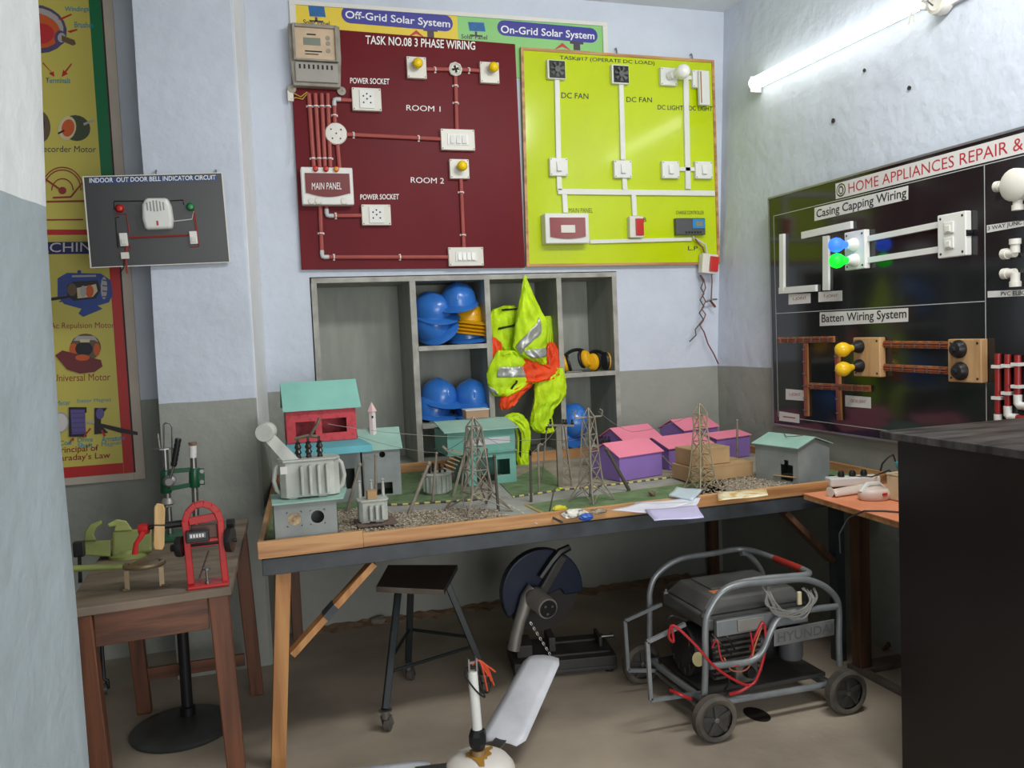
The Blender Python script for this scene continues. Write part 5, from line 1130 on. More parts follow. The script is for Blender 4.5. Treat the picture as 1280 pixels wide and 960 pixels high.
# transformer beside the teal house, and the one at the back
def round_tr(label, c, r, h, n, sx=1.0):
    t = thing('model_transformer', label, 'model transformer', c); x, y, z_ = c
    b = MB(); b.lathe([(r, .005), (r, h), (0, h)], c, (0, 0, 1), 20, sx, 1, x=(1, 0, 0)); b.build('tank', TRG, t, True)
    b = MB(); b.lathe([(r*1.18, h+.0003), (r*1.2, h+.005), (r*1.1, h+.01), (0, h+.01)], c, (0, 0, 1), 20, sx, 1, x=(1, 0, 0)); b.build('tank_lid', TRG, t, True)
    b = MB(); b.lathe([(r*.9, 0), (r*.9, .0046), (0, .0046)], c, (0, 0, 1), 16, sx, 1, x=(1, 0, 0)); b.build('skid', TRG, t)
    for k in range(8):
        a = PI+PI*(k+.5)/8; p = Vector((x+math.cos(a)*r*sx*1.07, y+math.sin(a)*r*1.07, z_+h/2+.003)); b = MB(); b.cbox(p, (.012, .005, h*.8), rz=a); b.build('cooling_fin', TRG, t)
    for k in range(n):
        b = MB(); px_, py_ = x+(k % 4-1.5)*r*sx*.42, y+(k//4-.4)*r*.7; b.lathe([(.006, 0), (.007, .012), (.004, .016), (.007, .022), (.004, .03), (.005, .04), (0, .041)], (px_, py_, z_+h+.0103), (0, 0, 1), 8); b.build('bushing', INS, t, True)
round_tr('round model transformer with black bushings on the turf left of the teal house', hz(547, 616, TZ+.004), .05, .085, 6, 1.15)
round_tr('round model transformer at the back beyond the lattice tower', (hy(754, 575, 4.0).x, 4.0, TZ), .05, .105, 8)
# teal house with the cardboard box on its roof
TEAL = mat('teal_card', (116, 172, 158), .65, second=(98, 156, 142), scale=6); GREYL = mat('pale_grey_card', (196, 200, 202), .6, var=.06)
X0, X1, X2, Y0, Y1 = hy(560, 570, 3.79).x, hy(645, 580, 3.79).x, hy(585, 590, 3.79).x, 3.79, 4.06
te = thing('model_house', 'two storey teal model house with pale banner and mint roof', 'model house', (1.05, 3.9, TZ)); zm = hy(610, 566, 3.79).z; ze = hy(610, 538, 3.79).z
f = lambda px, py: (hy(px, py, 3.79).x, hy(px, py, 3.79).z)
wl, wr = f(622, 594), f(637, 573); dl, dr = f(597, 614), f(617, 571)
hbox(te, X2, X1, Y0, Y1, TZ+.003, zm, TEAL, 'lower_wall', rects=((dl[0], TZ+.003, dr[0], dr[1]), (wl[0], wl[1], wr[0], wr[1])))
b = MB(); b.box(X0-.005, Y0-.012, zm+.0003, X1+.004, Y1+.004, zm+.006); b.build('floor_slab', TEAL, te)
hbox(te, X0, X1, Y0, Y1, zm+.0065, ze+.004, TEAL, 'upper_wall')
A, B = f(580, 558), f(637, 545); b = MB(); b.box(A[0], Y0-.0015, A[1], B[0], Y0-.0003, B[1]); b.build('banner', GREYL, te)
zr = hy(600, 525, 3.95).z; b = MB(); pr = [(3.76, ze+.004), (3.96, max(zr, ze+.03)), (3.96, max(zr, ze+.03)+.005), (3.76, ze+.009)]; b.hull([(X0-.02, y, q_) for y, q_ in pr], [(X1+.012, y, q_) for y, q_ in pr]); b.build('roof_panel', MINT, te)
zr = max(zr, ze+.03); b = MB(); pr = [(3.9605, zr), (4.09, zr-.01), (4.09, zr-.005), (3.9605, zr+.005)]; b.hull([(X0-.02, y, q_) for y, q_ in pr], [(X1+.012, y, q_) for y, q_ in pr]); b.build('roof_panel', MINT, te)
A, B = hy(582, 520, 4.0), hy(610, 511, 4.0); cb = thing('cardboard_box', 'small cardboard box on the roof of the teal model house', 'box', (A.x, 4.0, zr))
b = MB(); b.box(A.x, 3.985, zr+.006, B.x, 4.06, B.z-.002); b.build('box_body', mat('brown_card', (168, 136, 108), .7), cb); b = MB(); b.box(A.x-.003, 3.983, B.z-.0018, B.x+.003, 4.062, B.z+.003); b.build('lid', LABW, cb)

# ------------------------------------------------------------------ model poles and lattice towers
GAL = mat('dull_grey_wood_pole', (146, 138, 124), .55, second=(112, 104, 92), scale=22); WIRE = mat('thin_grey_wire', (150, 144, 134), .45, metal=.3, var=.03); DPO = mat('dark_thin_pole', (80, 74, 64), .6)
def pole(bp, tp, label, r=.006, m=GAL, cap='ball', z_=TZ+.003, dy=0, nm='model_pole', grp='poles on the grid model'):
    A = hz(*bp, z_); B = hy(*tp, A.y+dy); t = thing(nm, label, 'model pole', A, grp)
    b = MB(); b.cyl(A, B, r, r*.9, 10); b.build('shaft', m, t, True); d = (B-A).normalized()
    if cap == 'ball': b = MB(); b.ball(B+d*r*.8, r*1.25); b.build('top_knob', m, t, True)
    elif cap == 'ins':
        for k in range(3): b = MB(); b.lathe([(r*.6, 0), (r*1.6, r*.6), (r*.6, r*1.2), (0, r*1.3)], B+d*(r*1.3*k), d, 10); b.build('insulator', INS, t, True)
    else:
        b = MB(); b.tube([B-d*.001, B+d*.004+Vector((.012, 0, .004)), B+Vector((.024, 0, .0))], r*.7, 6); b.build('lamp_arm', m, t, True)
    return t
pole((433.5, 642), (449, 583), 'leaning grey pole between the low grey house and the small transformer', .008)
pole((456, 632), (455, 574), 'thin grey upright pole behind the left of small transformer', .003, cap='arm')
pole((470, 640), (469.5, 571), 'straight grey pole with knob just behind the small transformer', .006)
pole((511, 642), (535.5, 581), 'leaning grey pole rising from the gravel edge toward round transformer', .008)
pole((540.6, 627), (545.5, 568), 'upright grey pole with knob in front of round transformer', .006)
pole((623, 639), (618, 572), 'dark upright pole at right edge of the gravel in front of the teal house', .006, DPO)
pole((612, 622), (608, 563), 'thin upright pole by the teal house doorway', .005, DPO)
pole((664, 627), (663, 569), 'dark upright pole by the road right of the teal house', .006, DPO, 'ins')
pole((674, 616), (672.5, 557), 'upright pole on the turf beside the hanging vest tail', .005, cap='arm')
pole((678, 600), (683, 538), 'tall thin pole behind the turf at the foot of the shelves', .004, cap='ins')
pole((687, 639), (692.5, 612), 'short thin dark pole on the front turf corner', .003, DPO, 'arm')
pole((786.6, 613), (759, 563), 'dark leaning pole in front of the nearest pink house', .008, DPO)
pole((921.5, 578), (921.5, 527), 'grey upright pole standing against the furthest right pink house', .006)
pole((957, 562), (949.5, 526), 'grey pole with bent top behind the grey house at right', .005, cap='arm')
pole((846, 590), (829, 571), 'short pale tilted stick left of the cardboard boxes', .004)
# twin-column gantry pole
Hc = hz(701, 609, TZ); gp = thing('model_pole', 'twin column grey gantry pole with cross arm at the middle of the table', 'model pole', Hc, 'poles on the grid model')
zt = hy(701, 533, Hc.y).z; b = MB(); b.box(Hc.x-.014, Hc.y-.008, TZ+.003, Hc.x+.012, Hc.y+.008, zt); b.build('column', GAL, gp, bevel=.001)
b = MB(); b.bar((Hc.x+.055, Hc.y, TZ+.003), (Hc.x+.03, Hc.y, zt), .007, .01, (0, 1, 0)); b.build('column', GAL, gp)
for k in range(6):
    z0_, z1_ = TZ+.02+.035*k, TZ+.055+.035*k; b = MB(); b.bar((Hc.x+(.013 if k % 2 else .051), Hc.y, z0_), (Hc.x+(.048 if k % 2 else .013), Hc.y, z1_), .004, .005, (0, 1, 0)); b.build('lattice_brace', GAL, gp)
A, B = hy(685, 531.5, Hc.y), hy(717, 532, Hc.y); b = MB(); b.bar(A, B, .01, .009); b.build('cross_arm', GAL, gp)
for t in (.1, .6, .7, .95): b = MB(); b.lathe([(.005, 0), (.008, .008), (.004, .014), (.007, .02), (0, .026)], A.lerp(B, t)+Vector((0, 0, .005)), (0, 0, 1), 8); b.build('insulator', INS, gp, True)
def lattice(label, c, lev, m=GAL, arms=(), rz=.3, r=.0035, peak=None):
    """lev: list of (half width, height above table); braced on all four faces"""
    t = thing('lattice_tower', label, 'model tower', (c[0], c[1], TZ), 'lattice towers on the grid model'); z0 = TZ+.003
    def cor(k, w_, z_): a = rz+PI/4+k*PI/2; return Vector((c[0]+math.cos(a)*w_*1.414, c[1]+math.sin(a)*w_*1.414, z0+z_))
    for k in range(4):
        b = MB(); b.tube([cor(k, *l) for l in lev], r, 6); b.build('tower_leg', m, t)
    b = MB()
    for (w0, za), (w1, zb_) in zip(lev, lev[1:]):
        for k in range(4):
            b.tube([cor(k, w0, za), cor(k+1, w1, zb_)], r*.6, 5); b.tube([cor(k+1, w0, za), cor(k, w1, zb_)], r*.6, 5)
            b.tube([cor(k, w1, zb_), cor(k+1, w1, zb_)], r*.6, 5)
    b.build('lattice_bracing', m, t)
    top = Vector((c[0], c[1], z0+(peak or lev[-1][1]+.03)))
    for k in range(4): b = MB(); b.tube([cor(k, *lev[-1]), top], r*.8, 5); b.build('peak_strut', m, t)
    for z_, l in arms:
        b = MB(); b.bar((c[0]-l, c[1], z0+z_), (c[0]+l, c[1], z0+z_), .006, .006); a_ = b.build('cross_arm', m, t)
        for s_ in (-1, 1):
            b = MB(); b.tube([(c[0]+s_*l, c[1], z0+z_+.003), (c[0]+s_*(l+.004), c[1], z0+z_+.022), (c[0]+s_*(l-.008), c[1], z0+z_+.03)], .003, 6); b.build('hook', m, a_, True)
    return t
lattice('lattice tower standing in the left gravel in front of the teal house', (.86, 3.24), [(.105, 0), (.046, .08), (.036, .17), (.03, .26), (.022, .345)], peak=.385, rz=.25, r=.0042)
lattice('dense lattice tower with cross arm in the middle, left of pink houses', (1.345, 3.2), [(.07, 0), (.036, .07), (.03, .14), (.026, .21), (.022, .28), (.018, .35)], arms=((.352, .06),), peak=.39, rz=.45, r=.0036)
lattice('lattice tower in front of the cardboard boxes, top bent over', (1.865, 3.19), [(.056, 0), (.04, .05), (.036, .085), (.03, .15), (.025, .21), (.02, .27), (.022, .33)], peak=.375, rz=.15, r=.0034, m=mat('straw_grey_wire', (166, 152, 122), .5, second=(128, 116, 92), scale=20))
# leaning insulator stack and stair by the first tower
B0, B1 = hz(566, 621, TZ), hy(556, 556, hz(566, 621, TZ).y+.02); A1 = hy(586, 548, B0.y)
lp = thing('model_staircase', 'leaning grey stair of slats between round transformer and left lattice tower', 'model stair', B0)
b = MB(); b.bar(B0, A1, .012, .008, (0, 1, 0)); b.build('stringer', GAL, lp)
b = MB(); b.bar(B0+Vector((.05, .0, 0)), A1+Vector((.012, 0, .0)), .01, .008, (0, 1, 0)); b.build('stringer', GAL, lp)
for k in range(6):
    p = hy(560+2.4*k, 587-4.4*k, B0.y-.012); b = MB(); b.cbox(p, (.052, .026, .005), Matrix.Translation(p) @ Matrix.Rotation(.45, 4, 'Y') @ Matrix.Translation(-p)); b.build('slat', CARD if k % 2 else GAL, lp)
p = hy(558, 562, B0.y-.01); b = MB(); b.cbox(p, (.05, .02, .01), Matrix.Translation(p) @ Matrix.Rotation(.8, 4, 'Y') @ Matrix.Translation(-p)); b.build('top_slat', GAL, lp)
def wire(pts, label):
    Q = [hy(px, py, Y) for px, py, Y in pts]; out = []
    for A, B in zip(Q, Q[1:]):
        for k in range(8): t = k/8; p = A.lerp(B, t); out.append(p-Vector((0, 0, .012*4*t*(1-t))))
    out.append(Q[-1]); b = MB(); b.tube(out, .0011, 5); return tag(b.build('power_line', WIRE, None, True), label, 'model wire', 'wires of the grid model')
wire([(447, 545, 3.69), (545, 566, 3.53), (583, 547, 3.24)], 'thin wire from the grey turret house to the left lattice tower')
wire([(410, 530, 3.08), (588, 546, 3.24), (684, 548, 3.5), (735, 546, 3.2)], 'long thin wire strung level from big transformer past the teal house')
wire([(605, 545, 3.24), (663, 567, 3.32), (700, 530, 3.55), (716, 513, 3.2)], 'thin wire rising from left lattice tower over the gantry pole')
wire([(748, 514, 3.2), (790, 540, 3.5), (862, 520, 3.2)], 'thin wire from the dense lattice tower to the bent one on the right')

# ------------------------------------------------------------------ papers and scraps on the model table
PAP = mat('white_paper', (226, 226, 236), .6, var=.02, second=(206, 204, 228), thr=(.3, .6)); LIL = mat('lilac_paper', (196, 190, 226), .6, var=.03)
def leaf(pts, m, nm, label, z_, sag=0, t=.0012, over=None):
    b = MB(); q = [hz(*p, z_) for p in pts]; n = 8; g = []
    for i in range(n+1):
        u = i/n; A, B = q[0].lerp(q[3], u), q[1].lerp(q[2], u); row = []
        for j in range(n+1):
            p = A.lerp(B, j/n); p = p+Vector((0, 0, .0015*math.sin(i*1.1+j*.8)))
            row.append(p)
        g.append(row)
    b.sheet(g); return tag(b.build(nm, m, None, True, solid=t), label, 'paper', 'loose papers at the front of the table')
leaf([(778, 640), (870, 634), (876, 622), (796, 628)], PAP, 'paper_sheet', 'white paper sheet at back of the pile at the front table edge', TZ+.031)
leaf([(762, 638), (812, 641), (868, 628), (800, 629)], PAP, 'paper_sheet', 'white paper sheet poking out furthest left at the front table edge', TZ+.034)
leaf([(818, 651), (880, 647), (871, 632), (806, 637)], LIL, 'paper_sheet', 'lilac paper sheet overhanging the front lip, on top of the pile', TZ+.0375)
leaf([(836, 620), (866, 625), (878, 613), (846, 610)], mat('pale_blue_cover', (198, 214, 224), .5), 'notebook', 'thin pale blue notebook lying behind the white papers', TZ+.036, t=.009)
MAG = mat('yellow_print_sheet', (232, 222, 190), .5, second=(214, 170, 80), thr=(.35, .55), scale=26)
leaf([(898, 626), (960, 619), (958, 612), (897, 615)], MAG, 'leaflet', 'white and yellow printed leaflet in front of right gravel', TZ+.03, t=.003)
rnd = random.Random(5)
def crumple(c, r, sx, sy, sz, nm, label, m, cat, seed, k=.25):
    q = random.Random(seed); b = MB(); b.ball(c, r, sx, sy, sz, 14)
    for v in b.bm.verts: v.co += Vector((q.uniform(-1, 1), q.uniform(-1, 1), q.uniform(-.6, .6)))*r*k*.5
    tag(b.build(nm, m, None), label, cat)
crumple(hz(718, 642, TZ+.018), .045, 1.2, .62, .36, 'crumpled_packet', 'crumpled white and dark printed packet on the front turf left of the papers', mat('packet_print', (222, 218, 206), .35, second=(90, 92, 96), thr=(.38, .46), scale=26), 'packet', 2)
crumple(hz(730, 645, TZ+.016)+Vector((0, -.02, 0)), .024, 1.2, .7, .6, 'blue_wrapper', 'small blue wrapper lying against the crumpled packet', mat('blue_wrapper', (50, 92, 176), .35), 'wrapper', 3)
crumple(hz(712, 637, TZ+.02)+Vector((-.03, .03, 0)), .024, 1.3, .7, .6, 'yellow_wrapper', 'small yellow wrapper behind the crumpled packet', mat('yellow_wrapper', (224, 208, 60), .4), 'wrapper', 4)
crumple(hz(748, 639, TZ+.012), .022, 1.6, .7, .4, 'dry_twig_scrap', 'pale dry scrap between crumpled packet and the white papers', mat('dry_scrap', (170, 156, 134), .8, second=(120, 104, 84), scale=30), 'scrap', 6, .5)
b = MB(); b.ball(hz(815, 617, TZ+.014), .015, 1, 1, .9, 8); [setattr(v, 'co', v.co+Vector((rnd.uniform(-.003, .003), rnd.uniform(-.003, .003), rnd.uniform(-.003, .003)))) for v in b.bm.verts]
tag(b.build('stone', mat('brown_stone', (124, 104, 86), .85), None), 'small brown stone on the turf behind the papers', 'stone')
b = MB(); c = hz(699, 611, TZ+.01); b.cbox(c, (.03, .018, .01), rz=.3); tag(b.build('lime_scrap', LIMEV, None, bevel=.004), 'small lime scrap at the foot of the gantry pole', 'scrap')
# ------------------------------------------------------------------ orange topped side bench and what lies on it
ORT = mat('orange_bench_top', (232, 150, 112), .5, second=(216, 130, 92), scale=5)
ob = thing('side_bench', 'small plywood bench with orange top between the display table and black counter', 'bench', (2.4, 2.6, 0))
b = MB(); b.prism([(2.165, 2.25), (2.63, 2.25), (2.63, 2.945), (2.20, 2.945)], .772, .776); b.build('orange_top', ORT, ob)
b = MB(); b.prism([(2.168, 2.252), (2.628, 2.252), (2.628, 2.943), (2.202, 2.943)], .752, .7717); b.build('top_board', WOODT, ob)
for x, y in ((2.43, 2.88), (2.56, 2.30), (2.24, 2.29)):
    bx('leg', WOODB, ob, x-.028, y-.028, .02, x+.028, y+.028, .751)
bx('apron', WOODB, ob, 2.462, 2.86, .69, 2.53, 2.88, .75)
STA = mat('rusty_angle_iron', (112, 104, 96), .6, second=(84, 72, 62), scale=14)
bx('floor_frame', STA, ob, 2.39, 2.835, 0, 2.66, 2.925, .0195); bx('floor_frame', STA, ob, 2.39, 2.25, 0, 2.43, 2.834, .0195)
BZ = .7765
PINKP = mat('faded_pink_plastic', (214, 190, 178), .45, second=(220, 206, 194), scale=6)
def onb(px, py): return hz(px, py, BZ)
t = thing('extension_socket', 'white extension socket strip with black plugs at back of orange bench', 'socket strip', onb(1072, 606))
c = onb(1076, 612)+Vector((0, .05, 0)); Mx = Matrix.Translation(c) @ Matrix.Rotation(-.25, 4, 'Z')
b = MB(); b.box(-.11, -.03, .012, .11, .03, .05, Mx); b.build('body', WHITEP, t, bevel=.006)
b = MB(); b.box(-.1, -.026, 0, .1, .026, .0118, Mx); b.build('foot', BLACK, t)
for k in (-1, 0, 1): b = MB(); b.lathe([(.014, .0503), (.014, .065), (.009, .075), (0, .075)], Mx @ Vector((k*.05, 0, 0)), (0, 0, 1), 12); b.build('plug', BLACK, t, True)
t = thing('plastic_casing', 'long white half round plastic casing lying at the left corner of orange bench', 'casing', onb(1060, 622))
A, B = onb(1043, 622)+Vector((0, .02, .0)), onb(1084, 615)+Vector((.0, .01, 0)); d = (B-A).normalized(); s_ = d.cross(Vector((0, 0, 1))); b = MB(); g = []
for i in range(9):
    p = A.lerp(B, i/8); r = .024+.006*i/8; g.append([p+s_*(math.cos(a)*r)+Vector((0, 0, .003+math.sin(a)*r)) for a in [PI*k/10 for k in range(11)]])
b.sheet(g); b.build('shell', PINKP, t, True, solid=.004)
b = MB(); b.lathe([(.02, 0), (.022, .004), (.012, .006), (0, .004)], A+Vector((0, 0, .02))-d*.002, -d, 12); b.build('end_ring', IVORY, t, True)
t = thing('plastic_device', 'rounded pinkish white plastic appliance with small red switch on the orange bench', 'appliance', onb(1100, 622))
c = onb(1101, 627)+Vector((.01, .045, 0)); b = MB(); b.lathe([(.05, .001), (.056, .01), (.056, .03), (.048, .042), (.03, .049), (0, .051)], c, (0, 0, 1), 22, 1.15, .8, x=(1, -.3, 0)); b.build('body', PINKP, t, True)
b = MB(); b.tube([c+Vector((-.06, .01, .03)), c+Vector((-.02, .02, .058)), c+Vector((.04, .025, .056)), c+Vector((.075, .03, .03))], .011, 8); b.build('top_handle', WHITEP, t, True)
b = MB(); b.cbox(c+Vector((.008, -.0475, .028)), (.02, .006, .01)); b.build('red_switch', REDR, t)
t = thing('cream_box', 'small cream box on the orange bench against the black counter', 'box', onb(1130, 628)); c = onb(1127, 629)+Vector((.035, .05, 0)); b = MB(); b.cbox(c+Vector((0, 0, .05)), (.06, .07, .098), rz=.1); b.build('body', mat('cream_plastic', (214, 196, 158), .5), t, bevel=.006)
b = MB(); b.cbox(c+Vector((0, 0, .1035)), (.062, .072, .008), rz=.1); b.build('lid', MATS['cream_plastic'], t, bevel=.002)
t = thing('soldering_iron', 'soldering iron with teal handle leaning against the cream box', 'soldering iron', hy(1126, 590, c.y-.01))
A, B = hy(1119.5, 577, c.y-.02), hy(1131, 596, c.y-.02); b = MB(); d = (B-A).normalized(); b.tube([A, A+d*.02, A+d*.05, B, B+d*.03], [.006, .011, .01, .012, .008], 10); b.build('handle', mat('teal_grip', (70, 160, 170), .4), t, True)
b = MB(); b.tube([A-d*.001, A-d*.02+Vector((-.0, 0, .012)), A+Vector((-.035, 0, .02)), A+Vector((-.055, .01, -.005)), A+Vector((-.055, .02, -.035))], .0035, 6); b.build('cord', BLACK, t, True)
b = MB(); b.tube([onb(1130, 642)+Vector((0, 0, .004)), onb(1105, 640)+Vector((0, 0, .004)), onb(1080, 640)+Vector((0, 0, .004)), onb(1062, 648)+Vector((0, 0, .004)), onb(1058, 652)+Vector((0, 0, .003)), onb(1052, 657)+Vector((-.01, 0, -.03)), onb(1050, 660)+Vector((0, 0, -.09))], .0032, 6)
tag(b.build('black_cable', BLACK, None, True), 'black cable crossing the front of the orange bench and drooping over its edge', 'cable')
b = MB(); q = [hz(1038, 598, TZ+.012), hz(1060, 594, TZ+.04)+Vector((0, -.03, 0)), hz(1090, 596, TZ+.05), onb(1118, 603)+Vector((0, .03, .05)), onb(1128, 606)+Vector((.0, .03, .02))]; b.tube(q, .003, 6)
tag(b.build('black_cable', BLACK, None, True), 'black cable looping from the right end of the display table to the bench', 'cable')
b = MB(); b.cbox(hz(1039, 597, TZ+.014), (.03, .022, .02)); tag(b.build('small_plug', BLACK, None, bevel=.004), 'small black plug at right end of the display table beside grey model house', 'plug')

# ------------------------------------------------------------------ castor stool under the table
stl = thing('castor_stool', 'black three legged steel stool on castors under the display table', 'stool', (.63, 3.36, 0))
SZ = .52; q = [hz(*p, SZ) for p in ((470, 733), (555, 737), (572, 706), (485, 706))]
b = MB(); b.hull([p-Vector((0, 0, .022)) for p in q], [p for p in q]); b.build('seat', mat('dusty_black_seat', (62, 58, 54), .5, second=(44, 42, 40), scale=8), stl, bevel=.002)
b = MB(); e0, e1 = q[0], q[1]; nrm = (e1-e0).cross(Vector((0, 0, 1))).normalized()
b.hull([e0-Vector((0, 0, .022))+nrm*.0005, e1-Vector((0, 0, .022))+nrm*.0005, e1+nrm*.0005, e0+nrm*.0005], [e0-Vector((0, 0, .022))+nrm*.003, e1-Vector((0, 0, .022))+nrm*.003, e1+nrm*.003, e0+nrm*.003]); b.build('worn_edge', STA, stl)
F = [Vector((.43, 3.13, 0)), Vector((.60, 3.56, 0)), Vector((.875, 3.31, 0))]; ce = sum(F, Vector((0, 0, 0)))/3; tops = [hz(499, 728, SZ-.024), hz(514, 718, SZ-.024), hz(556, 722, SZ-.024)]
BLS = mat('black_stool_steel', (34, 40, 42), .4, metal=.3)
for f_, tp in zip(F, tops):
    bot = f_+Vector((0, 0, .085)); b = MB(); b.bar(tp, bot, .026, .026, (0, 1, 0)); lg = b.build('leg', BLS, stl, bevel=.002)
    b = MB(); b.lathe([(.026, .078), (.026, .084), (0, .084)], f_, (0, 0, 1), 12); b.lathe([(.016, .05), (.018, .0779), (0, .0779)], f_, (0, 0, 1), 10); b.build('castor_plate', STEEL, lg, True)
    b = MB(); b.lathe([(.02, -.013), (.025, -.011), (.025, .011), (.02, .013), (.006, .014), (0, .014)], f_+Vector((.008, .0, .0255)), (.9, -.5, 0), 16); b.build('castor_wheel', mat('castor_grey', (110, 106, 100), .35, metal=.5), lg, True)
    b = MB(); d = Vector((.9, -.5, 0)).normalized()
    for s_ in (-1, 1): b.bar(f_+Vector((.008, 0, .022))+d*s_*.018, f_+Vector((0, 0, .06))+d*s_*.018, .024, .004, d)
    b.build('castor_fork', STEEL, lg)
for i, j, z_ in ((0, 2, .20), (1, 2, .24), (0, 1, .24)):
    g = lambda k: tops[k].lerp(F[k]+Vector((0, 0, .085)), (SZ-.024-z_)/(SZ-.024-.085)); b = MB(); b.tube([g(i), g(j)], .007, 8); b.build('brace_rod', BLS, stl, True)

# ------------------------------------------------------------------ cut-off saw
NAVYG = mat('navy_guard', (26, 36, 58), .4, metal=.2); SAWB = mat('dusty_black_casting', (44, 44, 44), .55, second=(64, 60, 56), scale=9); ALU = mat('dusty_aluminium', (158, 154, 148), .45, metal=.5, scale=14)
SY = 3.46; sw = thing('cut_off_saw', 'black cut off saw with navy blade guard on floor under the display table', 'saw', (1.25, 3.42, 0))
A, B = hz(644, 852, 0), hz(772, 840, 0); u = (B-A).normalized(); v = Vector((-u.y, u.x, 0)); Ms = Matrix((( u.x, v.x, 0, A.x), (u.y, v.y, 0, A.y), (0, 0, 1, 0), (0, 0, 0, 1))); Lb = (B-A).length
for x, y in ((.03, .03), (Lb-.03, .03), (.03, .25), (Lb-.03, .25)): b = MB(); b.lathe([(.02, 0), (.022, .012), (0, .012)], Ms @ Vector((x, y, 0)), (0, 0, 1), 10); b.build('rubber_foot', BLACK, sw)
b = MB(); b.box(0, 0, .0125, Lb, .28, .075, Ms); b.box(.01, -.006, .02, Lb-.01, -.0002, .034, Ms); bs = b.build('base', SAWB, sw, bevel=.006)
for y in (.05, .2): b = MB(); b.box(.16, y-.006, .0755, Lb-.02, y+.006, .084, Ms); b.build('base_rib', SAWB, bs)
b = MB(); b.box(.17, .10, .0755, .20, .24, .14, Ms); b.build('fence', SAWB, sw, bevel=.003)
b = MB(); b.box(.40, .11, .0755, .415, .23, .12, Ms); vj = b.build('vise_jaw', SAWB, sw, bevel=.003)
b = MB(); b.cyl(Ms @ Vector((.416, .17, .1)), Ms @ Vector((Lb+.03, .17, .1)), .008); b.build('vise_screw', STEEL, vj, True)
b = MB(); b.cyl(Ms @ Vector((Lb+.03, .13, .1)), Ms @ Vector((Lb+.03, .21, .1)), .005); b.build('vise_handle', STEEL, vj, True)
b = MB(); b.box(.02, .06, .0755, .09, .2, .13, Ms); b.build('pivot_bracket', SAWB, sw, bevel=.004)
H_ = lambda px, py, y=SY: hy(px, py, y)
hub = H_(677, 738, SY+.02); R_ = .192
b = MB(); pts = []
for k in range(21): a = math.radians(205-205*k/20+0); pts.append((math.cos(a)*R_, math.sin(a)*R_))
pts += [(R_*.97, -.03), (R_*.55, -.03), (R_*.45, .0), (-R_*.5, -.05), (-R_*.86, -.10)]
b.hull([(hub.x+x, SY+.0, hub.z+z_) for x, z_ in pts], [(hub.x+x, SY+.05, hub.z+z_) for x, z_ in pts]); b.build('blade_guard', NAVYG, sw, bevel=.006)
b = MB(); b.lathe([(.172, -.0015), (.172, .0015), (0, .0015)], (hub.x, SY+.025, hub.z-.012), (0, 1, 0), 40); b.build('cutting_disc', mat('abrasive_disc', (52, 48, 46), .8), sw, False)
b = MB(); b.lathe([(.014, 0), (.014, .012), (.009, .018), (0, .018)], H_(687, 727, SY-.001), (0, -1, 0), 6); b.build('guard_nut', STEEL, sw)
p = [H_(*q_, SY-.03) for q_ in ((642, 812), (645, 795), (650, 775), (659, 748), (668, 736))]
b = MB(); b.tube(p, [.03, .027, .026, .032, .036], 10); b.build('arm', ALU, sw, True)
mc = H_(685, 761, SY-.17); b = MB(); b.lathe([(.0, 0), (.044, 0), (.047, .006), (.046, .09), (.05, .1), (.05, .13), (.034, .16), (0, .16)], mc, (-.10, 1, .10), 22); mo = b.build('motor', ALU, sw, True)
b = MB(); b.lathe([(.038, -.0005), (.038, -.006), (0, -.006)], mc, (-.10, 1, .10), 20); b.build('motor_end_cap', BLACK, mo)
b = MB()
for a in (.6, 2.4, 4.4): b.lathe([(.006, -.0065), (.006, -.01), (0, -.01)], mc+Vector((math.cos(a)*.02, 0, math.sin(a)*.02)), (-.1, 1, .1), 8)
b.build('cap_screws', STEEL, mo)
b = MB(); b.bar(H_(664, 764, SY-.02), H_(704, 694, SY-.02), .045, .03, (0, 1, 0)); b.build('swing_casting', SAWB, sw, bevel=.008)
b = MB(); b.tube([H_(676, 722, SY-.02), H_(690, 702, SY-.02), H_(700, 690, SY-.02), H_(712, 684, SY-.02)], [.016, .018, .02, .016], 8); b.build('handle', BLACK, sw, True)
A, B = H_(663, 778, SY-.06), H_(690, 822, SY-.1); b = MB(); n = 14
for k in range(n): c = A.lerp(B, (k+.5)/n); d = (B-A).normalized(); x = Vector((0, 1, 0)) if k % 2 else d.cross(Vector((0, 1, 0))).normalized(); b.tube([c+d*.009*math.cos(a)+x*.004*math.sin(a) for a in [2*PI*i/8 for i in range(8)]], .0018, 5, True)
b.build('lock_chain', STEEL, sw, True)

# ------------------------------------------------------------------ generator
GTU = mat('grey_frame_tube', (146, 150, 152), .35, metal=.35, second=(118, 122, 124), scale=9); TNK = mat('dusty_black_tank', (92, 92, 89), .36, second=(66, 66, 64), scale=6, coat=.2)
ENG = mat('engine_casting', (120, 116, 110), .5, metal=.4, second=(78, 74, 70), scale=16); REDT = mat('red_tape', (160, 48, 38), .45); RWI = mat('red_lead', (176, 34, 40), .4); GCAB = mat('grey_cable', (128, 126, 122), .5)
gn = thing('generator', 'portable petrol generator in grey tube frame on four wheels under the table', 'generator', (1.83, 2.85, 0))
G = lambda px, py, y: hy(px, py, y)
def smooth_path(P, n=6):
    P = [Vector(p) for p in P]; out = []
    for i in range(len(P)-1):
        p0, p1, p2, p3 = P[max(i-1, 0)], P[i], P[i+1], P[min(i+2, len(P)-1)]
        for k in range(n):
            t = k/n; out.append(.5*((2*p1)+(p2-p0)*t+(2*p0-5*p1+4*p2-p3)*t*t+(3*p1-p0-3*p2+p3)*t**3))
    return out+[P[-1]]
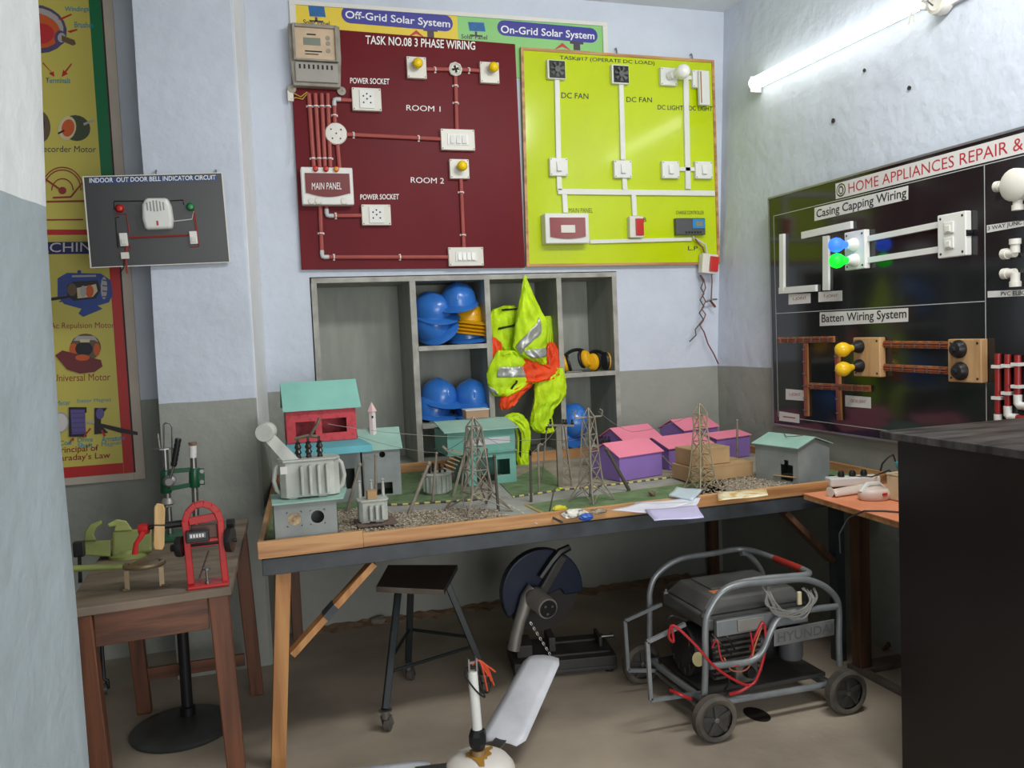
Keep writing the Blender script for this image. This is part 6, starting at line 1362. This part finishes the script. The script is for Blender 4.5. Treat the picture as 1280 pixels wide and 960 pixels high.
def gtube(P, r=.0125, nm='frame_tube', m=GTU, par=gn, n=6, seg=10): b = MB(); b.tube(smooth_path(P, n), r, seg); return b.build(nm, m, par, True)
YF = 2.64; YR = 3.08
gtube([G(x, y, YF) for x, y in ((880.5, 868), (881.7, 830), (881.7, 785), (886, 765), (902, 741), (926, 730.5), (965, 727), (1003, 724), (1028, 731.5), (1044, 746), (1048.5, 763), (1048.5, 800), (1049.5, 832))])
top = [G(812, 800, YR), G(812, 760, YR), G(812.5, 738, YR), G(822, 717, YR), G(849, 699, YR), G(890, 692, YR), G(929, 686.5, YR), G(968, 698, 2.92), G(1004, 712, 2.72), G(1011, 717, 2.67), G(1000, 719.5, 2.655), G(950, 724, 2.66), G(914, 732, 2.665), G(893, 748, 2.66), G(884, 762, 2.665)]
gtube(top)
rt_ = smooth_path([G(969, 698.5, 2.915), G(986, 705.2, 2.81), G(1003, 711.8, 2.725)]); b = MB(); b.tube(rt_, .0145, 10); b.build('red_tape', REDT, gn, True)
b = MB(); b.bar(G(1046, 858, YF).lerp(G(1046, 858, YF), 0)+Vector((-.02, .0, 0)), G(1046, 858, YF)+Vector((-.02, YR-YF, .0)), .02, .02); b.build('frame_crossbar', GTU, gn)
gtube([G(2060, 0, 1) if False else Vector((2.10, YR, .10)), Vector((2.10, YR, .3)), Vector((2.08, YR, .42)), Vector((2.02, YR-.0, .50)), Vector((1.98, YR, .515))])
gtube([G(887, 833, YF-.01), G(915, 830, YF-.01), G(938, 826, YF-.01), G(953, 814, YF-.01), G(964, 788, YF-.01), G(974, 772, YF-.01), G(992, 765, YF-.01), G(1020, 761, YF-.01), G(1046, 758, YF-.01)])
gtube([G(886, 880, YF), G(960, 868, YF), G(1046, 853.5, YF)], .0125); gtube([Vector((1.54, YR, .11)), Vector((1.8, YR, .11)), Vector((2.10, YR, .11))]); gtube([Vector((1.545, YF+.01, .115)), Vector((1.54, 2.9, .11)), Vector((1.54, YR-.01, .11))])
WHL = mat('dusty_tyre', (96, 88, 78), .75, second=(56, 53, 49), scale=12)
def wheel(c, r=.083):
    c = Vector(c); b = MB(); b.lathe([(r*.72, -.022), (r*.9, -.024), (r, -.014), (r, .014), (r*.9, .024), (r*.72, .022)], c, (0, -1, 0), 32); bmesh.ops.delete(b.bm, geom=[f for f in b.bm.faces if len(f.verts) > 4], context='FACES_ONLY')
    wv = b.build('wheel', WHL, gn, True, solid=.004)
    b = MB(); b.lathe([(r*.74, -.012), (r*.74, -.006), (0, -.006)], c, (0, -1, 0), 28); b.lathe([(r*.74, .012), (r*.66, .016), (r*.62, .0), (r*.62, -.005), (r*.74, -.0055)], c, (0, -1, 0), 28)
    for k in range(5): a = 2*PI*k/5+.4; p = c+Vector((math.cos(a)*r*.42, -.006, math.sin(a)*r*.42)); b.bar(c+Vector((0, -.012, 0)), c+Vector((math.cos(a)*r*.7, -.012, math.sin(a)*r*.7)), .016, .014, (0, 1, 0))
    b.build('wheel_hub', mat('dusty_hub', (62, 60, 57), .45), wv)
    b = MB(); b.lathe([(.01, .013), (.01, .02), (0, .022)], c, (0, -1, 0), 10); b.build('axle_cap', STEEL, wv, True)
wz = .083
wheel((G(893, 893, 2.585).x, 2.585, wz)); wheel((G(1057, 860, 2.585).x, 2.585, wz)); wheel((1.52, 3.14, wz)); wheel((2.13, 3.14, wz))
for x in (G(893, 893, 2.585).x, G(1057, 860, 2.585).x): b = MB(); b.cyl((x, 2.612, wz), (x, 3.112, wz), .009); b.build('axle', STEEL, gn, True)
b = MB(); b.box(1.56, 2.67, .115, 2.08, 3.06, .13); b.build('base_plate', SAWB, gn)
# tank
T0 = [G(818, 731, 3.03), G(872, 763, 2.70), G(985, 733, 2.69), G(1003, 713, 2.78)]
zt = .455; tx0, tx1, ty0, ty1 = 1.575, 2.02, 2.685, 3.04
b = MB(); b.hull([(tx0, ty0, .36), (tx1, ty0, .36), (tx1, ty1, .36), (tx0, ty1, .36)], [(tx0, ty0, .415), (tx1, ty0, .415), (tx1, ty1, .415), (tx0, ty1, .415)]); tk = b.build('fuel_tank', TNK, gn, bevel=.014, bseg=4)
b = MB(); b.hull([(tx0+.01, ty0+.01, .4155), (tx1-.01, ty0+.01, .4155), (tx1-.01, ty1-.01, .4155), (tx0+.01, ty1-.01, .4155)], [(tx0+.06, ty0+.045, .468), (tx1-.035, ty0+.045, .468), (tx1-.035, ty1-.04, .468), (tx0+.06, ty1-.04, .468)]); b.build('tank_top', TNK, tk, bevel=.012, bseg=4)
b = MB(); b.box(tx0+.085, ty0+.09, .4682, tx0+.16, ty0+.13, .469); plab(b.build('warning_label', mat('orange_label', (196, 120, 80), .5), tk), 'small orange label')
b = MB(); b.box(tx0+.10, ty0+.135, .4682, tx1-.08, ty1-.06, .474); b.build('tank_panel', TNK, tk, bevel=.003)
b = MB(); b.lathe([(.032, .469), (.032, .482), (.02, .49), (0, .49)], (1.93, 2.8, 0), (0, 0, 1), 18); b.build('fuel_cap', BLACK, tk, True)
for x, y in ((tx0-.004, ty0+.02), (tx0+.004, ty1-.03)): b = MB(); b.lathe([(.014, .415), (.014, .424), (.006, .425), (.006, .433), (0, .433)], (x, y, 0), (0, 0, 1), 6); b.build('tank_bolt', STEEL, tk)
b = MB(); b.box(1.60, 2.66, .345, 2.0, 2.684, .405); pn = b.build('front_panel', GTU, gn, bevel=.004)
b = MB(); b.box(1.685, 2.652, .355, 1.80, 2.6597, .4); b.build('switch_plate', ALU, pn, bevel=.002)
# engine, alternator, exhaust
b = MB(); b.box(1.64, 2.76, .1305, 1.86, 2.98, .30); en = b.build('engine', ENG, gn, bevel=.012)
for k in range(7): b = MB(); b.box(1.635+.0, 2.735, .15+.021*k, 1.84, 2.7597, .158+.021*k); b.build('cooling_fin', ENG, en)
b = MB(); b.lathe([(.10, 0), (.104, .01), (.1, .07), (.06, .075), (0, .075)], (1.635, 2.86, .235), (-1, 0, 0), 24); fh = b.build('recoil_housing', BLACK, en, True)
b = MB()
for k in range(10): a = 2*PI*k/10; b.cbox(Vector((1.558, 2.86+math.cos(a)*.075, .235+math.sin(a)*.075)), (.006, .008, .022))
b.build('vent_slots', SLOT, fh)
b = MB(); b.lathe([(.022, 0), (.022, .003), (0, .003)], (1.57, 2.752, .235), (-.6, -1, 0), 16, 1, 1.3); b.build('yellow_badge', mat('cream_badge', (216, 206, 150), .4), fh)
b = MB(); b.lathe([(.085, 0), (.09, .01), (.09, .14), (.085, .15), (0, .15)], (1.865, 2.86, .23), (1, 0, 0), 24); b.build('alternator', mat('black_alternator', (36, 36, 38), .45), gn, True)
b = MB(); b.lathe([(.04, 0), (.046, .01), (.046, .12), (.04, .13), (0, .13)], (1.96, 2.72, .19), (0, 0, 1), 18); b.build('exhaust_silencer', DKG, gn, True)
b = MB(); b.box(1.70, 2.70, .1305, 1.80, 2.758, .215); cbx = b.build('carburettor', ENG, gn, bevel=.01)
b = MB(); b.lathe([(.022, 0), (.024, .01), (.02, .03), (0, .032)], (1.75, 2.699, .18), (0, -1, 0), 14); b.build('choke_cap', BLACK, cbx, True)
# name plate
Sg = Surf((0, 2.622, 0), (1, 0, 0), (0, 0, 1)); b = MB(); b.sprism(Sg, [Sg.at(*p) for p in ((968, 808.5), (1043, 794), (1043, 774), (968, 788))], -.006, 0); npl = b.build('name_plate', mat('silver_plate', (142, 144, 144), .4, metal=.5, second=(116, 116, 114), scale=12), gn, bevel=.002)
text('plate_lettering', 'HYUNDAI', Sg, (972, 803.5), (1041, 790.5), (972, 791.5), mat('dark_plate_letter', (84, 84, 84), .5), npl, .0006, .03)
# carrying handles of flat bar on the left
for y, P in ((2.70, ((856.5, 780), (809, 802.5), (813.5, 875), (880, 866))), (3.04, ((827, 755), (781, 776), (785, 838), (830, 838)))):
    b = MB(); Q = [G(*p, y) for p in P]
    for A, B in zip(Q, Q[1:]): b.bar(A, B, .014, .012, (0, 1, 0))
    b.build('carry_handle', GTU, gn)
# leads and cables
for P, r, m in (([(839, 781, 2.68), (842, 802, 2.67), (836, 795, 2.67), (842, 782, 2.66), (868, 805, 2.63), (892, 832, 2.615), (918, 850, 2.61), (939, 856, 2.612), (950, 838, 2.615), (957, 806, 2.63), (954, 778, 2.645), (944, 796, 2.65), (938, 812, 2.66)], .005, RWI), ([(890, 810, 2.66), (896, 800, 2.65), (903, 826, 2.64), (920, 832, 2.62), (940, 818, 2.64), (938, 790, 2.66)], .0035, RWI), ([(938, 856, 2.612), (925, 864, 2.62), (912, 868, 2.64)], .007, RWI), ([(838, 863, 2.70), (850, 868, 2.66), (864, 874, 2.66)], .006, RWI), ([(905, 822, 2.65), (915, 838, 2.63), (935, 835, 2.63), (944, 806, 2.64), (952, 784, 2.65)], .003, mat('orange_lead', (180, 100, 70), .5))):
    gtube([G(*p) for p in P], r, 'red_lead', m, gn, 6, 6)
for P in ([(832, 778, 2.7), (840, 770, 2.69), (858, 776, 2.69)], [(890, 792, 2.7), (902, 806, 2.68), (914, 818, 2.69)], [(900, 784, 2.7), (912, 800, 2.68), (920, 815, 2.7)], [(906, 840, 2.67), (912, 852, 2.65), (906, 862, 2.66)]): gtube([G(*p) for p in P], .004, 'black_lead', BLACK, gn, 6, 6)
for k in range(9):
    q = random.Random(k+20); j = lambda s: q.uniform(-s, s)
    P = [(957+j(5), 735+j(2), 2.652), (962+j(5), 751+j(4), 2.622), (978+j(6), 766+j(6), 2.617), (1000+j(5), 768+j(7), 2.618), (1016+j(6), 752+j(5), 2.622), (1010+j(8), 736+j(3), 2.65)]; gtube([G(*p) for p in P], .0036, 'cable_coil', GCAB, gn, 6, 6)
b = MB(); p = G(999, 746, 2.615); b.bar(p+Vector((0, 0, .02)), p-Vector((0, 0, .03)), .016, .012); b.build('cable_tie', mat('cream_tie', (206, 196, 160), .5), gn, bevel=.003)
OIL = mat('oil_stain', (42, 36, 32), .4); b = MB(); c = hz(946, 893, 0); b.lathe([(.055, .0004), (.05, .0012), (0, .0012)], c, (0, 0, 1), 20, 1.2, .8); o = b.build('oil_stain', OIL); tag(o, 'dark oil stain on the floor under the front of the generator', 'stain')

# ------------------------------------------------------------------ ceiling fan lying on the floor
FANW = mat('white_fan_enamel', (214, 216, 222), .4, second=(190, 192, 198), thr=(.25, .6), scale=7); RUST = mat('stained_fan_bowl', (222, 216, 208), .45, second=(182, 136, 52), thr=(.30, .38), scale=7)
fc = Vector((.655, 2.60, 0)); fn = thing('ceiling_fan', 'white ceiling fan lying on the floor, its rod pointing up and blades spread', 'fan', fc)
b = MB(); b.lathe([(.07, .0), (.11, .02), (.122, .05), (.118, .075), (.1, .098), (.07, .112), (.03, .118), (0, .119)], fc, (0, 0, 1), 28); b.build('motor', RUST, fn, True)
b = MB(); b.lathe([(.026, .1185), (.022, .135), (0, .135)], fc, (0, 0, 1), 14); b.build('motor_collar', mat('rusty_collar', (150, 124, 84), .6, metal=.3), fn, True)
b = MB(); b.lathe([(.012, .1355), (.026, .145), (.03, .16), (.03, .185), (.025, .20), (.018, .203), (0, .203)], fc, (0, 0, 1), 8); b.build('rod_clamp', BLACKM, fn)
b = MB(); b.cyl(fc+Vector((0, 0, .2035)), fc+Vector((-.004, .012, .395)), .0165); b.build('down_rod', WHITEP, fn, True)
tp = fc+Vector((-.004, .012, .395))
b = MB(); 
for s_ in (-1, 1): b.bar(tp+Vector((s_*.013, 0, .001)), tp+Vector((s_*.013, 0, .045)), .006, .02, (0, 1, 0))
b.bar(tp+Vector((-.013, 0, .03)), tp+Vector((.013, 0, .03)), .008, .008); b.build('shackle', STEEL, fn)
for k, (dx, dz) in enumerate(((.05, -.02), (.06, -.04), (.075, -.01), (.045, -.07), (.068, -.055))):
    gtube([tp+Vector((0, 0, .02)), tp+Vector((.02, -.005, .035)), tp+Vector((dx*.7, -.01, .01)), tp+Vector((dx, -.012, dz))], .003, 'orange_wire', mat('orange_wire', (206, 74, 40), .5), fn, 5, 6)
gtube([tp+Vector((-.01, 0, .02)), tp+Vector((-.03, -.02, .0)), tp+Vector((.005, -.022, -.06)), tp+Vector((.035, -.01, -.09)), tp+Vector((.03, 0, -.07))], .003, 'black_wire', BLACK, fn, 5, 6)
q = random.Random(9); b = MB(); vi = []; vo = []
for k in range(28):
    a = 2*PI*k/28; ro = .040+q.uniform(-.006, .008)+(.03 if k in (2, 3, 20, 21) else 0); zf = lambda r: .1192-max(0, (r-.03)/.04)*.0062
    vi.append(b.bm.verts.new(fc+Vector((math.cos(a)*.024, math.sin(a)*.024, .1196)))); vo.append(b.bm.verts.new(fc+Vector((math.cos(a)*ro, math.sin(a)*ro, zf(ro)+.0012))))
for k in range(28): b.face([vi[k], vo[k], vo[(k+1) % 28], vi[(k+1) % 28]])
b.build('grease_stain', mat('yellow_grease', (176, 130, 50), .5, var=.1, scale=30), fn)
def blade(a, L0, L1, z0, z1, w0, w1):
    d = Vector((math.cos(a), math.sin(a), 0)); s_ = Vector((-d.y, d.x, 0)); b = MB(); n = 14; rows = []
    for i in range(n+1):
        t = i/n; r = L0+(L1-L0)*t; w_ = w0+(w1-w0)*t; e = 1
        if t < .06: e = .72+.28*(t/.06)
        if t > .95: e = 1-.16*((t-.95)/.05)**2
        z_ = z0+(z1-z0)*t; rows.append([fc+d*r+s_*(w_*e*j/2)+Vector((0, 0, z_+.010*(1-j*j)-j*.004)) for j in (-1, -.6, 0, .6, 1)])
    b.sheet(rows); bl = b.build('blade', FANW, fn, True, solid=.003)
    b = MB(); b.bar(fc+d*.10+Vector((0, 0, .085)), fc+d*(L0+.05)+Vector((0, 0, z0+.012)), .045, .006); o = b.build('blade_iron', STEEL, fn)
A = hy(680, 822, 3.02); dv = A-fc; blade(math.atan2(dv.y, dv.x), .16, math.hypot(dv.x, dv.y), .075, A.z, .175, .15)
blade(math.atan2(dv.y, dv.x)+2.12, .16, .66, .07, .06, .175, .15); blade(math.atan2(dv.y, dv.x)-2.1, .16, .62, .07, .05, .175, .15)

# ------------------------------------------------------------------ things on the old wooden table
VG = mat('olive_green_enamel', (152, 160, 92), .4, second=(120, 130, 72), scale=7); VGD = mat('dark_green_enamel', (22, 84, 54), .35, var=.06)
tz = LZ+.0005
def onl(px, py): return hz(px, py, tz)
c = onl(157, 700); vs = thing('bench_vise', 'olive green bench vise on far left of the old wooden table', 'vise', c); VY = c.y+.06
V_ = lambda px, py, y=None: hy(px, py, y or VY)
b = MB(); b.lathe([(.07, 0), (.07, .012), (.055, .018), (.05, .03), (0, .03)], (c.x+.005, VY, tz), (0, 0, 1), 20); b.build('base', VG, vs, True)
b = MB(); b.hull([V_(140, 696, VY-.045), V_(190, 690, VY-.045), V_(190, 690, VY+.045), V_(140, 696, VY+.045)], [V_(140, 664, VY-.04), V_(190, 660, VY-.04), V_(190, 660, VY+.04), V_(140, 664, VY+.04)]); b.build('body', VG, vs, bevel=.008)
b = MB(); q = [(134, 655), (146, 649), (158, 651), (166, 663), (142, 664.5), (144, 658), (136, 659)]; b.hull([V_(*p, VY-.045) for p in q], [V_(*p, VY+.045) for p in q]); b.build('fixed_jaw', mat('pale_worn_green', (186, 190, 120), .4, second=(150, 158, 88), scale=12), vs, bevel=.004)
b = MB(); q = [(105, 676), (106, 665), (112, 656), (127, 650), (128, 655), (120, 661), (117, 668), (121, 676)]; b.hull([V_(*p, VY-.045) for p in q], [V_(*p, VY+.045) for p in q]); b.build('moving_jaw', VG, vs, bevel=.004)
b = MB(); b.hull([V_(105, 694, VY-.038), V_(138.5, 696, VY-.038), V_(138.5, 696, VY+.038), V_(105, 694, VY+.038)], [V_(105, 676.5, VY-.035), V_(138.5, 675, VY-.035), V_(138.5, 675, VY+.035), V_(105, 676.5, VY+.035)]); b.build('slide', VG, vs, bevel=.004)
b = MB(); b.cyl(V_(104.5, 685), V_(96, 685.5), .01); b.cyl(V_(99, 680, VY-.05), V_(99, 690, VY+.03), .006); b.build('screw_handle', STEEL, vs, True)
# dark clamp at the left edge
t = thing('clamp', 'black screw clamp at left edge of the old wooden table beside the vise', 'clamp', onl(110, 720)); A = hy(99, 686, 3.05); b = MB(); b.bar(A, hy(100.5, 728, 3.05), .012, .01); b.build('clamp_bar', BLACKM, t); b = MB(); b.cbox(A+Vector((0, 0, .0)), (.034, .03, .05)); b.build('clamp_head', BLACK, t, bevel=.004)
ground(t, tz-.04) if False else None
# tool with a ring head
c = onl(185, 735); rt2 = thing('ring_tool', 'ring headed tool on two legs with long green handle lying on old wooden table', 'tool', c)
RC = hy(180.5, 705, c.y+.03); BRS = mat('tarnished_brass', (150, 132, 104), .35, metal=.7, scale=24)
b = MB(); b.tube([RC+Vector((math.cos(a)*.055, math.sin(a)*.045, .0)) for a in [2*PI*k/20 for k in range(20)]], .009, 8, True); b.build('ring', BRS, rt2, True)
b = MB(); b.lathe([(.05, -.004), (.052, .004), (.04, .008), (0, .008)], RC, (0, 0, 1), 20, 1, .82); b.build('ring_plate', BRS, rt2, True)
for x in (-.05, .05): b = MB(); p = RC+Vector((x, -.02, -.01)); b.bar(p, Vector((p.x, p.y-.005, tz)), .014, .006); b.bar(Vector((p.x, p.y-.005, tz+.003)), Vector((p.x+.022*(1 if x > 0 else -.6), p.y-.012, tz+.003)), .012, .005); b.build('leg', BRS, rt2)
b = MB(); b.cyl(RC+Vector((-.058, -.0, .0)), hy(89, 711, RC.y), .010); b.build('handle', VG, rt2, True)
# winding machine with a counter
REDM = mat('red_enamel', (190, 40, 42), .35, var=.06)
c = onl(259, 735); wm = thing('winding_machine', 'red hand coil winding machine with counter at front of the old wooden table', 'winding machine', c); WY = c.y+.03
W_ = lambda px, py, y=None: hy(px, py, y or WY)
b = MB(); A, B = W_(234, 735, WY-.03), W_(286, 729, WY-.03); b.hull([(A.x, WY-.035, tz), (B.x, WY-.035, tz), (B.x, WY+.045, tz), (A.x, WY+.045, tz)], [(A.x, WY-.035, tz+.01), (B.x, WY-.035, tz+.01), (B.x, WY+.045, tz+.01), (A.x, WY+.045, tz+.01)]); b.build('base_plate', REDM, wm, bevel=.003)
ctr = [W_(*p) for p in ((239, 734), (236, 700), (233, 665), (231, 652), (235, 640), (243, 632), (253, 629.5), (263, 632), (271, 639), (275.5, 650), (276.5, 665), (279, 700), (282, 729))]
ctr[0].z = tz+.011; ctr[-1].z = tz+.011
b = MB()
for A, B in zip(ctr, ctr[1:]): b.bar(A, B+(B-A).normalized()*.004, .02, .022, (0, 1, 0))
b.build('arch_frame', REDM, wm, bevel=.003)
b = MB(); b.bar(W_(236, 652, WY+.004), W_(272, 645, WY+.004), .024, .012, (0, 1, 0)); b.build('cross_plate', REDM, wm, bevel=.002)
b = MB(); b.bar(W_(237, 680, WY+.004), W_(276, 676, WY+.004), .024, .012, (0, 1, 0)); b.build('cross_plate', REDM, wm, bevel=.002)
A, B = W_(232.5, 680, WY-.036), W_(261, 662, WY-.036); b = MB(); b.box(A.x, WY-.036, A.z, B.x, WY-.0145, B.z); ctb = b.build('counter', BLACK, wm, bevel=.003)
b = MB(); W1 = B.x-A.x; b.box(A.x+W1*.15, WY-.0378, A.z+.014, B.x-W1*.15, WY-.0363, A.z+.03); b.build('counter_window', mat('counter_grey', (120, 120, 118), .3), ctb)
for k in range(5): b = MB(); x = A.x+W1*(.2+.125*k); b.box(x, WY-.0384, A.z+.017, x+W1*.07, WY-.0379, A.z+.027); b.build('counter_digit', WHITEL, ctb)
A, B = W_(240, 675, WY+.02), W_(272, 654, WY+.02); b = MB(); b.box(A.x, WY+.012, A.z, B.x, WY+.03, B.z); b.build('gear_box', mat('brown_gear_cover', (110, 76, 66), .5), wm, bevel=.003)
sh_a, sh_b = W_(204, 656, WY+.02), W_(296, 674, WY+.01)
b = MB(); b.tube([W_(205, 657, WY+.02), W_(240, 652.5, WY+.02)], .011, 10); b.build('spindle', BLACKM, wm, True)
b = MB(); b.tube([W_(176, 662, WY+.02), W_(192, 658.5, WY+.02)], .007, 8); b.build('spindle_end', BLACKM, wm, True)
b = MB(); b.tube([W_(218, 684, WY), W_(296, 675, WY)], .006, 8); b.build('lower_shaft', BLACKM, wm, True)
for p, r in (((225, 683), .032), ((287.5, 674), .04)): b = MB(); b.lathe([(r, -.009), (r*1.03, 0), (r, .009), (.01, .012), (0, .012)], W_(*p, WY), (1, -.25, 0), 18); b.build('hand_wheel', BLACK, wm, True)
b = MB(); b.lathe([(.014, -.01), (.014, .012), (0, .012)], W_(288, 654, WY), (1, -.2, 0), 8); b.build('knob', BLACK, wm)
b = MB(); b.lathe([(.012, -.01), (.012, .01), (0, .01)], W_(218, 685, WY), (1, -.2, 0), 8); b.build('knob', BLACK, wm)
PINE = wood('pale_pine', (214, 178, 124), (190, 150, 96), .6, 'Z', 8)
for q in (((192.5, 656), (192.5, 634), (196, 629), (204, 630), (206.5, 636), (206, 656)), ((192.5, 657.5), (206, 657.5), (205.5, 682), (203, 687.5), (193, 687), (191.5, 682))):
    b = MB(); b.hull([W_(*p, WY-.008) for p in q], [W_(*p, WY+.05) for p in q]); b.build('wooden_former', PINE, wm, bevel=.003)
b = MB(); A = W_(180, 661, WY+.02); b.lathe([(.016, -.014), (.018, 0), (.016, .014), (0, .014)], A, (1, -.2, 0), 12); b.tube([A+Vector((0, -.005, -.005)), W_(176, 671, WY), W_(170, 680, WY-.005), W_(168.5, 693, WY-.008)], [.009, .008, .007, .009], 8); b.build('crank', REDM, wm, True)
b = MB(); b.tube([W_(249, 723, WY+.03), W_(261, 688, WY+.03)], .003, 6); b.build('tie_rod', STEEL, wm, True)
b = MB(); p = W_(259.5, 729, WY-.01); b.lathe([(.009, 0), (.009, .006), (.004, .007), (.004, .04), (.012, .043), (.012, .048), (0, .048)], (p.x, p.y, tz+.0105), (0, 0, 1), 10); b.build('clamp_bolt', STEEL, wm, True)
# drill stand
DY = 3.5; c = hy(222, 660, DY); ds = thing('drill_stand', 'green drill stand with two steel columns and black lever on the old wooden table', 'drill stand', (c.x, DY, LZ)); D_ = lambda px, py, y=DY: hy(px, py, y)
x0, x1 = D_(196, 665).x, D_(252, 665).x; b = MB(); b.box(x0, DY-.08, tz, x1, DY+.08, tz+.018); b.build('base_plate', VGD, ds, bevel=.003)
A = D_(241, 557); xcol = D_(243, 620).x; b = MB(); b.cyl((xcol, DY, tz+.0185), (A.x, DY, A.z), .0125); b.build('column', STEEL, ds, True)
B = D_(241, 572); b = MB(); b.lathe([(.0145, 0), (.0145, (A-B).length), (0, (A-B).length+.002)], B, A-B, 14); cl = b.build('column_cap', LABW, ds, True); b = MB(); b.lathe([(.016, 0), (.016, .01), (0, .01)], A+Vector((0, 0, .003)), (0, 0, 1), 12); b.build('cap_plug', mat('rust_brown', (126, 98, 76), .6), cl)
A, B = D_(206, 562), D_(210, 628); b = MB(); b.cyl(A, B, .0125); b.build('spindle_column', STEEL, ds, True)
b = MB(); b.lathe([(.02, 0), (.026, .006), (.022, .02), (.016, .028), (0, .028)], D_(210, 631), (0, 0, 1), 14); b.build('chuck', ALU, ds, True)
b = MB(); b.cyl(D_(211, 634), (D_(211, 640).x, DY, tz+.019), .010, .012); b.build('lower_column', STEEL, ds, True)
for y0, y1, x, w_ in ((587, 616, 207.5, .036), (585, 609, 243, .034)):
    A, B = D_(x, y0), D_(x, y1); b = MB(); b.lathe([(w_*.55, 0), (w_*.6, .004), (w_*.6, (A-B).length-.004), (w_*.55, (A-B).length)], B, A-B, 16); b.build('clamp_sleeve', VGD, ds, True)
for ya, yb in ((589, 587), (611, 606)): b = MB(); b.bar(D_(212, ya, DY-.004), D_(238, yb, DY-.004), .016, .018, (0, 1, 0)); b.build('link_bar', VGD, ds, bevel=.002)
b = MB(); A, B = D_(247, 586), D_(255, 586); b.box(A.x, DY-.012, D_(250, 606).z, B.x, DY+.012, A.z); ea = b.build('clamp_ear', VGD, ds, bevel=.002)
for py in (589, 602): b = MB(); b.lathe([(.009, 0), (.009, .008), (0, .008)], D_(252.5, py, DY-.0125), (0, -1, 0), 6); b.build('bolt', STEEL, ea)
b = MB(); b.lathe([(.024, 0), (.024, .02), (.014, .024), (.014, .034), (0, .034)], D_(212, 601, DY-.022), (0, -1, 0), 16); b.build('pinion', STEEL, ds, True)
b = MB(); b.cyl(D_(212, 600, DY-.045), D_(217, 583, DY-.05), .006); lv = b.build('lever', STEEL, ds, True)
A, B = D_(217, 582.5, DY-.05), D_(223, 548, DY-.06); b = MB(); n = 12; b.tube([A.lerp(B, k/n) for k in range(n+1)], [.011+(.002 if k % 2 else 0) for k in range(n+1)], 10); b.build('lever_grip', BLACK, lv, True)
b = MB(); b.tube([D_(205, 561), D_(204.5, 531), D_(207, 528.5), D_(213, 529.5), D_(215, 534), D_(215, 575)], .0035, 8); b.build('bent_rod', STEEL, ds, True)
b = MB(); b.tube([D_(197, 542), D_(199.5, 560)], .006, 8); b.build('pin', STEEL, ds, True)
b = MB(); b.lathe([(.04, 0), (.04, .005), (0, .005)], D_(203, 562), (0, 0, 1), 14, 1, .5, x=(1, 0, 0)); b.build('depth_plate', STEEL, ds)

# ------------------------------------------------------------------ round pedestal base under the old table, castor leg, debris
c = hz(228, 906, .02); pd = thing('pedestal_stand', 'round dark iron pedestal base with black post under the old wooden table', 'stand', (c.x, c.y, 0))
b = MB(); b.lathe([(.19, 0), (.195, .012), (.185, .02), (.1, .028), (0, .03)], (c.x, c.y, 0), (0, 0, 1), 40); b.build('base_disc', mat('dark_green_grey_iron', (66, 70, 68), .4, metal=.2, second=(52, 54, 52), scale=6), pd, True)
pp = hz(235, 892, .03); b = MB(); b.lathe([(.03, .028), (.03, .06), (.022, .064), (0, .064)], (pp.x, pp.y, 0), (0, 0, 1), 16); b.build('collar', BLACKM, pd, True)
b = MB(); b.cyl((pp.x, pp.y, .0645), (pp.x, pp.y, .56), .022); b.build('post', BLACK, pd, True)
c = hz(131, 868, 0); cs = thing('castor_chair', 'dark chair leg on castor wheel seen behind the front left leg of old wooden table', 'chair', c)
b = MB(); b.lathe([(.016, -.01), (.024, -.009), (.024, .009), (.016, .01), (0, .01)], c+Vector((0, 0, .024)), (1, .2, 0), 14); b.build('castor_wheel', DKG, cs, True)
b = MB(); b.tube([c+Vector((.014, 0, .024)), c+Vector((.014, 0, .06)), c+Vector((0, 0, .07)), c+Vector((0, 0.02, .36))], .009, 8); b.build('leg_tube', BLACK, cs, True)
def lump(px, py, r, label, cat, nm, m, seed):
    q = random.Random(seed); b = MB(); b.ball(hz(px, py, 0)+Vector((0, 0, r*.5)), r, 1.3, 1, .6, 10)
    for v in b.bm.verts: v.co += Vector((q.uniform(-1, 1), q.uniform(-1, 1), q.uniform(-.4, .4)))*r*.18
    o = b.build(nm, m, None); tag(o, label, cat); o.data.update()
q = random.Random(4); b = MB(); g = []
for i in range(60):
    x = .25+2.2*i/59; w_ = .05+.07*q.random(); g.append([Vector((x, 4.399-w_*t, .001+.016*(1-t)*(.5+q.random()))) for t in (0, .3, .6, .85)]+[Vector((x, 4.399-w_, -.002))])
b.sheet(g); o = b.build('plaster_dust', mat('brown_plaster_dust', (150, 124, 98), .9, second=(112, 92, 74), scale=20, bump=.4), None); tag(o, 'brown crumbled plaster along the foot of the back wall under the display table', 'dust'); o['kind'] = 'stuff'
lump(474, 779, .035, 'pale lump of rubble on floor by the back wall behind the stool', 'rubble', 'rubble', mat('pale_rubble', (132, 124, 112), .9), 1)
b = MB(); A, B = hz(1104, 812, .012), hz(1122, 802, .012); b.tube([A, A.lerp(B, .5)+Vector((0, 0, .012)), B], [.006, .014, .008], 7); tag(b.build('wood_scrap', mat('brown_scrap', (104, 66, 46), .7), None, True), 'brown scrap of wood on floor behind the bench leg by the right wall', 'scrap')
b = MB(); b.tube([hy(928, 660, 4.30), hy(929, 668, 4.30), hy(936, 690, 4.30), hy(938, 716, 4.30), hy(930, 740, 4.3)], .004, 6); tag(b.build('black_cable', BLACK, None, True), 'black cable hanging under the display table by its rear right leg', 'cable')
